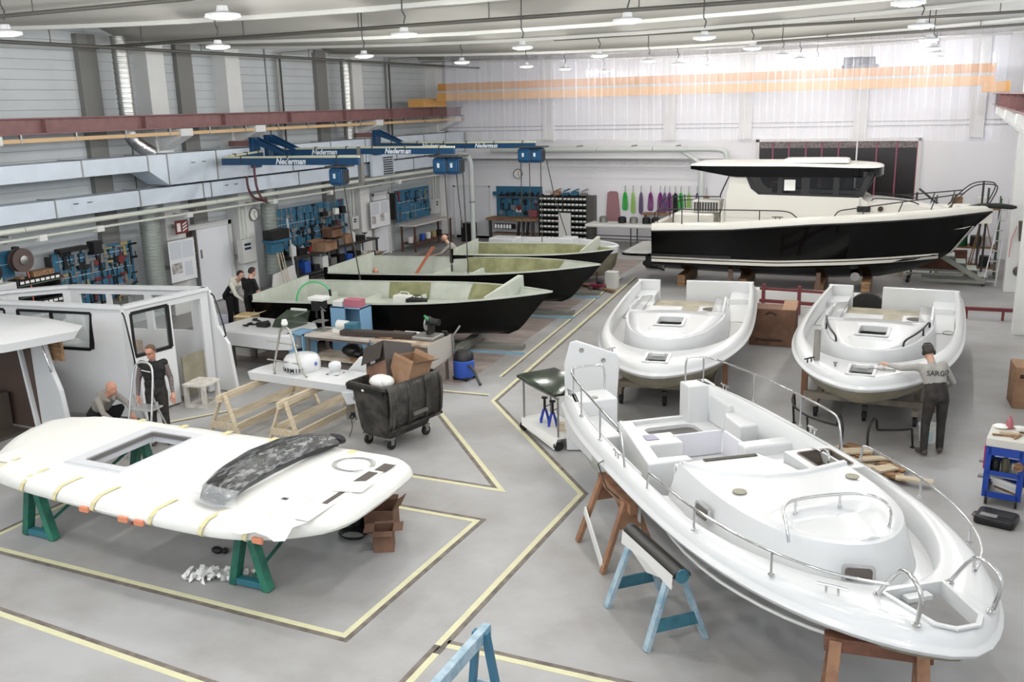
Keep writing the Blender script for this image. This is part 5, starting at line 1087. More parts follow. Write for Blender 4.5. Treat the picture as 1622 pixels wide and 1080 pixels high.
def framed_window(parent, pts, m, w=.05, th=.07):
    """dark window frame around a quadrilateral and a pane inside it"""
    P = [Vector(p) for p in pts]; c = sum(P, Vector()) / len(P)
    b = MB()
    for a, e in zip(P, P[1:] + P[:1]): b.bar(a, e, th, w, up=(P[1] - P[0]).cross(P[2] - P[1]).cross(e - a))
    o = b.build('window_frame', m, parent)
    n = (P[1] - P[0]).cross(P[2] - P[1]).normalized() * .006
    g = MB(); g.ext([p + (c - p) * .02 for p in P], n); g.build('pane', CGL, o)
CGL = mat_clear('cabin_pane', 'dfe6e6', 0.06, 0.03, 0.5)
ca = thing('wheelhouse_shell', 'white wheelhouse shell without a roof, behind the plaid-sleeved man', 'wheelhouse', (-14.8, 12.5, 0))
NA, FA, FF, MF, NF = Vector((-13.22, 11.82, 0)), Vector((-13.02, 13.72, 0)), Vector((-15.95, 13.05, 0)), Vector((-16.75, 12.2, 0)), Vector((-17.0, 11.3, 0))
zt_ = 2.06
b = MB(); wall_panel(b, NF, NA, 0.04, zt_, .06, [(1.5, 3.15, 1.28, 1.96), (.25, 1.2, 1.28, 1.96)]); b.build('near_side', GEL, ca)
def along(p, q, u, z): d = (q - p).normalized(); return p + d * u + Vector((0, 0, z))
framed_window(ca, [along(NF, NA, 1.5, 1.28), along(NF, NA, 3.05, 1.28), along(NF, NA, 3.15, 1.96), along(NF, NA, 1.5, 1.96)], BLACK)
framed_window(ca, [along(NF, NA, .25, 1.28), along(NF, NA, 1.2, 1.28), along(NF, NA, 1.2, 1.96), along(NF, NA, .25, 1.96)], BLACK)
b = MB(); b.bar(along(NF, NA, 2.25, 1.28), along(NF, NA, 2.25, 1.96), .06, .06); b.build('window_post', BLACK, ca)
b = MB(); wall_panel(b, NA, FA, 0.04, zt_, .06, [(0.14, .95, 1.15, 1.95), (1.02, 1.72, 0.04, 1.93)]); b.build('after_bulkhead', GEL, ca)
framed_window(ca, [along(NA, FA, .14, 1.15), along(NA, FA, .95, 1.15), along(NA, FA, .95, 1.95), along(NA, FA, .14, 1.95)], BLACK, .06)
b = MB(); wall_panel(b, FA, FF, 0.04, zt_, .06, [(.35, 1.2, 1.25, 1.95), (1.35, 2.1, 1.25, 1.95), (2.2, 2.8, 1.25, 1.95)]); b.build('far_side', GEL, ca)
b = MB(); wall_panel(b, FF, MF, 0.7, zt_, .06, [(.15, .95, 1.3, 1.97)]); wall_panel(b, MF, NF, 0.7, zt_, .06, [(.1, .82, 1.3, 1.97)]); b.build('windscreen_wall', GEL, ca)
b = MB(); ring = [NF, NA, FA, FF, MF]
for a, e in zip(ring, ring[1:] + ring[:1]): b.bar(a + Vector((0, 0, zt_ + .03)), e + Vector((0, 0, zt_ + .03)), .16, .06)
b.build('roof_flange', GEL, ca)
# side wings that carry the roof overhang, grab rails
for base, yy in ((FA, 13.75), (NA, 11.8)):
    b = MB()
    if yy > 13: b.ext([(-13.04, yy, 0.02), (-12.5, yy, 0.02), (-12.62, yy, 1.0), (-12.86, yy, 1.35), (-12.98, yy, 2.05), (-13.04, yy, 2.05)], (0, .08, 0)); b.build('side_wing', GEL, ca, bevel=.02); MB().tube(smoothpath([(-12.9, yy - .03, 2.0), (-12.8, yy - .05, 1.95), (-12.6, yy - .05, 1.2), (-12.68, yy - .02, 1.15)], 1), .016, 7).build('grab_rail', RB, ca, smooth=50)
    else: b.ext([(-13.24, yy, 0.02), (-12.92, yy, 0.02), (-12.98, yy, .9), (-13.08, yy, 1.2), (-13.18, yy, 2.05), (-13.24, yy, 2.05)], (0, .07, 0)); b.build('side_wing', GEL, ca, bevel=.02); MB().tube(smoothpath([(-13.18, yy - .02, 2.0), (-13.1, yy - .05, 1.95), (-12.98, yy - .05, 1.1), (-13.06, yy, 1.05)], 1), .016, 7).build('grab_rail', RB, ca, smooth=50)
b = MB(); b.span(-16.8, -13.2, 11.9, 13.0, 0.0, 0.1); b.build('floor_pan', OLIVE, ca)
b = MB(); b.span(-15.2, -14.2, 12.95, 13.1, 0.1, 1.1); b.build('brown_panel', OLDWOOD, ca); b = MB(); b.span(-13.1, -13.06, 12.95, 13.55, .1, .9); b.build('raw_lining', OLIVE, ca)
b = MB(); b.lathe([(0, 0), (.14, 0), (.17, .1), (.06, .2), (0, .2)], (-15.4, 12.5, 1.0), 12); b.build('seat_post_cover', MATT, ca)
cb = thing('wheelhouse_module', 'white wheelhouse with a thick shiny roof, cut off by the picture edge', 'wheelhouse', (-14.4, 10.2, 0))
b = MB(); b.loft([[(x, y, z) for x, y in ((-17.0, 8.9), (-13.75, 9.15), (-13.3, 9.5), (-12.98, 10.55), (-13.2, 10.85), (-14.0, 11.0), (-17.0, 11.0))] for z in (1.83,)] + [[(x, y, 1.97) for x, y in ((-17.0, 8.9), (-13.7, 9.15), (-13.25, 9.5), (-12.9, 10.6), (-13.15, 10.9), (-14.0, 11.05), (-17.0, 11.05))]] + [[(x, y, 2.04) for x, y in ((-17.0, 9.0), (-13.9, 9.25), (-13.5, 9.6), (-13.25, 10.5), (-13.4, 10.75), (-14.0, 10.9), (-17.0, 10.9))]]); b.build('roof', GEL, cb, smooth=50)
b = MB(); b.ext([(-14.35, 10.72, 0.05), (-13.62, 10.72, 0.05), (-13.72, 10.72, .8), (-13.86, 10.72, 1.15), (-14.02, 10.72, 1.85), (-14.55, 10.72, 1.85)], (0, .1, 0)); b.build('side_wing', GEL, cb, bevel=.03)
b = MB(); b.ext([(-14.3, 10.72, 0.05), (-14.28, 10.6, 0.05), (-14.5, 10.6, 1.85), (-14.52, 10.72, 1.85)], (-.05, 0, 0)); b.build('door_post', GEL, cb, bevel=.02)
MB().tube(smoothpath([(-14.0, 10.68, 1.75), (-13.96, 10.66, 1.68), (-13.78, 10.66, 1.2), (-13.84, 10.7, 1.14)], 1), .018, 7).build('grab_rail', CHROME, cb, smooth=50)
b = MB(); b.span(-14.05, -13.7, 10.85, 10.9, 1.3, 1.8); b.build('brown_panel', OLDWOOD, cb)
b = MB(); b.span(-17, -14.3, 10.7, 10.75, .05, 1.85); b.span(-17, -16.9, 9.2, 10.7, .05, 1.85); b.build('inner_wall', mat('brown_lining', '54443c', 0.6), cb)
b = MB(); b.span(-17, -14.5, 9.2, 10.6, .0, .06); b.span(-16.2, -14.9, 9.9, 10.6, .06, .7); b.build('inner_floor', mat('dark_lining', '4a4239', 0.6), cb)
# ---------------------------------------------------------------- sawhorses
def sawhorse(label, p, q, h, spread, mbeam, mleg, bw=.09, bh=.12, lw=.07, lt=.045, over=.12, brace=None, low=None, group='sawhorses', apron=True):
    """beam from p to q on the floor plan; legs splay across it at both ends"""
    p, q = Vector((p[0], p[1], 0)), Vector((q[0], q[1], 0)); c = (p + q) / 2; d = (q - p); L = d.length; rz = math.atan2(d.y, d.x)
    t = thing('sawhorse', label, 'sawhorse', c, rz, group, local=True)
    MB().span(-L / 2 - over, L / 2 + over, -bw / 2, bw / 2, h - bh, h).build('beam', mbeam, t, bevel=.006)
    for s in (-1, 1):
        x = s * (L / 2 - .02)
        for g in (-1, 1): MB().bar((x + s * .04, g * spread, 0.0), (x - s * .01, g * (bw / 2 + .005), h - .015), lw, lt, up=(0, 1, 0)).build('leg', mleg, t, bevel=.004)
        if apron: MB().ext([(x + s * .03, -spread * .42, h * .62), (x + s * .03, spread * .42, h * .62), (x + s * .01, bw * .75, h - bh * .4), (x + s * .01, -bw * .75, h - bh * .4)], (s * .02, 0, 0)).build('gusset', mbeam, t)
        else: MB().ext([(x + s * .04, -spread * .8, h * .22), (x + s * .04, spread * .8, h * .22), (x + s * .035, spread * .66, h * .38), (x + s * .035, -spread * .66, h * .38)], (s * .02, 0, 0)).build('cross_board', mbeam, t)
    if low:
        for g in (-1, 1): MB().bar((-L / 2, g * spread * .78, h * .28), (L / 2, g * spread * .78, h * .28), .03, low, up=(0, 0.25 * g, 1)).build('stretcher', mbeam, t)
    if brace: MB().bar((-L / 2, -spread * .75, h * .5), (L / 2, -spread * .95, h * .05), .02, .12).build('brace', brace, t)
    return t
TEAL = mat('teal_paint', '2d5f70', 0.5, col2='3f7484', scale=6); TEAL2 = mat('pale_blue_paint', '7d9cae', 0.5, col2='a9bcc6', scale=7)
GREENP = mat('green_paint', '2f7a62', 0.5, col2='1f5a4c', scale=4); BROWN = mat('brown_sawhorse', '9f7658', 0.65, col2='83604a', scale=5); BROWN2 = mat('dark_brown_sawhorse', '7d5443', 0.6, col2='63402f', scale=5)
# teal folding trestle with padded top
t = sawhorse('pale blue and teal trestle with a black padded top beside the large deck moulding', (-2.82, 9.05), (-2.2, 8.42), .86, .34, TEAL, TEAL2, .07, .08, .085, .05, .1, group='sawhorses', apron=False)
b = MB(); b.loft([[(x, .10 * math.cos(a), .80 + .085 * math.sin(a)) for a in [PI * k / 8 for k in range(9)]] for x in (-.56, .56)], closed=True); b.build('pad', mat('black_pad', '262320', 0.35), t, smooth=50)
b = MB(); b.loft([[(x, -.105, .84), (x, -.12, .74 - .10 * abs(x)), (x, -.10, .60 + .22 * (1 - min(1, abs(abs(x) - .45) * 4)))] for x in (-.56, -.45, -.3, 0, .3, .45, .56)], closed=False, cap0=False, cap1=False); b.build('pad_cloth', mat('pad_white', 'd9d7d3', 0.7), t)
for s in (-1, 1): MB().cyl((s * .555, 0, .815), (s * .575, 0, .815), .075, n=14).build('pad_end', TEAL, t)
sawhorse('brown timber sawhorse with a white brace under the stern of the large deck moulding', (-3.66, 10.42), (-3.12, 9.78), .86, .36, BROWN, BROWN, .1, .12, .09, .05, .12, brace=MATT)
sawhorse('worn dark brown sawhorse under the bow of the large deck moulding', (-.62, 7.62), (.12, 7.72), .93, .34, BROWN2, BROWN, .14, .13, .1, .06, .06)
sawhorse('blue steel trestle at the bottom edge of the picture beside the yellow line', (-3.48, 5.1), (-3.48, 6.62), .88, .16, TEAL2, mat('blue_steel', '356a84', 0.45), .08, .12, .07, .06, .1, apron=False)
for x, lb in ((-10.6, 'end by the picture edge'), (-7.07, 'end by the paper pile')):
    t = thing('sawhorse', 'green A-frame sawhorse under the masked roof, at its ' + lb, 'sawhorse', (x, 8.3, 0), 0, 'sawhorses', local=True)
    MB().span(-.07, .07, -.75, 1.35, .70, .80).build('beam', GREENP, t, bevel=.006)
    for y in (-.62, 1.2):
        for s in (-1, 1): MB().bar((s * .25, y, .0), (s * .05, y, .76), .1, .12, up=(0, 1, 0)).build('leg', GREENP, t, bevel=.008)
        MB().span(-.26, .26, y - .05, y + .05, .02, .10).build('foot_bar', mat('teal_foot', '2f6f7c', 0.5), t, bevel=.006)
    MB().bar((.0, -.6, .1), (.0, 1.1, .7), .03, .03).build('brace', GREENP, t)
sawhorse('pale timber sawhorse under the blank end of the radar arch', (-10.93, 11.62), (-10.9, 13.75), .78, .34, WOOD, WOOD, .06, .12, .075, .04, .12, low=.14, apron=False)
sawhorse('pale timber sawhorse under the antenna end of the radar arch', (-9.72, 11.7), (-9.68, 13.8), .78, .34, WOOD, WOOD, .06, .12, .075, .04, .12, low=.14, apron=False)
# ---- radar arch
t = thing('radar_arch', 'white radar arch with radome and steel mast frame on two pale sawhorses', 'radar arch', (-9.95, 12.75, .78))
b = MB(); b.loft([[(x, y, z) for x, y in pts] for z, pts in ((.785, [(-11.05, 12.5), (-9.05, 12.42), (-8.85, 12.5), (-8.8, 13.05), (-10.9, 13.1)]), (.93, [(-11.08, 12.48), (-9.0, 12.38), (-8.78, 12.48), (-8.74, 13.1), (-10.92, 13.14)]), (.99, [(-10.95, 12.6), (-9.05, 12.48), (-8.9, 12.55), (-8.85, 13.0), (-10.85, 13.04)]))]); b.build('arch_body', GEL, t, smooth=40)
b = MB(); b.loft([[(-9.05, 12.40, .80), (-8.78, 12.5, .80), (-8.74, 13.1, .80), (-9.0, 13.05, .80)], [(-8.98, 12.45, .55), (-8.72, 12.55, .58), (-8.68, 13.0, .58), (-8.9, 12.98, .55)]]); b.build('arch_leg', GEL, t, bevel=.02)
MB().cyl((-8.80, 12.48, .70), (-8.78, 12.44, .70), .045, n=12).build('bolt_boss', STEEL, t)
b = MB(); b.lathe([(0, 0), (.3, 0), (.32, .03), (.325, .12), (.31, .21), (.26, .27), (.1, .3), (0, .3)], (-10.1, 12.78, .985), 28); rd = b.build('radome', GEL, t, smooth=40)
for k, chh in enumerate('GARMIN'):
    a = math.radians(-127 + 14 * k); r = .327; o = Vector((-10.1 + r * math.cos(a), 12.78 + r * math.sin(a), 1.045)); text_mesh('lettering', chh, .105, frame_m(o, (-math.sin(a), math.cos(a), 0), (0, 0, 1)), BLACK, rd, bold=.002)
b = MB(); b.lathe([(.026, -.002), (.036, -.002), (.036, .002), (.026, .002)], (-10.1 + .325 * math.cos(-.1), 12.78 + .325 * math.sin(-.1), 1.13), 16, (math.cos(-.1), math.sin(-.1), 0)); b.build('round_mark', mat('mark_blue', '5870a8', 0.5), rd)
b = MB(); b.lathe([(0, 0), (.13, 0), (.13, .02), (.06, .03), (.06, .06), (.10, .09), (.115, .15), (.10, .2), (.05, .225), (0, .23)], (-9.38, 12.75, .985), 20); b.build('antenna_dome', GEL, t, smooth=50)
MB().span(-9.5, -9.26, 12.63, 12.87, .985, .995).build('antenna_plate', DGREY, t)
b = MB(); b.ext([(-9.55, 13.15, .8), (-8.78, 13.2, .66), (-8.98, 13.2, 1.15), (-9.16, 13.18, 1.2)], (0.0, .08, 0)); b.build('side_fin', GEL, t, bevel=.02)
fr = mat('mast_tube', 'a9a69c', 0.3, 0.7)
MB().tube(smoothpath([(-10.42, 12.42, .98), (-10.5, 12.5, 1.05), (-10.42, 12.6, 1.55), (-10.38, 12.62, 1.72), (-10.28, 12.62, 1.8), (-10.18, 12.62, 1.72), (-10.06, 12.58, 1.45), (-9.9, 12.45, 1.1), (-9.72, 12.4, .99)], 1), .02, 8).build('mast_frame', fr, t, smooth=60)
MB().tube([(-10.68, 12.6, 1.5), (-10.0, 12.6, 1.47)], .013, 6).build('cross_bar', fr, t); MB().tube([(-10.62, 12.5, 1.2), (-9.95, 12.48, 1.18)], .015, 6).build('lower_bar', fr, t)
MB().lathe([(0, 0), (.05, 0), (.06, .03), (.04, .1), (0, .1)], (-10.28, 12.62, 1.81), 12).build('mast_light', MATT, t)
b = MB()
for k in range(7): b.tube(smoothpath([(-8.98 + .02 * k, 12.5, .58), (-8.98 + .03 * k, 12.42, .45), (-8.92 + .03 * k, 12.38, .3 + .03 * (k % 3)), (-8.85 + .01 * k, 12.4, .46)]), .007, 5)
b.tube(smoothpath([(-8.9, 12.4, .4), (-8.8, 12.35, .25), (-8.86, 12.3, .05)]), .007, 5); b.build('cable_bundle', BLACK, t)
# ---- masked roof
FILM = mat('masking_film', 'e9e8e2', 0.42, bump=0.25, bscale=7); TAPE = mat('masking_tape', 'd9cf9e', 0.6); ORT = mat('orange_tape', 'd98a68', 0.6)
t = thing('masked_roof', 'white cabin roof wrapped in masking film lying on the green sawhorses', 'boat roof', (-8.8, 8.5, .8))
OUT = [(-11.25, 7.5), (-10.6, 7.36), (-9.4, 7.26), (-8.4, 7.2), (-7.4, 7.2), (-6.8, 7.28), (-6.3, 7.52), (-5.88, 7.92), (-5.86, 8.6), (-5.9, 9.3), (-5.98, 9.74), (-7.0, 9.82), (-8.5, 9.8), (-10.2, 9.72), (-11.3, 9.66), (-12.05, 9.35), (-12.1, 8.9), (-11.85, 8.2)]
def scale_out(k, z, wob=0.0):
    cx, cy = -8.8, 8.52; rnd = random.Random(5); o = []
    for i, (x, y) in enumerate(smoothclosed(OUT)):
        dx, dy = x - cx, y - cy; L = math.hypot(dx, dy); f = (L - k) / L; o.append((cx + dx * f, cy + dy * f, z + (rnd.uniform(-wob, wob) if wob else 0)))
    return o
def smoothclosed(P):
    P = [Vector(p) for p in P]
    for _ in range(2):
        Q = []
        for a, b_ in zip(P, P[1:] + P[:1]): Q += [a * .75 + b_ * .25, a * .25 + b_ * .75]
        P = Q
    return [(p.x, p.y) for p in P]
b = MB(); lay = [scale_out(.12, .80), scale_out(.03, .805), scale_out(0, .85, .004), scale_out(0.02, .92, .006), scale_out(.09, .985, .006), scale_out(.24, 1.01, .005)]
b.loft(lay, cap0=False, cap1=False)
# top: flat frame of film round a rectangular field x -10.3..-6.0, y 7.75..9.45 and a hatch opening inside it
inn = lay[-1]; b2 = [(min(max(x, -11.3), -6.12), min(max(y, 7.62), 9.5), 1.022) for x, y, z in inn]; b.loft([inn, b2], cap0=False, cap1=False)
xs = [-11.3, -10.06, -9.2, -7.9, -6.12]; ys = [7.62, 8.0, 9.25, 9.5]
for i in range(4):
    for j in range(3):
        if i == 1 and j == 1: continue
        b.add([(xs[i], ys[j], 1.022), (xs[i + 1], ys[j], 1.022), (xs[i + 1], ys[j + 1], 1.022), (xs[i], ys[j + 1], 1.022)], [(0, 1, 2, 3)])
o = b.build('film_skin', FILM, t, smooth=45)
for k, (x, y0) in enumerate(((-11.05, 7.46), (-10.35, 7.33), (-9.7, 7.28), (-9.0, 7.23), (-8.05, 7.2), (-7.3, 7.2), (-6.75, 7.29))):
    b = MB(); b.loft([[(x - .03 + dx, y, z), (x + .03 + dx, y, z)] for y, z, dx in ((y0 + .03, .80, .0), (y0 - .012, .84, 0), (y0 - .012, .86, 0), (y0 + .01, .93, .02), (y0 + .09, 1.0, .05), (y0 + .26, 1.027, .1), (y0 + .34, 1.029, .12))], closed=False, cap0=False, cap1=False); b.build('tape_strip', TAPE, t)
for k, (x, y) in enumerate(((-6.9, 9.66), (-8.2, 9.68), (-9.0, 9.66), (-9.8, 9.64), (-10.6, 9.62))):
    MB().span(x - .05, x + .05, y - .18, y + .02, 1.013, 1.018).build('tape_strip', TAPE, t)
for x, y in ((-11.3, 7.55), (-9.12, 7.215), (-8.45, 7.18), (-8.2, 7.18), (-6.6, 7.33), (-7.5, 9.75)):
    MB().span(x - .07, x + .07, y - .02, y + .02, .80, .87).build('orange_tape_strip', ORT, t, bevel=.01)
b = MB(); hole_plate(b, -10.2, -9.1, 7.88, 9.36, -10.02, -9.26, 8.03, 9.22, 1.05, .16, .05); b.span(-10.2, -9.1, 7.87, 7.885, 1.02, 1.05); b.build('hatch_frame', mat('hatch_grey_white', 'd4d5d8', 0.35), t)
b = MB(); hole_plate(b, -10.04, -9.22, 8.01, 9.24, -9.98, -9.3, 8.07, 9.18, 1.035, .05, .03); b.build('hatch_seal', mat('seal_grey', '6f6d6a', 0.5), t)
b = MB(); b.loft([[(x, y, z) for x, y in ((-9.2, 7.86), (-7.35, 7.72), (-7.3, 9.3), (-9.2, 9.36))] for z in (1.023, 1.05)] + [[(-9.17, 7.89, 1.062), (-7.38, 7.75, 1.062), (-7.33, 9.27, 1.062), (-9.17, 9.33, 1.062)]]); b.build('sliding_roof_panel', mat('panel_white', 'e8e8e4', 0.4), t)
MB().span(-7.0, -6.45, 7.8, 9.5, 1.023, 1.03).build('after_panel', MATS['panel_white'], t)
dk = mat('slot_dark', '564e49', 0.7)
for (x0, y0, x1, y1) in ((-6.27, 8.08, -6.2, 8.5), (-6.3, 8.62, -6.16, 9.1), (-6.26, 9.16, -6.1, 9.4)): MB().span(x0, x1, y0, y1, 1.0225, 1.026).build('slot_opening', dk, t)
MB().span(-6.8, -6.66, 7.95, 8.05, 1.031, 1.036).build('white_sticker', PAPER, t); MB().span(-6.77, -6.69, 7.97, 8.03, 1.036, 1.038).build('sticker_print', DGREY, t)
for k in range(3): MB().tube([(-6.62 + .26 * math.cos(a) + .03 * k, 9.2 + .22 * math.sin(a), 1.035 + .006 * k) for a in [2 * PI * i / 28 for i in range(26)]], .005, 5).build('cable_loop', mat('cable_grey', '9a9a98', 0.5), t)
b = MB(); b.prism([(-6.35, 8.4), (-6.0, 8.5), (-6.02, 8.85), (-6.3, 8.72)], 1.03, 1.036); b.build('loose_film', FILM, t)
b = MB(); rr = random.Random(2); pts = [(-7.2 + .15 * i, 7.42 + .05 * math.sin(i * 1.7)) for i in range(8)]
b.loft([[(x, y - .14, .93 + .02 * math.sin(i * 2)), (x, y, 1.035 + .012 * math.sin(i * 3)), (x + .05, y + .2, 1.03)] for i, (x, y) in enumerate(pts)], closed=False, cap0=False, cap1=False); b.build('film_flap', FILM, t, smooth=60)
# plastic-wrapped spoiler lying on the roof
WRAP = mat('clear_wrap_over_black', '1d1d1d', 0.18, col2='6d6f70', scale=7.0, bump=1.0, bscale=11, stretch=(2.2, 0.7, 2), spec=0.9, detail=6, lo=0.38, hi=0.52)
t = thing('roof_spoiler', 'black roof spoiler wrapped in clear plastic lying across the masked roof', 'spoiler', (-7.35, 8.6, 1.05))
sp = [(7.58, -7.42, .17, .10), (7.75, -7.5, .20, .17), (8.1, -7.58, .23, .21), (8.6, -7.62, .25, .22), (9.1, -7.56, .24, .21), (9.5, -7.42, .2, .17), (9.68, -7.30, .15, .12)]
rings = []
for y, xc, w, h in sp: rings.append([(xc - w * 1.2, y, 1.065), (xc - w * 1.1, y, 1.065 + h * .55), (xc - w * .5, y, 1.065 + h), (xc + w * .6, y - .02, 1.065 + h * .95), (xc + w * 1.3, y - .05, 1.065 + h * .5), (xc + w * 1.35, y - .05, 1.065 + h * .3), (xc + w * .8, y - .03, 1.065)])
MB().loft(rings).build('spoiler_body', WRAP, t, smooth=50)
b = MB(); b.loft([[(xc + w * 1.3, y - .05, 1.07 + h * .3), (xc + w * 1.38, y - .06, 1.07 + h * .28), (xc + w * 1.2, y - .06, 1.063), (xc + w * 1.1, y - .05, 1.063)] for y, xc, w, h in sp]); b.build('lower_lip', mat('gloss_black', '080808', 0.1), t)
for s, y in ((-1, 7.55), (1, 9.7)): MB().ell((-7.35 if s < 0 else -7.2, y, 1.13), (.16, .05, .075), 10, 6).build('end_cap', mat('plum_black', '1a1018', 0.3), t, smooth=60)
b = MB(); b.loft([[(-7.75, 7.62, 1.06), (-7.62, 7.5, 1.07), (-7.3, 7.45, 1.065), (-7.05, 7.55, 1.065)], [(-7.72, 7.66, 1.15), (-7.6, 7.53, 1.2), (-7.3, 7.5, 1.19), (-7.1, 7.58, 1.14)], [(-7.66, 7.75, 1.2), (-7.55, 7.62, 1.25), (-7.3, 7.6, 1.24), (-7.1, 7.68, 1.2)]], closed=False, cap0=False, cap1=False); b.build('loose_wrap', mat_clear('loose_plastic', 'dfe2e2', 0.3, 0.15, 0.7), t, smooth=60)
# ---- under the roof: open cartons, cable, paper shavings
open_carton('small open carton with spread flaps beside the roof corner, farther from the paper pile', (-6.15, 9.12, 0), (.25, .25, .28), .5, CARD2, spread=.15)
open_carton('open carton half under the corner of the masked roof', (-6.5, 9.62, 0), (.38, .38, .32), .35, CARD2, (1, 1, 1, 0), spread=.9)
b = MB()
for k in range(4): b.tube([(-6.72 + (.16 + .012 * k) * math.cos(a), 9.25 + (.12 + .01 * k) * math.sin(a), .012 + .012 * k) for a in [2 * PI * i / 18 for i in range(18)]], .008, 5, closed=True)
solo('cable_coil', b, BLACK, 'black coil of cable on the floor behind the open cartons under the roof', 'cable')
b = MB(); b.lathe([(0, 0), (.09, 0), (.11, .2), (.06, .3), (0, .3)], (-6.8, 9.5, 0), 12); solo('work_lamp', b, BLACK, 'black work lamp on the floor under the roof beside the cable coil', 'lamp', smooth=40)
b = MB(); rr = random.Random(8)
for k in range(90):
    u = rr.random(); c = Vector((-7.95 + .62 * u + rr.gauss(0, .03), 7.55 + .28 * u + rr.gauss(0, .06), .015 + rr.random() * .09 * (1 - abs(u - .5)))); R = Euler((rr.uniform(-1, 1), rr.uniform(-1, 1), rr.uniform(0, 6))).to_matrix(); s = rr.uniform(.035, .07)
    b.add([c + R @ Vector(v) for v in ((-s, -s * .5, 0), (0, -s * .6, s * .35), (s, -s * .3, 0), (s * .8, s * .5, s * .1), (0, s * .6, s * .4), (-s, s * .5, 0))], [(0, 1, 4, 5), (1, 2, 3, 4)])
b.v = [(x, y, max(z, .004)) for x, y, z in b.v]
o = solo('paper_scraps', b, PAPER, 'pile of torn white masking paper on the floor by a green sawhorse', 'paper scraps'); o['kind'] = 'stuff'
for i, (x, y, rz_) in enumerate(((-9.9, 8.9, .5), (-8.05, 8.2, .2))):
    b = MB(); b.ell((x, y, .045), (.09, .06, .045), 9, 5); b.ell((x + .1, y + .03, .04), (.05, .05, .04), 8, 5); solo('crumpled_paper', b, [PAPER, TM[0]][i], ['white crumpled paper on the floor beside the far green sawhorse leg', 'black and white tape scrap on the shaded floor under the roof middle'][i], 'scrap', smooth=60)
b = MB(); b.tube(smoothpath([(-9.75, 8.4, .02), (-9.9, 8.8, .02), (-9.6, 9.2, .02), (-9.3, 9.0, .02)]), .015, 6); solo('hose', b, MATS['orange_hose'], 'short reddish hose on the floor seen through the roof hatch', 'hose')
# ---- waste container
t = thing('waste_container', 'black four-wheeled waste container with its ribbed lid hanging open', 'waste container', (-8.12, 12.62, 0), math.radians(-12), local=True); BK = mat('worn_black_plastic', '4c4842', 0.55, col2='201e1c', scale=4.5, bump=.15, detail=8)
def rr_(x, y, r, z): return [(a, b_, z) for a, b_ in rrect(-x, x, -y, y, r, 3)]
b = MB(); b.loft([rr_(.30, .48, .06, .2), rr_(.33, .52, .06, .3), rr_(.39, .61, .06, 1.02), rr_(.42, .66, .05, 1.06), rr_(.42, .66, .05, 1.12), rr_(.38, .61, .05, 1.12), rr_(.36, .58, .05, .9), rr_(.31, .5, .05, .3)], cap0=True, cap1=True); b.build('tub', BK, t, smooth=35)
for k, x in enumerate((-.12, .02, .14)): MB().loft([[(x - .03, -.50 - .095 * (z - .3) - .002 - d, z), (x + .03, -.50 - .095 * (z - .3) - .002 - d, z)] for z, d in ((.42 + .06 * k, 0), (.5 + .06 * k, .02), (.66 + .07 * k, .02), (.72 + .07 * k, 0))], closed=False, cap0=False, cap1=False).build('moulded_rib', BLACK, t)
b = MB(); b.span(-.40, .40, -.69, -.64, 1.0, 1.07); b.cyl((-.47, -.6, 1.05), (-.40, -.6, 1.05), .04, n=10); b.cyl((.40, -.6, 1.05), (.45, -.6, 1.05), .04, n=10); b.build('lifting_bar', BLACK, t)
MB().span(-.05, .0, -.695, -.69, 1.02, 1.05).build('white_label', PAPER, t)
b = MB(); b.loft([[(.455 + dx, -.62, z), (.455 + dx, .62, z)] for dx, z in ((.0, 1.14), (.045, 1.05), (.06, .8), (.03, .5), (-.02, .36))], closed=False, cap0=False, cap1=False); ld = b.build('lid', BK, t, smooth=40, solid=.02)
for y in (-.56, -.2, .22, .58): MB().tube([(.47, y, 1.12), (.515, y, 1.04), (.535, y, .8), (.505, y, .5), (.455, y, .38)], .022, 6).build('lid_rib', BK, ld)
MB().bar((.475, -.62, .4), (.475, .62, .4), .05, .04).build('lid_edge', BK, ld); MB().bar((.53, -.12, .58), (.53, .2, .58), .05, .05).build('lid_grip', mat('grey_plastic', '6b6963', 0.5), ld)
for x in (-.26, .26):
    for y in (-.42, .42):
        MB().cyl((x - .025, y + .02, .085), (x + .025, y + .02, .085), .085, n=16).build('wheel', RUBBER, t, smooth=40); MB().span(x - .045, x - .035, y - .02, y + .05, .08, .2).span(x + .035, x + .045, y - .02, y + .05, .08, .2).span(x - .06, x + .06, y - .06, y + .06, .18, .21).build('wheel_fork', STEEL, t)
def closed_carton(name, label, c, d, R, m, cat='carton', extras=None):
    t = thing(name, label, cat, c, local=True); t.rotation_euler = R; w, l, h = d
    MB().span(-w / 2, w / 2, -l / 2, l / 2, 0, h).build('carton_body', m, t, bevel=.008)
    for k, (a, mm) in enumerate(extras or []): a.build(['tape_strip', 'print_label', 'lid_flap', 'side_mark'][k], mm, t)
    return t
DC = mat('black_printed_card', '3a332e', 0.5)
closed_carton('printed_carton', 'large black printed carton with a white tape strip tilted in the waste container', (-8.22, 12.72, .98), (.5, .62, .62), (math.radians(-18), math.radians(-24), math.radians(-12)), DC, extras=[(MB().span(-.04, .05, -.315, .315, .620, .624), PAPER), (MB().span(-.12, .0, -.318, -.312, .3, .36), PAPER), (MB().add([(-.25, -.31, .61), (.25, -.31, .61), (.25, -.42, .3), (-.25, -.42, .3)], [(0, 1, 2, 3)]), DC), (MB().span(-.25, .25, -.314, -.31, .0, .28), CARD2)])
open_carton('brown carton with loose flaps stuck in the waste container behind the white bag', (-7.95, 12.72, .92), (.42, .5, .5), .1, CARD, (1, 0, 1, 1), .9, tilt=(math.radians(-8), math.radians(14), -.2))
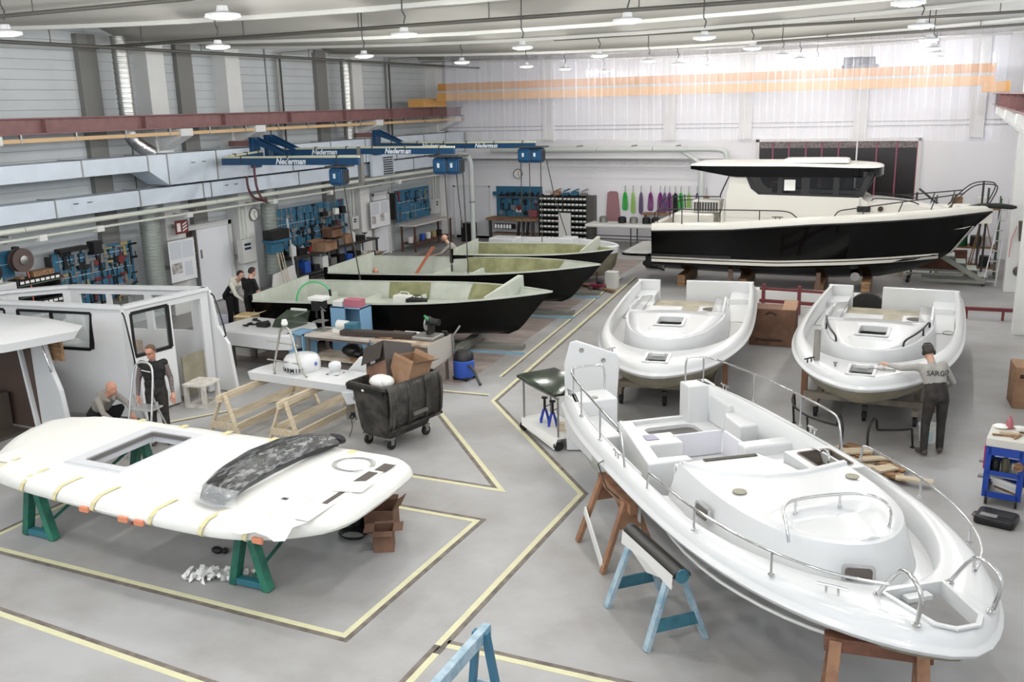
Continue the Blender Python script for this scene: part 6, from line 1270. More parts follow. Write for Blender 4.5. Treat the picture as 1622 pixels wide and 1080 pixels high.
b = MB(); b.ell((-8.15, 12.3, 1.1), (.22, .16, .12), 12, 8); b.ell((-8.02, 12.27, 1.12), (.12, .12, .1), 10, 7); solo('plastic_bag', b, FILM, 'crumpled white plastic bag on top of the rubbish in the waste container', 'bag', smooth=60)
# ---- tables in front of the near hull
FRM = mat('table_frame', '6f665f', 0.5, 0.3)
def frame_table(label, x0, x1, y0, y1, z, mt, shelf=None, thick=.05):
    t = thing('work_table', label, 'table', ((x0 + x1) / 2, (y0 + y1) / 2, 0)); MB().span(x0, x1, y0, y1, z - thick, z).build('table_top', mt, t, bevel=.005)
    for x in (x0 + .05, x1 - .05):
        for y in (y0 + .05, y1 - .05): MB().span(x - .025, x + .025, y - .025, y + .025, 0, z - thick).build('leg', FRM, t)
    if shelf: MB().span(x0 + .03, x1 - .03, y0 + .03, y1 - .03, shelf - .03, shelf).build('lower_shelf', mat('stained_shelf', 'a58f76', 0.6, col2='c2b8a8', scale=3), t)
    for y in (y0 + .05, y1 - .05): MB().bar((x0 + .05, y, z - thick - .03), (x1 - .05, y, z - thick - .03), .03, .05).build('rail', FRM, t)
    return t
frame_table('low steel table carrying the long white moulding', -14.0, -12.25, 15.3, 16.1, .55, FRM)
t = thing('white_moulding', 'long white moulded part with a rounded end lying on the low steel table', 'moulding', (-13.2, 15.6, .56)); b = MB(); pl = [(-14.3, 15.1), (-12.6, 15.02), (-12.25, 15.15), (-12.1, 15.5), (-12.15, 16.0), (-12.4, 16.3), (-14.2, 16.35)]
b.loft([[(x, y, .56) for x, y in pl], [(x, y, .84) for x, y in pl]] + [[(-13.2 + (x + 13.2) * .98, 15.7 + (y - 15.7) * .95, .89) for x, y in pl]]); b.build('moulded_body', GEL, t, smooth=30)
frame_table('work table with a pale dusty top beside the drill press', -11.9, -10.32, 15.2, 15.95, .92, mat('dusty_top', 'c9c3bb', 0.6, col2='b2aaa0', scale=3), .42)
t = frame_table('work table with a stained brown top, next to the blue vacuum cleaner', -10.28, -8.98, 15.22, 16.1, .92, mat('stained_top', '8f7763', 0.65, col2='b0a090', scale=5), .42)
MB().ext([(-8.97, 15.2, .93), (-8.97, 16.15, .93), (-8.97, 16.15, .48), (-8.97, 15.2, .40)], (.02, 0, 0)).build('side_sheet', mat('raw_sheet', 'b3aea6', 0.6), t)
BLUEB = mat('pale_blue_box', '7fa8c6', 0.5)
def blue_cabinet(label, x0, x1, y0, y1, z0, z1):
    t = thing('blue_cabinet', label, 'cabinet', ((x0 + x1) / 2, (y0 + y1) / 2, z0)); th = .02
    for a in ((x0, x1, y0, y1, z1 - th, z1), (x0, x1, y0, y1, z0, z0 + th), (x0, x0 + th, y0, y1, z0, z1), (x0, x1, y1 - th, y1, z0, z1), (x0, (x0 + x1) / 2, y0, y0 + th, z0, z1), (x1 - th, x1, y0, y1, z0, z1)): MB().span(*a).build('side', BLUEB, t)
    return t
blue_cabinet('pale blue open cabinet with pink cases on it behind the drill press', -12.1, -11.3, 16.4, 16.85, .0, 1.25)
blue_cabinet('pale blue cabinet under the dusty work table beside the white moulding', -12.35, -11.95, 15.2, 15.7, 0, .9)
small_box('tool_case', 'pink tool case on the pale blue cabinet, longer one', -11.75, -11.35, 16.45, 16.7, 1.251, 1.42, mat('case_pink', 'b26a78', 0.5), 'case'); small_box('tool_case', 'white and pink flat case on the pale blue cabinet', -12.05, -11.8, 16.45, 16.8, 1.251, 1.36, MATT, 'case')
t = thing('drill_press', 'black bench drill press standing on the dusty work table', 'drill press', (-11.75, 15.6, .92)); MB().span(-11.88, -11.6, 15.5, 15.75, .922, .95).build('base', STEEL, t); MB().cyl((-11.74, 15.66, .95), (-11.74, 15.66, 1.6), .03, n=10).build('column', STEEL, t); b = MB(); b.span(-11.82, -11.66, 15.4, 15.75, 1.38, 1.58); b.cyl((-11.74, 15.46, 1.38), (-11.74, 15.46, 1.22), .025, n=8); b.build('drill_head', BLACK, t, bevel=.02); MB().span(-11.86, -11.62, 15.45, 15.7, 1.12, 1.14).build('drill_table', STEEL, t)
MB().span(-11.92, -11.55, 15.42, 15.72, 1.58, 1.66).build('belt_cover', MATT, t, bevel=.02); MB().tube([(-11.66, 15.5, 1.45), (-11.5, 15.45, 1.38)], .01, 6).build('feed_lever', STEEL, t)
t = thing('bench_sander', 'small grey bench sander on the dusty work table next to the drill press', 'sander', (-11.2, 15.6, .92)); b = MB(); b.span(-11.4, -11.1, 15.5, 15.7, .922, 1.0); b.lathe([(0, -.12), (.1, -.12), (.1, .12), (0, .12)], (-11.2, 15.6, 1.08), 14, (1, 0, 0)); b.build('motor', MATT, t, smooth=40); MB().span(-11.08, -10.85, 15.48, 15.74, .96, 1.14).build('sanding_head', TEAL, t)
b = MB(); b.bar((-11.1, 15.42, .985), (-9.5, 15.62, .985), .22, .09); solo('dark_plank', b, mat('dark_plank', '3d322c', 0.6), 'long dark plank lying across the two work tables', 'plank')
t = thing('mitre_saw', 'steel mitre saw with a green handle at the end of the stained work table', 'saw', (-9.2, 15.75, .92)); MB().span(-9.5, -9.0, 15.5, 15.95, .922, 1.0).build('saw_bed', STEEL, t, bevel=.02); MB().cyl((-9.27, 15.75, 1.22), (-9.23, 15.75, 1.22), .15, n=20).build('blade_guard', CHROME, t); b = MB(); b.span(-9.3, -9.2, 15.72, 15.95, 1.0, 1.3); b.build('saw_arm', BLACK, t, bevel=.02); MB().tube([(-9.25, 15.7, 1.36), (-9.2, 15.55, 1.42), (-9.1, 15.5, 1.36)], .025, 8).build('handle', mat('handle_green', '2f7d4d', 0.4), t); MB().cyl((-9.2, 15.8, 1.25), (-9.02, 15.8, 1.25), .07, n=12).build('motor', BLACK, t)
for i, (x0, x1, y0, y1, z1, m, lb) in enumerate(((-9.9, -9.55, 15.8, 15.95, .98, MATT, 'white paper roll on the stained work table by the mitre saw'), (-10.2, -9.9, 15.4, 15.5, .95, OLDWOOD, 'short timber offcut on the stained work table'), (-9.75, -9.3, 15.3, 15.36, .94, WOOD, 'pale timber lath on the front edge of the stained work table'), (-9.1, -8.99, 16.0, 16.08, 1.02, TM[0], 'dark pot at the corner of the stained work table'))): small_box('offcut', lb, x0, x1, y0, y1, .921, z1, m, 'offcut')
b = MB(); b.ell((-11.0, 15.6, .56), (.24, .2, .13), 10, 6); b.ell((-10.8, 15.5, .52), (.14, .12, .09), 8, 5); solo('dark_rags', b, BLACK, 'heap of dark rags on the lower shelf of the dusty work table', 'rags', smooth=60)
b = MB(); b.lathe([(.1, 0), (.2, 0), (.2, .04), (.1, .04)], (-10.7, 15.4, .421), 16); solo('belt_roll', b, OLDWOOD, 'brown sanding belt roll on the lower shelf of the dusty work table', 'roll')
b = MB(); b.lathe([(0, 0), (.16, 0), (.18, .14), (.1, .2), (0, .2)], (-9.75, 15.55, .421), 14); solo('black_tub', b, BLACK, 'black tub on the lower shelf of the stained work table', 'tub', smooth=40)
small_box('tray', 'grey metal tray on the lower shelf of the stained work table', -9.5, -9.1, 15.3, 15.6, .421, .47, STEEL, 'tray')
# things on the white moulding
t = thing('clear_box', 'clear greenish plastic box with a light lid bar on the white moulding', 'box', (-12.75, 15.95, .89)); b = MB(); b.loft([[(-13.05, 15.6, .895), (-12.55, 15.6, .895), (-12.5, 16.1, .895), (-13.05, 16.1, .895)], [(-13.0, 15.65, 1.05), (-12.45, 15.65, 1.16), (-12.4, 16.12, 1.2), (-13.0, 16.1, 1.18)]]); b.build('box_shell', mat_clear('greenish_plastic', '4d5a48', 0.55, 0.1, 0.6), t); MB().span(-12.9, -12.5, 16.08, 16.14, 1.18, 1.22).build('lid_bar', MATT, t)
small_box('battery_pack', 'black battery pack on the white moulding beside scattered tools', -13.4, -13.12, 15.5, 15.65, .891, .99, BLACK, 'battery')
for i, (x, y, a) in enumerate(((-13.7, 15.6, .3), (-13.55, 15.8, 1.2), (-13.9, 16.0, -.2), (-13.6, 15.45, 2.2))): b = MB(); b.bar((x, y, .906), (x + .22 * math.cos(a), y + .22 * math.sin(a), .906), .05, .03); b.bar((x, y, .92), (x + .1 * math.cos(a + 1), y + .1 * math.sin(a + 1), .92), .04, .03); solo('hand_tool', b, TM[0], 'dark hand tool lying on the white moulding, %s from its far left corner' % ords[i], 'tool')
t = open_carton('open carton with brown paper at the far corner of the white moulding', (-14.4, 16.4, .6), (.4, .4, .32), .2, mat('pale_box_card', 'c9b48c', 0.7), (1, 0, 0, 1), .4); sb_ = thing('box_stand', 'plain white stand beneath the open carton behind the wheelhouse shell', 'stand', (-14.4, 16.4, 0)); MB().span(-14.9, -14.15, 16.1, 16.7, 0, .595).build('stand_body', MATT, sb_, bevel=.01)
small_box('lilac_carton', 'white and lilac carton on the floor behind the wheelhouse shell wing', -16.3, -15.8, 17.0, 17.3, 0, .62, mat('lilac_card', 'cfd0e2', 0.6), 'carton')
# vacuum cleaner
t = thing('vacuum_cleaner', 'blue and black wet vacuum cleaner beside the stained work table', 'vacuum cleaner', (-8.72, 16.2, 0)); MB().lathe([(0, .06), (.2, .06), (.22, .12), (.22, .4), (.2, .42), (0, .42)], (-8.72, 16.2, 0), 20).build('tank', mat('vacuum_blue', '2f55b4', 0.35), t, smooth=40); MB().lathe([(0, .42), (.21, .42), (.2, .52), (.13, .6), (0, .6)], (-8.72, 16.2, 0), 20).build('motor_head', BLACK, t, smooth=40)
for a in (.6, 2.2, 3.8, 5.4): MB().ell((-8.72 + .2 * math.cos(a), 16.2 + .2 * math.sin(a), .045), (.045, .045, .045), 8, 5).build('caster', RUBBER, t)
MB().tube(smoothpath([(-8.6, 16.1, .35), (-8.4, 16.0, .3), (-8.25, 15.9, .1), (-8.15, 15.8, .05)]), .03, 8).build('suction_hose', DGREY, t, smooth=60); MB().tube([(-8.9, 16.15, .1), (-8.92, 16.15, .9), (-8.8, 16.25, 1.1)], .022, 8).build('push_handle', STEEL, t, smooth=60)
# dirty step stool, aluminium step ladder
t = thing('box_stool', 'paint-splashed grey box stool by the wheelhouse door opening', 'stool', (-12.65, 12.95, 0), .15, local=True); SPL = mat('splashed_grey', 'b9b2a8', 0.7, col2='d8d4cc', scale=7)
for x in (-.19, .19):
    for y in (-.22, .22): MB().span(x - .035, x + .035, y - .035, y + .035, 0, .42).build('leg', SPL, t)
MB().span(-.24, .24, -.27, .27, .42, .46).build('stool_top', SPL, t)
for y in (-.22, .22): MB().span(-.19, .19, y - .03, y + .03, .0, .06).build('rail', SPL, t)
for x in (-.19, .19): MB().span(x - .03, x + .03, -.22, .22, .0, .06).build('rail', SPL, t)
t = thing('step_ladder', 'aluminium step ladder with a hoop handle before the plaid-sleeved man', 'ladder', (-11.62, 10.58, 0), math.radians(8), local=True); AL = mat('aluminium', 'bdbdbb', 0.35, 0.6)
MB().tube(smoothpath([(-.23, -.30, 0), (-.2, .05, 1.25), (-.17, .1, 1.45), (-.08, .12, 1.52), (.08, .12, 1.52), (.17, .1, 1.45), (.2, .05, 1.25), (.23, -.30, 0)], 1), .018, 8).build('front_frame', AL, t, smooth=60)
for s in (-1, 1): MB().tube([(s * .2, .45, 0), (s * .18, .12, .72), (s * .185, .0, 1.0)], .016, 8).build('rear_leg', AL, t)
for z, d in ((.25, -.24), (.5, -.16), (.76, -.05)): MB().span(-.2, .2, d - .02, d + .17 + (.1 if z > .7 else 0), z - .015, z + .015).build('step', AL, t, bevel=.006)
MB().tube([(-.2, .44, .12), (.2, .44, .12)], .012, 6).build('cross_bar', AL, t)
# stack of things by the trolley: workshop trolley with a dark panel, axle stands and a standing white panel
t = thing('workshop_trolley', 'workshop trolley with steel posts behind the stern of the large moulding', 'trolley', (-5.68, 13.65, 0), math.radians(-38), local=True)
MB().span(-.62, .62, -.3, .3, .2, .23).build('lower_deck', MATT, t, bevel=.005); b = MB(); b.loft([[(-.62, -.3, .215), (.62, -.3, .215)], [(-.55, -.33, .12), (.60, -.34, .10)], [(-.3, -.33, .10), (.58, -.34, -.0 + .03)]], closed=False, cap0=False, cap1=False); b.build('hanging_cloth', FILM, t, solid=.01)
for x in (-.58, .58):
    for y in (-.26, .26):
        MB().cyl((x, y, .2), (x, y, .88), .018, n=8).build('post', STEEL, t); MB().cyl((x - .02, y, .085), (x + .02, y, .085), .085, n=14).build('wheel', RUBBER, t, smooth=40); MB().span(x - .04, x + .04, y - .03, y + .03, .16, .2).build('wheel_fork', STEEL, t)
for y in (-.26, .26): MB().span(-.6, .6, y - .015, y + .015, .86, .89).build('top_rail', STEEL, t)
b = MB(); M = Matrix.Translation((-5.72, 13.7, .895)) @ Matrix.Rotation(math.radians(-38), 4, 'Z'); b.M = M
b.loft([[(-.72, -.3, 0), (-.6, .34, 0), (.5, .34, 0), (.62, 0, 0), (.58, -.3, 0)], [(-.72, -.3, .04), (-.55, .34, .12), (.5, .34, .14), (.62, 0, .05), (.58, -.3, .03)], [(-.6, -.2, .1), (-.4, .28, .16), (.42, .28, .17), (.5, 0, .1), (.45, -.2, .08)]]); solo('dark_hatch', b, mat('green_black_gloss', '20261f', 0.18, col2='31402d', scale=5), 'glossy green-black curved panel lying on the workshop trolley', 'panel', smooth=30)
JB = mat('jack_blue', '2b3f9e', 0.4)
for i, (x, y) in enumerate(((-5.88, 13.72), (-5.68, 13.58))):
    t = thing('axle_stand', 'blue and black axle stand on the trolley deck, %s' % ('farther one' if i == 0 else 'the one beside timber blocks'), 'axle stand', (x, y, .23), .4, local=True)
    for a in range(4): MB().bar((.10 * math.cos(a * PI / 2 + .8), .10 * math.sin(a * PI / 2 + .8), 0.005), (.025 * math.cos(a * PI / 2 + .8), .025 * math.sin(a * PI / 2 + .8), .22), .035, .02).build('foot', JB, t)
    MB().cyl((0, 0, .2), (0, 0, .42), .022, n=8).build('ratchet_post', BLACK, t); MB().span(-.05, .05, -.025, .025, .41, .44).build('saddle', BLACK, t); MB().tube([(0, .02, .25), (.1, .03, .3)], .008, 6).build('lever', BLACK, t)
for i, (x, y) in enumerate(((-5.45, 13.62), (-5.4, 13.45))): b = MB(); b.box((x, y, .265 ), (.28, .1, .065), .3); solo('timber_block', b, WOOD, ['timber block on the trolley deck, farther one', 'timber block on the trolley deck, at the cloth edge'][i], 'timber')
t = thing('standing_panel', 'tall white moulded panel with two round holes standing at the stern of the large moulding', 'panel', (-4.9, 13.05, 0)); b = MB(); b.ext([(-5.25, 13.12, 0.02), (-4.55, 13.38, 0.02), (-4.52, 13.39, .6), (-4.47, 13.41, 1.45), (-4.52, 13.39, 1.62), (-5.1, 13.18, 1.83), (-5.19, 13.14, 1.8), (-5.28, 13.11, 1.45)], (-.01, .04, 0)); b.build('panel_sheet', GEL, t, bevel=.012)
for x, y, z in ((-5.02, 13.2, 1.68), (-4.7, 13.31, 1.52)): MB().lathe([(0, 0), (.035, 0), (.035, .012), (.02, .014), (0, .005)], (x, y, z), 12, (.34, -.94, 0)).build('round_hole', STEEL, t)
b = MB(); b.box((-5.0, 13.5, .25), (.7, .06, .5), .36); t2 = solo('panel_foot', b, OLDWOOD, 'timber foot propping the tall white moulded panel', 'timber')
# ---------------------------------------------------------------- the far end: curtain, crane, door, back wall
PVC = mat_clear('clear_strip', 'e6e6f2', 0.17, 0.12, 0.6)
t = thing('strip_curtain', 'clear plastic strip curtain hanging across the hall before the orange crane', 'curtain', (-7.4, 30, 4.2))
rc = random.Random(4); me = []
for k in range(4):
    b = MB(); ph = rc.uniform(0, 6); b.loft([[(-.125, .012 * math.sin(ph + z), z), (-.06, .012 * math.sin(ph + z) - .006, z), (.06, .012 * math.sin(ph + z) - .006, z), (.125, .012 * math.sin(ph + z), z)] for z in [2.9 * i / 8 for i in range(9)]], closed=False, cap0=False, cap1=False); me.append(b.mesh('strip', PVC, 60))
x = -16.3; k = 0
while x < 1.1:
    o = bpy.data.objects.new('strip', me[k % 4]); COL.objects.link(o); o.parent = t; zb = 4.28 + .0 * x - .012 * (x + 16) + (.25 if x < -15 else 0) + rc.uniform(-.02, .02)
    o.location = (x + 7.4, rc.uniform(-.012, .012) + (.016 if k % 2 else -.016), zb - 4.2); o.rotation_euler = (0, 0, rc.uniform(-.05, .05) + (rc.uniform(-.5, .5) if x > -.8 else 0)); o.scale = (1, 1, (sag(x) + .12 - zb) / 2.9); x += .222; k += 1
MB().span(-17.4, 1.2, 29.97, 30.03, 6.93, 6.98).build('hanging_rail', STEEL, t)
OR = mat('crane_orange', 'dba55f', 0.45, var=.06, scale=1); OR2 = mat('crane_orange_dark', 'c98f4c', 0.5)  # the upper girder gets a darker orange than the lower
t = thing('overhead_crane', 'orange double overhead travelling crane behind the strip curtain', 'crane', (-7, 32, 5.5))
MB().span(-17.6, .9, 31.4, 31.75, 5.62, 5.9).build('lower_girder', OR, t); MB().span(-17.6, .9, 31.5, 31.85, 5.98, 6.24).build('upper_girder', OR2, t); MB().span(-17.6, .8, 31.42, 31.5, 5.9, 5.98).build('cable_rail', mat('rail_grey', 'b5b5b0', 0.5), t)
for x in (-18.2, .95): MB().span(x - .35, x + .35, 30.9, 32.6, 5.42, 5.72).build('end_carriage', OR, t, bevel=.02)
t = thing('hoist_trolley', 'black electric hoist sitting on the orange crane girder', 'hoist', (-2.85, 31.6, 6.24)); MB().span(-3.35, -2.3, 31.45, 31.9, 6.245, 6.34).build('trolley_frame', BLACK, t); MB().cyl((-3.3, 31.6, 6.45), (-2.75, 31.6, 6.45), .13, n=14).build('drum', DGREY, t, smooth=40); MB().span(-2.75, -2.4, 31.45, 31.8, 6.34, 6.56).build('motor_box', BLACK, t, bevel=.02)
# folding door
t = struct('door_4', MB().span(-6.5, -6.38, YB - .1, YB, 0, 4.0).span(-1.12, -1.0, YB - .1, YB, 0, 4.0).span(-6.5, -1.0, YB - .1, YB, 3.9, 4.02), mat('door_surround', 'd8d6d4', 0.6)); DKD = mat('dark_door_leaf', '140d0e', 0.35); PK = mat('rose_mullion', '8f4d66', 0.5)
edges = [-6.38, -5.9, -5.34, -4.76, -4.22, -3.66, -3.06, -2.42, -1.78, -1.12]
for i, (a, c) in enumerate(zip(edges[:-1], edges[1:])):
    MB().span(a + .02, c - .02, YB - .06, YB - .03, .02, 3.68).build('door_leaf', DKD, t); MB().span(a + .02, c - .02, YB - .065, YB - .03, 3.68, 3.9).build('brush_strip', mat('brush_grey', '57504f', 0.8, col2='8d8787', scale=20), t)
    MB().span(c - .025, c + .025, YB - .09, YB - .03, .02, 3.9).build('mullion', PK if i != 5 else WWHITE, t)
# white inner partition right of the door
# back wall services
t = thing('wall_duct_run', 'long white horizontal duct pipe along the back wall above the tool bench', 'duct', (-12, YB - .5, 3.6)); WD = mat('white_duct', 'cfd6d2', 0.35)
for x0, x1 in ((-16.9, -14.6), (-14.58, -12.4), (-12.38, -10.2), (-10.18, -8.9)): MB().cyl((x0, YB - .55, 3.68), (x1, YB - .55, 3.68), .11, n=14).build('duct_length', WD, t, smooth=40)
MB().tube(smoothpath([(-8.9, YB - .55, 3.68), (-7.7, YB - .55, 3.68), (-7.45, YB - .55, 3.55), (-7.45, YB - .55, 3.1)], 3), .09, 12).build('duct_elbow', WD, t, smooth=60)
MB().tube([(-9.1, YB - .5, 3.62), (-8.4, YB - .4, 3.15), (-8.4, YB - .4, 1.6)], .09, 12).build('down_branch', WD, t, smooth=60)
for x in (-15.6, -13.2, -11.0, -9.3): MB().span(x - .02, x + .02, YB - .6, YB, 3.78, 3.83).build('bracket', STEEL, t)
t = thing('down_pipe', 'pale vertical duct pipe bent at the top, standing by the far blue hoses', 'duct', (-17.2, 33.2, 0)); MB().tube(smoothpath([(-18.6, 33.2, 3.62), (-17.5, 33.2, 3.62), (-17.22, 33.2, 3.4), (-17.2, 33.2, 2.9), (-17.2, 33.2, .03)], 2), .10, 14).build('pipe', WD, t, smooth=60); MB().cyl((-17.2, 33.2, 1.7), (-17.2, 33.2, 1.76), .115, n=14).build('joint_band', STEEL, t)
t = thing('cable_tray', 'white cable tray with a zigzag lattice along the back wall', 'cable tray', (-12.5, YB - .2, 3.2)); MB().span(-19.4, -7.6, YB - .35, YB, 3.28, 3.30).build('tray_floor', WWHITE, t); MB().span(-19.4, -7.6, YB - .36, YB - .34, 3.26, 3.33).build('tray_rail', STEEL, t); MB().span(-19.4, -7.6, YB - .36, YB - .34, 3.04, 3.07).build('tray_rail', MATT, t)
b = MB(); x = -19.3
while x < -7.8: b.bar((x, YB - .35, 3.06), (x + .15, YB - .35, 3.27), .012, .012); b.bar((x + .15, YB - .35, 3.27), (x + .3, YB - .35, 3.06), .012, .012); x += .3
o = b.build('lattice', MATT, t); o['kind'] = 'stuff'
clock('round wall clock on the white back wall above the blue tool board', (-15.99, YB - .005, 2.7), (0, -1, 0), .2)
d3 = struct('door_3', MB().span(-19.0, -18.92, YB - .04, YB, 0, 2.2).span(-17.35, -17.27, YB - .04, YB, 0, 2.2).span(-19.0, -17.27, YB - .04, YB, 2.14, 2.22), mat('frame_white', 'd9dadb', 0.5)); MB().span(-18.92, -17.35, YB - .03, YB - .01, .02, 2.14).build('door_leaf', DW, d3)
t = thing('tool_board', 'blue tool board on the white back wall under the round clock', 'tool board', (-15.95, YB - .05, .95)); MB().span(-16.98, -14.93, YB - .05, YB - .01, .95, 2.2).build('panel', BOARD, t); MB().span(-17.0, -14.93, YB - .2, YB - .05, 1.78, 1.8).build('shelf', STEEL, t); MB().span(-17.12, -16.98, YB - .1, YB - .02, 1.82, 1.98).build('side_flag', BOARD, t)
hang_tools('on the white back wall', 'hand tools on the back wall board', YB - .055, -16.85, -15.05, 1.05, 1.75, 20, 6, (1, 0, 0))
for i in range(7): x = -16.8 + i * .27; b = MB(); b.span(x, x + .17, YB - .17, YB - .08, 1.80, 1.88 + .04 * (i % 3)); b.cyl((x + .05, YB - .12, 1.88), (x + .12, YB - .12, 1.98), .025, n=7); solo('power_tool', b, TM[0], 'small dark power tool on the back wall shelf, %s from the door side' % ords[i], 'tool')
small_box('paper_sheet', 'white paper sheet on the back wall tool board', -16.1, -15.88, YB - .055, YB - .05, 1.15, 1.4, PAPER, 'paper'); small_box('red_case', 'dull red case on the bench under the back wall tool board', -15.45, -15.05, YB - .3, YB - .08, 1.0, 1.28, mat('dull_red', '8d4b50', 0.5), 'case')
t = thing('workbench', 'brown-edged workbench against the white back wall below the blue board', 'workbench', (-16, YB - .4, 0)); MB().span(-17.15, -14.95, YB - .75, YB - .02, .88, .98).build('bench_top', OLDWOOD, t); 
for x in (-17.0, -15.1): MB().span(x - .05, x + .05, YB - .7, YB - .6, 0, .88).build('leg', DGREY, t)
MB().span(-16.8, -15.9, YB - .72, YB - .6, .55, .75).build('drawer', BLACK, t); MB().span(-17.0, -15.0, YB - .6, YB - .1, .3, .34).build('lower_shelf', OLDWOOD, t)
for i in range(6): b = MB(); b.lathe([(0, 0), (.05, 0), (.05, .12), (.02, .16), (0, .16)], (-16.7 + i * .13, YB - .78, .58), 8); o = solo('white_bottle', b, MATT, 'small white bottle hung below the back wall bench, %s from the door side' % ords[i], 'bottle', smooth=40)
for i, x in enumerate((-15.7, -15.5, -15.3)): b = MB(); b.bar((x, YB - .78, .3), (x + .06, YB - .78, .86), .07, .1); solo('hanging_glove', b, TM[0], 'dark glove hanging from the edge of the back wall bench, %s from the red case' % ords[2 - i], 'glove')
t = thing('parts_rack', 'tall black rack of small white-labelled bins against the back wall', 'rack', (-13.9, YB - .25, 0))
for x in (-14.93, -13.9, -12.88): MB().span(x - .02, x + .02, YB - .45, YB - .02, .05, 1.9).build('side_panel', DGREY, t)
MB().span(-14.93, -12.88, YB - .04, YB - .02, .05, 1.9).build('back_panel', BLACK, t); MB().span(-12.86, -12.6, YB - .45, YB - .05, .05, 1.9).build('end_plate', mat('rack_end', '55524e', 0.5), t)
for k in range(8):
    z = .15 + k * .22; MB().span(-14.91, -12.9, YB - .45, YB - .03, z, z + .02).build('shelf', mat('rack_green', '2f4238', 0.5), t)
    for j in range(12): x = -14.88 + j * .165 + (.03 if j > 5 else 0); MB().span(x, x + .145, YB - .44, YB - .1, z + .022, z + .13).build('bin', BLACK, t); MB().span(x + .01, x + .135, YB - .446, YB - .44, z + .045, z + .115).build('bin_label', PAPER, t)
for i in range(5): b = MB(); x = -14.7 + i * .38; b.span(x, x + .25, YB - .4, YB - .15, 1.901, 2.0 + .05 * (i % 2)); b.bar((x + .05, YB - .3, 2.05), (x + .3, YB - .28, 2.15), .1, .05); solo('rack_box', b, [MATT, CARD, BOARD, BOARD, STEEL][i], '%s box and scraps on the back wall bin rack, %s from the blue board' % (['white', 'brown', 'blue', 'blue', 'grey'][i], ords[i]), 'box')
solo('white_sheet', MB().span(-13.95, -13.45, YB - .75, YB - .68, .03, 1.25), MATT, 'white board standing in front of the back wall bin rack', 'board')
solo('rose_panel', MB().ext([(-12.22, YB - .08, .85), (-11.6, YB - .08, .85), (-11.72, YB - .08, 2.0), (-11.8, YB - .08, 2.06), (-12.05, YB - .08, 2.06), (-12.15, YB - .08, 2.0)], (0, .04, 0)), mat('dusty_rose', '9a7175', 0.6), 'dusty rose panel hanging on the white back wall by the ropes', 'panel')
GRN, LIME, PUR, VIO = mat('rope_green', '1fae3c', 0.6), mat('rope_lime', '9cc46a', 0.6), mat('rope_purple', '7a2a78', 0.6), mat('rope_violet', '6d5a80', 0.6)
cols = [(-11.42, GRN, 'bright green'), (-11.1, LIME, 'lime'), (-10.78, VIO, 'grey-violet'), (-10.4, PUR, 'purple'), (-10.02, PUR, 'purple'), (-9.85, VIO, 'grey-violet'), (-9.66, PUR, 'purple'), (-9.44, BLACK, 'black'), (-9.22, GRN, 'green'), (-8.92, LIME, 'lime'), (-8.6, VIO, 'violet')]
for i, (x, m, c) in enumerate(cols):
    t = thing('hanging_rope', '%s rope hank on the back wall hooks, %s from the dusty rose panel' % (c, ORD[i]), 'rope', (x, YB - .08, 1.2), 0, 'rope hanks on the back wall')
    MB().tube([(x, YB - .02, 2.28), (x, YB - .1, 2.27), (x, YB - .1, 2.0)], .012, 6).build('hook', STEEL, t); L = .72 if i % 3 else .6; w = .06 if m not in (PUR, GRN) else .085
    for s in range(4): u = (s - 1.5) / 1.5 * w; MB().tube(smoothpath([(x, YB - .1, 2.04), (x + u * .6, YB - .11, 1.98), (x + u, YB - .11, 1.7), (x + u * 1.15, YB - .11, 2.02 - L), (x + u * .5, YB - .11, 1.95 - L)]), .022, 6).build('strand', m, t, smooth=60)
t = thing('coil_reel', 'small brown coil on a hook at the end of the rope row', 'coil', (-8.25, YB - .08, 1.7)); MB().lathe([(.06, 0), (.13, 0), (.13, .04), (.06, .04)], (-8.25, YB - .09, 1.82), 16, (0, -1, 0)).build('coil', OLDWOOD, t); MB().cyl((-8.25, YB - .1, 1.9), (-8.25, YB - .1, 2.25), .01, n=6).build('hook', STEEL, t)
t = thing('rolling_table', 'white-topped tube table by the back wall below the ropes', 'table', (-11.2, YB - 1.2, 0)); MB().span(-12.5, -8.9, YB - 1.7, YB - .7, .86, .98).build('table_top', MATT, t, bevel=.04)
for x in (-12.4, -10.7, -9.0):
    for y in (YB - 1.6, YB - .8): MB().cyl((x, y, 0), (x, y, .86), .025, n=8).build('leg', DGREY, t)
MB().tube([(-12.4, YB - 1.6, .55), (-9, YB - 1.6, .55)], .02, 7).build('rail', DGREY, t); MB().tube([(-12.4, YB - 1.6, .42), (-9, YB - 1.6, .42)], .02, 7).build('rail', DGREY, t)
for i, (x, c, m) in enumerate(((-11.95, 'grey tin', STEEL), (-11.2, 'dark tin', TM[0]), (-10.75, 'grey tin', STEEL), (-10.25, 'dark tin', TM[0]), (-9.9, 'dark tin', TM[0]))): b = MB(); b.lathe([(0, 0), (.16, 0), (.16, .2), (.1, .24), (0, .24)], (x, YB - 1.1, .981), 12); solo('spool_tin', b, m, '%s on the white-topped tube table, %s from the rose panel' % (c, ords[i]), 'tin', smooth=40)
solo('wood_tray', MB().span(-10.6, -9.3, YB - .75, YB - .15, 1.26, 1.3).span(-10.5, -10.42, YB - .6, YB - .5, .98, 1.26).span(-9.45, -9.37, YB - .6, YB - .5, .98, 1.26), OLDWOOD, 'brown wooden stand on the tube table below the purple ropes', 'stand')
# upper wall lines seen through the curtain
for z in (4.55, 4.4): struct('trim_2', MB().span(XL, XR, YB - .04, YB, z, z + .03), STEEL)
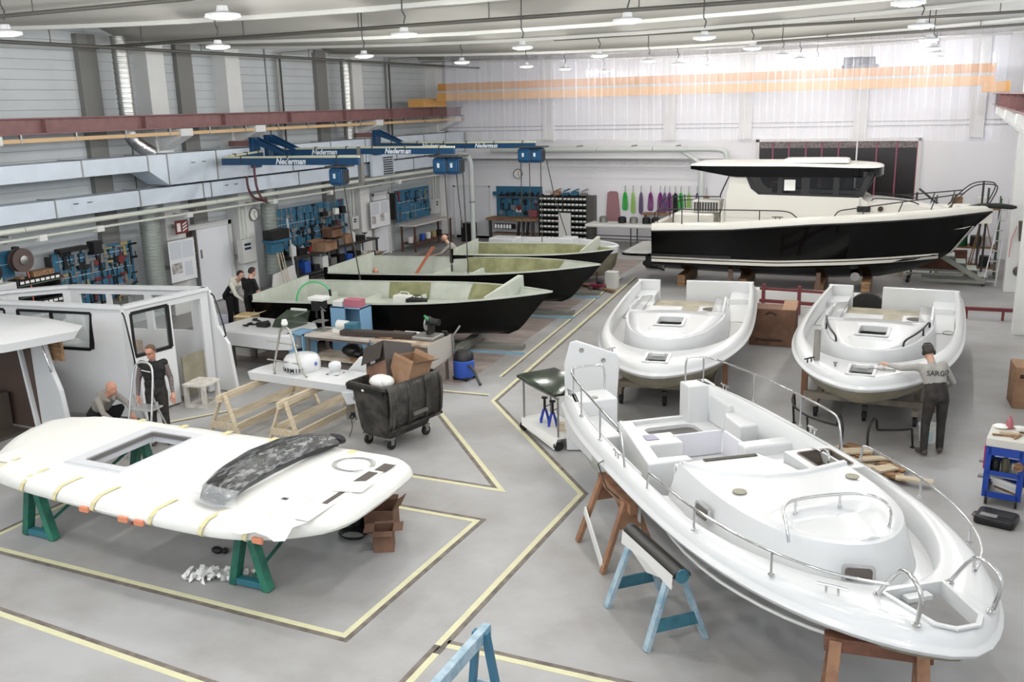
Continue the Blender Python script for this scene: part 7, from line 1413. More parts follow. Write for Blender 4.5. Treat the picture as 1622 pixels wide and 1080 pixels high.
# right side: pillar services, stairs, ladder, barrels
t = thing('hanging_sensor', 'brown box with a cord and round weight hanging on the white pillar', 'control', (1.6, 29.0, .7)); MB().loft([[(x, y, 2.0) for x, y in rrect(1.75, 2.05, 28.85, 29.08, .05, 2)], [(x, y, 1.45) for x, y in rrect(1.8, 2.0, 28.88, 29.08, .05, 2)]]).build('control_box', mat('brown_box', '4f423c', 0.5), t); MB().tube([(1.9, 28.9, 1.5), (1.84, 28.9, .75)], .01, 6).build('cord', DGREY, t); MB().ell((1.83, 28.9, .62), (.1, .1, .13), 12, 8).build('weight', mat('sensor_olive', '4c473f', 0.5), t, smooth=60); MB().tube([(1.72, 28.9, 1.85), (1.62, 28.9, 1.5), (1.6, 28.9, 1.0)], .01, 6).build('red_cord', MATS['orange_hose'], t)
t = thing('mobile_stairs', 'grey wheeled work stairs standing beyond the bow of the motor boat', 'stairs', (.1, 30.1, 0)); GRS = mat('stair_grey', '8d9085', 0.5)
for y in (29.7, 30.4): MB().bar((-.75, y, 1.25), (1.1, y, .12), .05, .14).build('stringer', GRS, t); MB().bar((-.6, y, .12), (1.1, y, .12), .06, .08).build('base_rail', GRS, t); MB().bar((-1.0, y, .3), (.5, y, .3), .05, .05).build('base_rail', GRS, t)
for k in range(6): x = -.6 + k * .3; z = 1.2 - k * .185; MB().span(x, x + .26, 29.7, 30.4, z, z + .03).build('step', mat('step_pale', 'c9ccc6', 0.5), t)
for x in (-.95, 1.05):
    for y in (29.72, 30.38): MB().cyl((x, y - .03, .06), (x, y + .03, .06), .06, n=12).build('wheel', RUBBER, t)
for x, z in ((-.9, 2.6), (.85, 2.95), (1.0, 2.75)): MB().cyl((x, 30.45, .1), (x, 30.45, z), .03, n=8).build('rail_post', DGREY, t)
MB().bar((-.85, 30.5, 2.7), (.3, 30.5, 1.75), .04, .06).build('hand_rail', DGREY, t); MB().bar((.9, 30.2, 2.2), (1.25, 30.2, .9), .03, .03).build('hand_rail', RUST, t); MB().span(-1.0, -.6, 29.7, 30.4, 1.26, 1.3).build('platform', GRS, t)
t = thing('aluminium_ladder', 'aluminium ladder leaning against the white pillar by the work stairs', 'ladder', (1.35, 29.9, 0))
for d in (0, .36): MB().bar((1.05 + d * .9, 29.75, 0.02), (1.4 + d * .35, 30.1, 2.5), .06, .03).build('rail', AL, t)
for k in range(8): f = .06 + k * .115; MB().bar((1.05 + .35 * f + .02, 29.75 + .35 * f, 2.5 * f), (1.05 + .324 + (.35 - .2) * f - .02, 29.75 + .35 * f, 2.5 * f), .05, .03).build('rung', AL, t)
GD = mat('drum_green', '1f6b3a', 0.4)
t = thing('oil_drum', 'green drum with white labels behind the work stairs', 'drum', (.3, 31.3, .95)); MB().lathe([(0, 0), (.28, 0), (.29, .02), (.28, .25), (.295, .27), (.28, .3), (.28, .56), (.295, .58), (.28, .61), (.28, .85), (.29, .87), (0, .87)], (.3, 31.3, .95), 22).build('drum_body', GD, t, smooth=35)
for z0, z1, w in ((1.25, 1.5, .2), (1.58, 1.7, .08)): MB().span(.3 - w, .3 + w, 30.99, 31.0, z0, z1).build('label', PAPER, t)
t = thing('drum_rack', 'cluttered dark shelf stand carrying the green drum', 'rack', (.4, 31.4, 0)); MB().span(-.4, 1.4, 31.0, 31.8, .9, .945).build('shelf', OLDWOOD, t); MB().span(-.4, 1.4, 31.0, 31.8, .3, .34).build('shelf', OLDWOOD, t); MB().span(-.4, 1.4, 31.0, 31.8, 2.05, 2.1).build('shelf', OLDWOOD, t)
for x in (-.38, 1.36):
    for y in (31.02, 31.76): MB().span(x, x + .04, y, y + .04, 0, 2.4).build('upright', mat('upright_green', '3f5a46', 0.5), t)
for i, (x, z, m, c) in enumerate(((.8, .946, TM[0], 'black'), (1.1, .946, MATT, 'white'), (-.2, .946, CARD, 'brown'), (.9, 2.1, MATT, 'white'), (.2, 2.1, OLDWOOD, 'brown'), (1.1, .341, TM[0], 'black'))): small_box('stored_box', '%s box stored on the drum stand, %s shelf' % (c, ['lower', 'middle', 'top'][0 if z < .5 else 1 if z < 2 else 2]) + (' near the pillar' if x > .8 else ' near the drum'), x - .15, x + .15, 31.15, 31.5, z + .001, z + .3, m)
t = thing('long_crate', 'low reddish brown wooden crate behind the work stairs', 'crate', (-.6, 31.0, 0)); MB().span(-1.5, .6, 30.7, 31.0, .28, .85).build('crate_body', mat('red_brown_ply', '6d4334', 0.6, col2='573427', scale=3), t, bevel=.01)
for x in (-1.2, -.2, .5): MB().span(x - .06, x + .06, 30.7, 31.0, 0, .28).build('foot', WOOD, t)
for i, (x, z1) in enumerate(((1.0, 2.3), (1.12, 2.1), (.92, 1.9))): b = MB(); b.bar((x - .35, 30.9, 0.02), (x, 31.0, z1), .12, .03); solo('long_board', b, OLDWOOD, 'long brown board leaning by the drum stand, %s' % ['tallest', 'middle', 'shortest'][i], 'board')
# red low rails and pale plinth behind the deck mouldings
RR = mat('dark_red_rail', '6d2f33', 0.5)
t = thing('low_red_rail', 'low dark red steel rail between the two white deck mouldings', 'rail', (-3.2, 24.3, 0)); MB().bar((-4.3, 24.4, .30), (-2.2, 24.3, .30), .08, .08).build('rail_bar', RR, t); MB().bar((-4.3, 24.4, .62), (-2.2, 24.3, .62), .08, .06).build('rail_bar', RR, t)
for x in (-4.2, -3.3, -2.3): MB().span(x - .04, x + .04, 24.3, 24.42, 0, .75).build('post', RR, t)
t = thing('low_red_rail', 'low dark red rail on short legs near the white pillar', 'rail', (1.1, 25.2, 0)); MB().bar((.5, 25.2, .25), (1.75, 25.2, .27), .1, .08).build('rail_bar', RR, t)
for x in (.6, 1.4): MB().span(x - .03, x + .03, 25.17, 25.23, 0, .22).build('post', RR, t)
solo('pale_plinth', MB().span(-5.2, -1.8, 25.3, 25.7, 0, .4), MATT, 'long low white plinth on the floor before the motor boat', 'plinth', bevel=.01)
b = MB(); b.lathe([(.28, 0), (.42, .02), (.42, .2), (.28, .22)], (-1.6, 23.6, .421), 22, (0, -1, 0)); solo('rubber_ring', b, RUBBER, 'black rubber ring standing behind the transom gate of the mould with grab rails', 'tyre', smooth=40)
for (x, y, lb, w, h, rz_) in ((-3.4, 21.2, 'large brown carton between the two white deck mouldings', 1.0, .85, 0.05), (1.75, 18.25, 'large brown carton at the picture edge beside the pillar', 1.0, .75, .1)):
    t = thing('large_carton', lb, 'carton', (x, y, 0), rz_, local=True); MB().span(-w / 2, w / 2, -.3, .3, 0, h).build('carton_body', CARD2 if x < 0 else CARD, t, bevel=.01); MB().span(-w / 2 - .002, w / 2 + .002, -.302, .302, h * .66, h * .665).build('seam', mat('card_seam', '6e452c', 0.8), t)
    pr = mat('card_print', '3a2418', 0.7)
    if x < 0: text_mesh('lettering', '• BENKEOFNIPLEX', .075, frame_m((-.05, -.306, .14), (-1, 0, 0), (0, 0, -1)), pr, t, depth=.001, bold=.004); MB().tube(smoothpath([(-.15, -.306, .72), (-.05, -.31, .8), (.08, -.306, .72)]), .02, 6).build('curved_print', pr, t); MB().add([(w / 2 - .3, -.3, h), (w / 2, -.3, h), (w / 2, .2, h + .12), (w / 2 - .3, .2, h + .12)], [(0, 1, 2, 3)]).build('flap', CARD, t)
    else:
        for k in range(2): MB().span(-.3, .25, -.306, -.304, .12 + .08 * k, .17 + .08 * k).build('printed_line', pr, t)
        for k in range(3): MB().span(-.42 + .1 * k, -.36 + .1 * k, -.306, -.304, .55, .62).build('printed_mark', pr, t)
# ---------------------------------------------------------------- people
from mathutils.bvhtree import BVHTree
SKIN = mat('skin', 'c99c84', 0.5, var=.08, scale=9); SKIN2 = mat('skin_ruddy', 'c08a72', 0.5, var=.08, scale=9)
SHOE = mat('work_shoe', '4d443d', 0.7); JEANS = mat('black_trousers', '141315', 0.8, bump=.2, bscale=14); WTR = mat('worn_dark_trousers', '37322f', 0.8, col2='26221f', scale=7, bump=.25, bscale=16)
GSH = mat('grey_shirt', '9d9a94', 0.85, bump=.25, bscale=13); HOOD = mat('grey_hoodie', '8c877f', 0.9, bump=.3, bscale=15); CREAMJ = mat('cream_jacket', 'd9d6ca', 0.8, bump=.2, bscale=14); BLK = mat('black_cloth', '0d0d0f', 0.85, bump=.25, bscale=14); SWEAT = mat('grey_sweater', 'a09a92', 0.9, bump=.3, bscale=14); HAIR = mat('dark_hair', '2b211b', 0.7, bump=.4, bscale=60); HAIR2 = mat('brown_hair', '5a4334', 0.7, bump=.4, bscale=60)
def plaid():
    m = bpy.data.materials.new('plaid_cloth'); m.use_nodes = True; nt = m.node_tree; b = nt.nodes['Principled BSDF']; b.inputs['Roughness'].default_value = .85
    tc = nt.nodes.new('ShaderNodeTexCoord'); ck = nt.nodes.new('ShaderNodeTexChecker'); ck.inputs['Scale'].default_value = 62; ck.inputs['Color1'].default_value = lin('33272a'); ck.inputs['Color2'].default_value = lin('8f8480')
    nt.links.new(tc.outputs['Object'], ck.inputs['Vector']); nt.links.new(ck.outputs['Color'], b.inputs['Base Color']); return m
PLAID = plaid()
EYE = mat('eye_dark', '2a1d18', 0.3); EYEW = mat('eye_white', 'e2ddd6', 0.3); LIP = mat('lip', 'a5675a', 0.5)
def person(label, loc, rz, J, mats, zones, hair=None, headrot=(0, 0, 0), fingers=True, vox=.0125, beard=None, glasses=False, extra=None):
    """one continuous body grown round a posed skeleton. J: joints in the figure's own frame (y forward). mats: list of materials; zones: bone -> material index"""
    V = {k: Vector(v) for k, v in J.items()}
    bones = []
    def bone(nm, a, b, ra, rb): bones.append((nm, V[a] if isinstance(a, str) else a, V[b] if isinstance(b, str) else b, ra, rb))
    up = (V['neck'] - V['pelvis']).normalized(); side = (V['shr'] - V['shl']).normalized(); fw = up.cross(side) * 1.0
    if fw.y < -0.5 and False: fw = -fw
    hip = (V['hipr'] - V['hipl']).normalized()
    mid = V['pelvis'].lerp(V['neck'], .42)
    # trunk: side-by-side pairs give an oval section
    for s, hp, sh in ((-1, 'hipl', 'shl'), (1, 'hipr', 'shr')):
        bones.append(('pelvis', V['pelvis'] + hip * s * .055, mid + side * s * .055, .118, .105)); bones.append(('trunk', mid + side * s * .055, V['neck'] - up * .13 + side * s * .085, .108, .112)); bones.append(('trunk', V['neck'] - up * .12 + side * s * .05, V[sh] + up * -.005, .09, .068))
    bones.append(('trunk', V['neck'] - up * .1, V['neck'] - up * .02, .09, .06))
    for s in 'lr':
        bone('upper_arm', 'sh' + s, 'el' + s, .060, .046); bone('forearm', 'el' + s, 'wr' + s, .045, .031)
        bone('thigh', 'hip' + s, 'kn' + s, .096, .070); bone('shin', 'kn' + s, 'an' + s, .068, .056)
        f = V['to' + s] - V['an' + s]; bones.append(('shoe', V['an' + s] - Vector((0, 0, .035)) - f * .25, V['to' + s], .045, .036)); bones.append(('shoe', V['an' + s], V['an' + s] - Vector((0, 0, .03)), .046, .046))
        h = (V['wr' + s] - V['el' + s]).normalized(); bones.append(('hand', V['wr' + s], V['wr' + s] + h * .075, .028, .034))
    H = V['head']; HR = Euler(headrot).to_matrix(); hp = lambda x, y, z: H + HR @ Vector((x, y, z))
    bones.append(('neck', V['neck'] - up * .02, hp(0, -.015, -.075), .056, .054))
    b = MB()
    for nm, p, q, ra, rb in bones:
        b.cyl(p, q, ra, rb, 14) if (q - p).length > 1e-4 else None
        b.ell(p, (ra,) * 3, 12, 8); b.ell(q, (rb,) * 3, 12, 8)
    heads = [((0, 0, .02), (.076, .096, .098)), ((0, .02, -.045), (.062, .074, .072)), ((0, .045, -.08), (.040, .044, .034)), ((0, .094, -.02), (.013, .02, .024)), ((-.076, -.008, -.012), (.012, .022, .034)), ((.076, -.008, -.012), (.012, .022, .034)), ((0, .08, .022), (.05, .02, .014)), ((0, .088, -.055), (.024, .014, .012))]
    for c, r in heads: b.ell(hp(*c), r, 14, 10, HR)
    if extra:
        for nm, p, q, ra, rb in extra: bones.append((nm, Vector(p), Vector(q), ra, rb)); b.cyl(Vector(p), Vector(q), ra, rb, 12); b.ell(Vector(p), (ra,) * 3, 10, 7); b.ell(Vector(q), (rb,) * 3, 10, 7)
    me = b.mesh('body', mats, None)
    t = bpy.data.objects.new('person', me); COL.objects.link(t)
    md = t.modifiers.new('r', 'REMESH'); md.mode = 'VOXEL'; md.voxel_size = vox; m2 = t.modifiers.new('s', 'SMOOTH'); m2.iterations = 3; m2.factor = .5
    bpy.context.view_layer.update(); nm = bpy.data.meshes.new_from_object(t.evaluated_get(bpy.context.evaluated_depsgraph_get())); t.modifiers.clear()
    nm.name = 'person'; t.data = nm; bpy.data.meshes.remove(me); nm.materials.clear()
    for m in mats: nm.materials.append(m)
    mi = []
    for f in nm.polygons:
        c = f.center; best = (9, 0)
        dh = (HR.transposed() @ (c - H)); d = max(abs(dh.x) / .09, abs(dh.y - .01) / .125, abs(dh.z + .0) / .128)
        if d < 1.0: mi.append(0); continue
        for bn, p, q, ra, rb in bones:
            pq = q - p; L = pq.length_squared; u = 0 if L < 1e-9 else max(0, min(1, (c - p).dot(pq) / L)); dd = (c - p - pq * u).length - (ra + (rb - ra) * u)
            z = zones.get(bn, 0)
            if isinstance(z, tuple): z = z[1] if u > z[2] else z[0]
            if dd < best[0]: best = (dd, z)
        mi.append(best[1])
    nm.polygons.foreach_set('material_index', mi)
    # fingers and eyes are joined into the same mesh
    fb = MB()
    if fingers:
        for s in 'lr':
            w = V['wr' + s]; h = (w - V['el' + s]).normalized(); a = Vector((0, 0, 1)) if abs(h.z) < .8 else Vector((0, 1, 0)); n = (a - h * a.dot(h)).normalized(); sd = h.cross(n); cv = V.get('curl' + s, Vector((0, 0, -1)))
            for k, (o, L) in enumerate(((-.026, .066), (-.009, .076), (.009, .073), (.026, .056))):
                p0 = w + h * .085 + sd * o; p1 = p0 + h * L * .5 + cv * .006; p2 = p1 + (h * .75 + cv * .65).normalized() * L * .36; p3 = p2 + (h * .4 + cv * .9).normalized() * L * .3
                fb.tube([w + h * .05 + sd * o, p0, p1, p2, p3], .0085, 6, rs=[.010, .0095, .009, .0082, .006])
            g = -1 if s == 'r' else 1
            p0 = w + h * .03 + sd * g * .028; fb.tube([w + h * .015, p0, p0 + (h * .7 + sd * g * .6 + cv * .3) * .038, p0 + (h * 1.1 + sd * g * .55 + cv * .6) * .058], .01, 6, rs=[.014, .013, .011, .008])
    fb.mi = 0
    for sx in (-1, 1): fb.mi = len(mats); fb.ell(hp(sx * .03, .083, .004), (.012, .008, .008), 8, 6, HR); fb.mi = len(mats) + 1; fb.ell(hp(sx * .03, .0895, .004), (.006, .004, .006), 6, 5, HR)
    fb.mi = len(mats) + 2; fb.ell(hp(0, .099, -.056), (.021, .006, .005), 8, 5, HR)
    fm = fb.mesh('f', list(mats) + [EYEW, EYE, LIP], 60)
    bm = bmesh.new(); bm.from_mesh(nm); bm.from_mesh(fm); bm.to_mesh(nm); bm.free(); bpy.data.meshes.remove(fm)
    for m in (EYEW, EYE, LIP): nm.materials.append(m)
    nm.shade_smooth()
    t.location = loc; t.rotation_euler = (0, 0, rz); tag(t, label, 'person'); ORG[t.name] = Matrix.Identity(4)
    if hair:
        kind, hm = hair; hb = MB(); n, m = 20, 14; r = (.083, .104, .108); vs = []
        for j in range(m + 1):
            th = PI * j / m * .72
            for i in range(n):
                a = 2 * PI * i / n; v = Vector((math.sin(th) * math.cos(a), math.sin(th) * math.sin(a), math.cos(th)))
                front = v.y > .35
                lim = .66 if v.y > .40 else (.30 if v.y > .05 else -.55)
                if v.z < lim: k = lim; q = math.sqrt(max(.01, 1 - k * k)) / max(.01, math.hypot(v.x, v.y)); v = Vector((v.x * q * .985, v.y * q * .985, k))
                vs.append(hp(v.x * r[0], v.y * r[1] - .004, v.z * r[2] + .02))
        hb.add(vs, [(j * n + i, j * n + (i + 1) % n, (j + 1) * n + (i + 1) % n, (j + 1) * n + i) for j in range(m) for i in range(n)]); hb.build(kind, hm, t, smooth=60)
    if beard:
        hb = MB(); hb.ell(hp(0, .048, -.085), (.05, .052, .045), 12, 8, HR); hb.ell(hp(0, .03, -.055), (.07, .05, .03), 12, 8, HR); hb.build('beard', beard, t, smooth=60)
    if glasses:
        gb = MB()
        for sx in (-1, 1): gb.tube([hp(sx * .032 + .021 * math.cos(a), .101, .004 + .016 * math.sin(a)) for a in [2 * PI * i / 14 for i in range(14)]], .003, 5, closed=True); gb.tube([hp(sx * .053, .099, .008), hp(sx * .078, .05, .01), hp(sx * .08, -.01, .005)], .003, 5)
        gb.tube([hp(-.012, .104, .008), hp(.012, .104, .008)], .003, 5); gb.build('glasses', BLACK, t)
    return t, hp, HR
STAND = dict(pelvis=(0, 0, .95), neck=(0, .02, 1.47), head=(0, .05, 1.63), hipl=(-.09, 0, .90), hipr=(.09, 0, .90), knl=(-.10, .02, .50), knr=(.10, .02, .50), anl=(-.11, -.02, .085), anr=(.11, -.02, .085), tol=(-.13, .14, .04), tor=(.13, .14, .04), shl=(-.175, .0, 1.41), shr=(.175, .0, 1.41), ell=(-.23, -.01, 1.13), elr=(.23, -.01, 1.13), wrl=(-.23, .08, .88), wrr=(.23, .08, .88))
def pose(**k): d = dict(STAND); d.update(k); return d
Z_LONG = dict(pelvis=2, trunk=1, upper_arm=1, forearm=(1, 0, .93), hand=0, thigh=2, shin=2, shoe=3, neck=0, hood=1)
def yaw(dx, dy): return math.atan2(-dx, dy)
# the man working at the gunwale, seen from behind
J = pose(pelvis=(0, -.02, .95), neck=(-.07, .16, 1.43), head=(-.10, .27, 1.57), shl=(-.26, .15, 1.36), shr=(.10, .14, 1.40), ell=(-.50, .20, 1.32), wrl=(-.66, .36, 1.33), elr=(.27, .16, 1.12), wrr=(.20, .34, .98), curll=(0, .2, -1), hipl=(-.09, 0, .9), hipr=(.09, 0, .9), anl=(-.14, -.05, .085), tol=(-.19, .10, .04), knl=(-.12, .03, .5), anr=(.13, .08, .085), tor=(.16, .24, .04), knr=(.12, .08, .5))
p, hp, HR = person('man in grey shirt, cap and ear defenders leaning on a white mould, back turned', (.06, 15.02, 0), yaw(-.28, .96), J, [SKIN, GSH, WTR, SHOE], Z_LONG, hair=('cap', mat('camouflage_cap', '4c443e', 0.8, col2='2e2a28', scale=22)), headrot=(-.45, 0, .35))
b = MB(); b.tube([hp(-.088, -.01, .0), hp(-.092, -.01, .08), hp(-.05, -.01, .135), hp(.05, -.01, .135), hp(.092, -.01, .08), hp(.088, -.01, .0)], .009, 6)
for s in (-1, 1): b.ell(hp(s * .092, -.008, -.012), (.022, .034, .042), 10, 7, HR)
b.build('ear_defenders', mat('ear_defender_black', '1d1f1c', 0.4), p, smooth=60)
bvh = BVHTree.FromPolygons([v.co for v in p.data.vertices], [f.vertices for f in p.data.polygons])
tx = text_mesh('lettering', 'SARGO', .105, frame_m((.0, -.4, 1.30), (1, 0, 0), (0, 0, 1)), mat('shirt_print', '3d3a38', 0.7), p, depth=.0, bold=.002)
for v in tx.data.vertices:
    hit = bvh.ray_cast(Vector((v.co.x, -.6, v.co.z)), Vector((0, 1, 0)))
    if hit[0] is not None: v.co.y = hit[0].y - .006
# man behind the step ladder
J = pose(head=(0, .07, 1.62), ell=(-.25, -.03, 1.12), wrl=(-.27, .08, .88), elr=(.26, -.03, 1.12), wrr=(.28, .07, .87), neck=(0, .03, 1.46))
Zp_ = dict(pelvis=2, trunk=4, upper_arm=1, forearm=(1, 0, .95), hand=0, thigh=2, shin=2, shoe=3, neck=1, collar=1)
VEST = mat('black_vest', '161514', 0.8, bump=.3, bscale=12)
p, hp, HR = person('man with glasses in black vest over plaid sleeves standing behind the step ladder', (-11.78, 11.02, 0), yaw(.62, -.78), J, [SKIN2, PLAID, WTR, SHOE, VEST], Zp_, hair=('hair', HAIR2), headrot=(-.22, 0, -.5), glasses=True)
b = MB()
for z, w in ((1.22, .1), (1.08, .11)):
    for s in (-1, 1): b.box((s * .1, .125, z), (.1, .03, .09), 0)
b.build('vest_pocket', VEST, p, bevel=.008); MB().span(-.004, .004, .112, .135, .98, 1.38).build('zip', STEEL, p); MB().bar((.03, .14, 1.29), (.17, .115, 1.33), .01, .012).build('piping', PAPER, p)
# crouching man
J = pose(pelvis=(0, -.12, .38), neck=(0, .26, .80), head=(.0, .37, .92), hipl=(-.1, -.1, .36), hipr=(.1, -.1, .36), knl=(-.2, .28, .50), knr=(.2, .22, .36), anl=(-.18, .0, .09), anr=(.18, -.1, .12), tol=(-.2, .15, .04), tor=(.2, .05, .05), shl=(-.18, .22, .74), shr=(.18, .22, .74), ell=(-.24, .44, .58), elr=(.25, .40, .55), wrl=(-.16, .62, .44), wrr=(.2, .60, .42))
p, hp, HR = person('bald man in a grey hoodie crouching at the corner of the masked roof', (-13.02, 10.9, 0), yaw(.98, -.05), J, [SKIN2, HOOD, BLK, SHOE], dict(Z_LONG, hood=1), headrot=(.05, 0, .15), extra=[('hood', (-.09, .17, .82), (.09, .17, .82), .055, .055), ('hood', (-.1, .22, .76), (-.05, .33, .70), .045, .03), ('hood', (.1, .22, .76), (.05, .33, .70), .045, .03)])
# two men at the far end of the white moulding
J = pose(pelvis=(0, -.10, .95), neck=(0, .24, 1.36), head=(.0, .37, 1.50), shl=(-.175, .2, 1.30), shr=(.175, .2, 1.30), ell=(-.2, .38, 1.06), elr=(.22, .36, 1.05), wrl=(-.1, .58, .96), wrr=(.12, .52, .88))
p, hp, HR = person('man in a cream and black hooded jacket bending forward beside the open black hull', (-16.12, 17.85, 0), yaw(.97, -.05), J, [SKIN, CREAMJ, BLK, SHOE, BLK], dict(Z_LONG, side=4), hair=('hair', HAIR), headrot=(-.25, 0, -.1), extra=[('hood', (-.09, .14, 1.40), (.09, .14, 1.40), .055, .055), ('side', (.19, -.02, 1.02), (.2, .14, 1.2), .06, .055)])
J = pose(neck=(0, .05, 1.45), head=(.02, .12, 1.60), ell=(-.25, .06, 1.12), elr=(.25, .06, 1.12), wrl=(-.16, .27, .98), wrr=(.18, .27, 1.0))
person('dark-haired man in black standing with his back turned at the hull transom', (-15.42, 17.72, 0), yaw(.12, 1), J, [SKIN, BLK, JEANS, SHOE], dict(Z_LONG, forearm=0, upper_arm=(1, 0, .8)), hair=('hair', HAIR), headrot=(-.3, 0, -.3))
# bearded man beyond the middle hull
J = pose(pelvis=(0, -.12, .95), neck=(0, .22, 1.38), head=(0, .33, 1.53), shl=(-.175, .18, 1.31), shr=(.175, .18, 1.31), ell=(-.21, .42, 1.10), elr=(.21, .40, 1.08), wrl=(-.13, .66, 1.02), wrr=(.13, .62, .98))
person('bald bearded man with dark glasses and grey sweater leaning forward beyond the hulls', (-13.55, 24.95, 0), yaw(-.93, -.36), J, [SKIN, SWEAT, BLK, SHOE], Z_LONG, headrot=(-.3, 0, .1), beard=HAIR, glasses=True)
J = pose(pelvis=(0, -.12, .38), neck=(0, .2, .78), head=(.0, .30, .86), hipl=(-.1, -.1, .36), hipr=(.1, -.1, .36), knl=(-.2, .28, .50), knr=(.2, .22, .36), anl=(-.18, .0, .09), anr=(.18, -.1, .12), tol=(-.2, .15, .04), tor=(.2, .05, .05), shl=(-.18, .16, .72), shr=(.18, .16, .72), ell=(-.24, .34, .54), elr=(.25, .33, .53), wrl=(-.16, .5, .42), wrr=(.2, .5, .42))
person('bald man crouching inside the middle hull, only the top of his head showing', (-14.15, 21.35, .27), yaw(.6, -.8), J, [SKIN2, BLK, JEANS, SHOE], Z_LONG, headrot=(-.7, 0, 0))
# ---------------------------------------------------------------- right-hand floor: tool cart, case, bucket, rails, offcuts
t = thing('tool_cart', 'blue wheeled tool cart with a white top full of brushes and bottles', 'tool cart', (.98, 13.55, 0), math.radians(-8), local=True); CB = mat('cart_blue', '21449f', 0.4)
for x in (-.2, .2):
    for y in (-.28, .28): MB().span(x - .035, x + .035, y - .02, y + .02, .12, .82).build('corner_post', CB, t)
for z in (.12, .42): MB().span(-.22, .22, -.28, .28, z, z + .025).build('shelf', STEEL, t)
for z0, z1 in ((.72, .84), (.12, .2), (.44, .5)): MB().span(-.2, .2, -.3, -.28, z0, z1).build('front_rail', CB, t); MB().span(-.2, .2, .28, .3, z0, z1).build('back_rail', CB, t)
MB().span(-.235, -.22, -.28, .28, .12, .84).build('side_sheet', CB, t); MB().span(-.255, -.235, -.26, -.1, .5, .82).build('red_strip', mat('magenta_strip', 'b02058', 0.5), t)
MB().span(-.24, .24, -.32, .32, .84, .96).build('top_tray', mat('tray_white', 'cfccc4', 0.5), t, bevel=.015)
for x in (-.18, .18):
    for y in (-.24, .24): MB().cyl((x - .015, y, .055), (x + .015, y, .055), .055, n=12).build('caster', RUBBER, t, smooth=40); MB().span(x - .025, x + .025, y - .03, y + .03, .1, .12).build('caster_plate', STEEL, t)
for z in (.3, .52): MB().span(-.32, -.24, -.1, .0, z, z + .03).build('hook', STEEL, t)
CM = Matrix.Translation((.98, 13.55, 0)) @ Matrix.Rotation(math.radians(-8), 4, 'Z')
def on_cart(nm, b, m, label, cat, smooth=None): b.v = [tuple(CM @ Vector(v)) for v in b.v]; return solo(nm, b, m, label, cat, smooth=smooth)
on_cart('spray_bottle', MB().lathe([(0, 0), (.045, 0), (.048, .1), (.03, .14), (.016, .15), (.016, .18), (0, .18)], (-.02, .2, .961), 14), mat('bottle_pink', 'a8606a', 0.4), 'pink bottle standing on the blue tool cart', 'bottle', 40)
for i, (x, y, a, m, c) in enumerate(((-.05, -.16, .2, OLDWOOD, 'long brown'), (.02, -.02, .1, WOOD, 'pale-handled'), (.12, -.1, 1.3, OLDWOOD, 'short brown'))): b = MB(); b.bar((x - .14 * math.cos(a), y - .14 * math.sin(a), .975), (x + .08 * math.cos(a), y + .08 * math.sin(a), .975), .03, .02); b.bar((x + .08 * math.cos(a), y + .08 * math.sin(a), .975), (x + .15 * math.cos(a), y + .15 * math.sin(a), .975), .06, .025); on_cart('brush', b, m, '%s brush lying on the white top of the blue tool cart' % c, 'brush')
b = MB(); b.cyl((.08, .06, 1.0), (.2, .12, 1.02), .04, n=10); on_cart('sealant_cartridge', b, MATT, 'white sealant cartridge lying on the blue tool cart', 'cartridge')
b = MB(); b.ell((-.12, .18, .985), (.1, .1, .025), 10, 6); b.ell((.1, .25, .98), (.09, .06, .02), 9, 5); on_cart('rag', b, PAPER, 'white rag heap around the pink bottle on the tool cart', 'rag', 60)
b = MB()
for k in range(6): b.bar((.16 + .01 * k, .28, .97), (.2 + .015 * k, .2, 1.08), .02, .02)
on_cart('brush_bundle', b, OLDWOOD, 'upright bundle of brown brushes on the far corner of the tool cart', 'brush')
for i, (x, w, h, m, c) in enumerate(((-.12, .12, .16, TM[0], 'black'), (0, .1, .2, mat('olive_jar', '5d5b45', 0.5), 'olive'), (.1, .09, .14, STEEL, 'grey'))): b = MB(); b.lathe([(0, 0), (w / 2, 0), (w / 2, h * .8), (w / 3, h), (0, h)], (x, -.12, .446), 12); on_cart('jar', b, m, '%s jar on the middle shelf of the blue tool cart' % c, 'jar', 40)
b = MB(); b.lathe([(.035, -.02), (.06, -.02), (.06, .02), (.035, .02)], (.17, -.33, .62), 16, (0, 1, 0)); on_cart('tape_roll', b, OLDWOOD, 'brown tape roll hung on the front of the blue tool cart', 'tape', 40)
for i in range(5): b = MB(); b.bar((-.16 + .02 * i, -.2 + .02 * i, .38 - .045 * i), (.17, -.22 + .02 * i, .30 - .04 * i), .045, .045); on_cart('sealant_tube', b, [MATT, MATT, PAPER, OLDWOOD, MATT][i], '%s sealant tube in the lower bay of the blue cart, %s from the top' % (['white', 'white', 'white', 'brown', 'white'][i], ords[i]), 'tube')
t = thing('tool_case', 'black plastic tool case lying on the floor before the blue tool cart', 'case', (.88, 12.75, 0), math.radians(-14), local=True)
b = MB(); b.loft([[(x, y, z) for x, y in rrect(-.24 + e, .24 - e, -.2 + e, .2 - e, .05, 3)] for e, z in ((.01, 0), (0, .02), (0, .08), (.01, .10))]); b.build('case_shell', mat('case_black', '161616', 0.4), t, smooth=40); MB().span(-.18, .02, -.12, -.02, .10, .105).build('label', mat('grey_label', '8b8b8b', 0.5), t); MB().tube([(-.235, -.08, .05), (-.275, -.06, .05), (-.275, .06, .05), (-.235, .08, .05)], .014, 7).build('handle', mat('case_handle', '7d6f6a', 0.5), t); MB().span(-.05, .2, -.05, .15, .10, .103).build('lid_panel', mat('case_lid', '2b2b2b', 0.6), t)
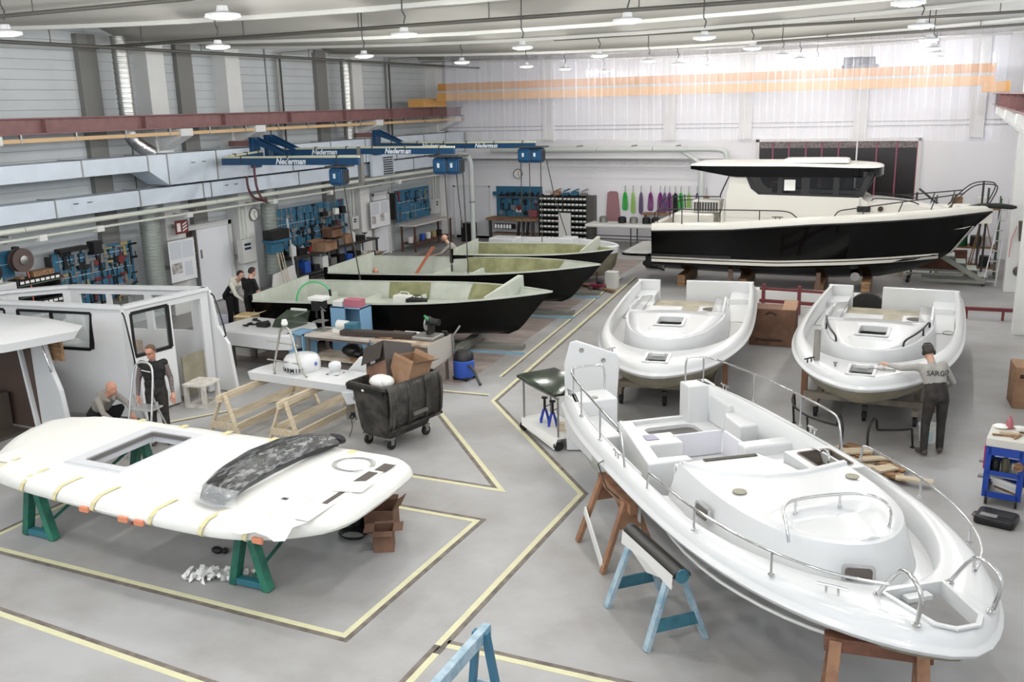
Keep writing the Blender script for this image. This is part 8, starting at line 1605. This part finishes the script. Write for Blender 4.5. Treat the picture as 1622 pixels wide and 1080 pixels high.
t = thing('bucket', 'white plastic bucket on the floor behind the legs of the grey-shirted man', 'bucket', (-.02, 15.62, 0)); MB().lathe([(0, 0), (.12, 0), (.14, .26), (.155, .265), (.155, .29), (.135, .29), (.12, .02), (0, .02)], (-.02, 15.62, 0), 22).build('bucket_body', MATT, t, smooth=40); MB().tube([(-.02 + .15 * math.cos(a), 15.62, .27 - .12 * math.sin(a)) for a in [PI * i / 10 for i in range(11)]], .005, 5).build('bail', STEEL, t)
MB().span(-.10, .06, 15.47, 15.475, .06, .2).build('faded_label', mat('pale_label', 'b9cfd2', 0.6), t)
# black rails standing on the floor under the right-hand mould
t = thing('loose_pulpit', 'black curved pulpit rail standing on the floor under the mould with grab rails', 'rail', (-1.1, 15.2, 0))
crv = [(-2.25, 16.6), (-2.2, 15.9), (-1.9, 15.35), (-1.55, 15.1), (-1.35, 15.02)]; crv2 = [(-.75, 15.02), (-.45, 15.12), (-.25, 15.25)]
for c in (crv, crv2): MB().tube(smoothpath([(x, y, .30) for x, y in c]), .018, 8).build('top_rail', RB, t, smooth=60)
for x, y in ((-2.25, 16.6), (-2.15, 15.8), (-1.85, 15.3), (-.25, 15.25)): b = MB(); b.tube([(x, y, .30), (x + .03, y - .02, .0)], .018, 8); b.cyl((x + .03, y - .02, 0), (x + .03, y - .02, .012), .04, n=10); b.build('stanchion', RB, t, smooth=40)
for x, d in ((-1.35, .1), (-.75, -.1)): MB().tube(smoothpath([(x, 15.05, .30), (x + d * .2, 15.0, .5), (x + d * .6, 14.85, .52), (x + d * 1.2, 14.72, .4), (x + d, 14.7, .01)]), .02, 8).build('end_hoop', RB, t, smooth=60)
t = thing('loose_rail', 'bent black rail lying in the side deck of the mould without rails', 'rail', (-4.1, 18.6, .89)); MB().tube(smoothpath([(-4.32, 18.15, .90), (-4.3, 18.5, 1.0), (-4.12, 18.9, 1.02), (-4.0, 19.1, .98), (-4.02, 18.6, 1.0), (-4.1, 18.2, .90)], 1), .02, 7).build('rail_tube', RB, t, smooth=60)
t = thing('grey_tube', 'grey cardboard tube standing upright on the foredeck of the mould with grab rails', 'tube', (-1.75, 15.5, 1.225)); MB().lathe([(.0, 0), (.055, 0), (.055, .5), (.045, .5), (.045, .05), (0, .05)], (-1.78, 15.5, 1.228), 16).build('tube_body', mat('grey_card', '8f8a84', 0.7), t, smooth=40)
b = MB(); b.bar((-.95, 15.2, 1.245), (-.55, 15.22, 1.245), .03, .02); b.bar((-.72, 15.2, 1.25), (-.72, 15.3, 1.25), .05, .03); solo('file_tool', b, STEEL, 'small steel tool lying beside the anchor locker of the mould with grab rails', 'tool')
b = MB(); b.lathe([(0, 0), (.02, 0), (.02, .05), (.035, .05), (.035, .07), (0, .07)], (-1.45, 15.2, 1.23), 8); solo('small_fitting', b, STEEL, 'small metal fitting on the foredeck of the mould with grab rails', 'fitting')
b = MB(); b.tube([(.18 + .1 * math.cos(a) , 19.6 + .16 * math.sin(a), .885) for a in [2 * PI * i / 16 for i in range(15)]], .006, 5); solo('thin_cable', b, BLACK, 'thin cable loop lying in the side deck of the mould with grab rails', 'cable')
# heap of timber offcuts
rt = random.Random(9)
for i in range(12):
    x, y = -1.05 + i * .075 + rt.uniform(-.1, .1), 14.72 - i * .1 + rt.uniform(-.12, .12); a = rt.uniform(-.6, .9); L = rt.uniform(.3, .6); z = .03 + .035 * (i % 3) * 1.05
    b = MB(); b.box((x, y, z), (L, rt.uniform(.12, .24), .03), a); solo('timber_offcut', b, [WOOD, OLDWOOD, WOOD][i % 3], 'flat %s timber offcut in the heap beyond the large moulding, %s from the far end' % (['pale', 'brown', 'pale'][i % 3], ORD[i]), 'timber', 'offcut heap')
# green hose in the near hull, orange strut and trolley jack
t = thing('green_hose', 'bright green air hose arching up inside the near open hull', 'hose', (-13.6, 17.6, .85)); MB().tube(smoothpath([(-13.75, 17.35, .86), (-13.72, 17.4, 1.3), (-13.5, 17.55, 1.52), (-13.2, 17.7, 1.48), (-13.05, 17.75, 1.3)]), .018, 8).build('hose', mat('hose_green', '2fb56a', 0.4), t, smooth=60); MB().cyl((-13.05, 17.75, 1.32), (-13.04, 17.76, 1.16), .03, n=8).build('air_coupling', TM[0], t)
b = MB(); b.bar((-13.3, 22.0, .85), (-13.25, 23.05, 1.55), .09, .03); solo('orange_strut', b, mat('strut_orange', 'b06a4e', 0.5), 'orange-brown strut leaning on the far side of the middle hull', 'strut')
t = thing('trolley_jack', 'small dark red trolley jack on the floor beyond the bow of the middle hull', 'jack', (-9.35, 25.9, 0)); MB().span(-9.55, -9.1, 25.8, 26.05, .08, .18).build('jack_frame', mat('jack_red', '7d2340', 0.4), t, bevel=.02)
for x in (-9.5, -9.15):
    for y in (25.78, 26.07): MB().cyl((x, y - .02, .06), (x, y + .02, .06), .06, n=12).build('wheel', STEEL, t)
MB().cyl((-9.35, 25.92, .18), (-9.35, 25.92, .55), .02, n=8).build('post', TM[0], t); MB().ell((-9.25, 25.95, .2), (.1, .08, .06), 8, 5).build('saddle', TM[0], t)
b = MB(); b.bar((-10.1, 26.4, .05), (-8.7, 25.6, .05), .12, .06); solo('timber_baulk', b, OLDWOOD, 'dark timber baulk on the floor behind the small red trolley jack', 'timber')
small_box('white_tub', 'white plastic tub on the floor by the bow of the olive-lined hull', -9.2, -8.85, 26.2, 26.5, 0, .5, MATT, 'tub')
for i, (x, y, c, m) in enumerate(((-11.5, 18.55, 'white', MATT), (-11.0, 18.3, 'black', TM[0]))): b = MB(); b.span(x - .25, x + .2, y - .12, y + .12, .85, 1.12); b.tube([(x - .15, y, 1.12), (x - .1, y, 1.2), (x + .1, y, 1.2), (x + .15, y, 1.12)], .012, 6); solo('tool_box', b, m, '%s tool box with a handle inside the near open hull' % c, 'box', bevel=.02)
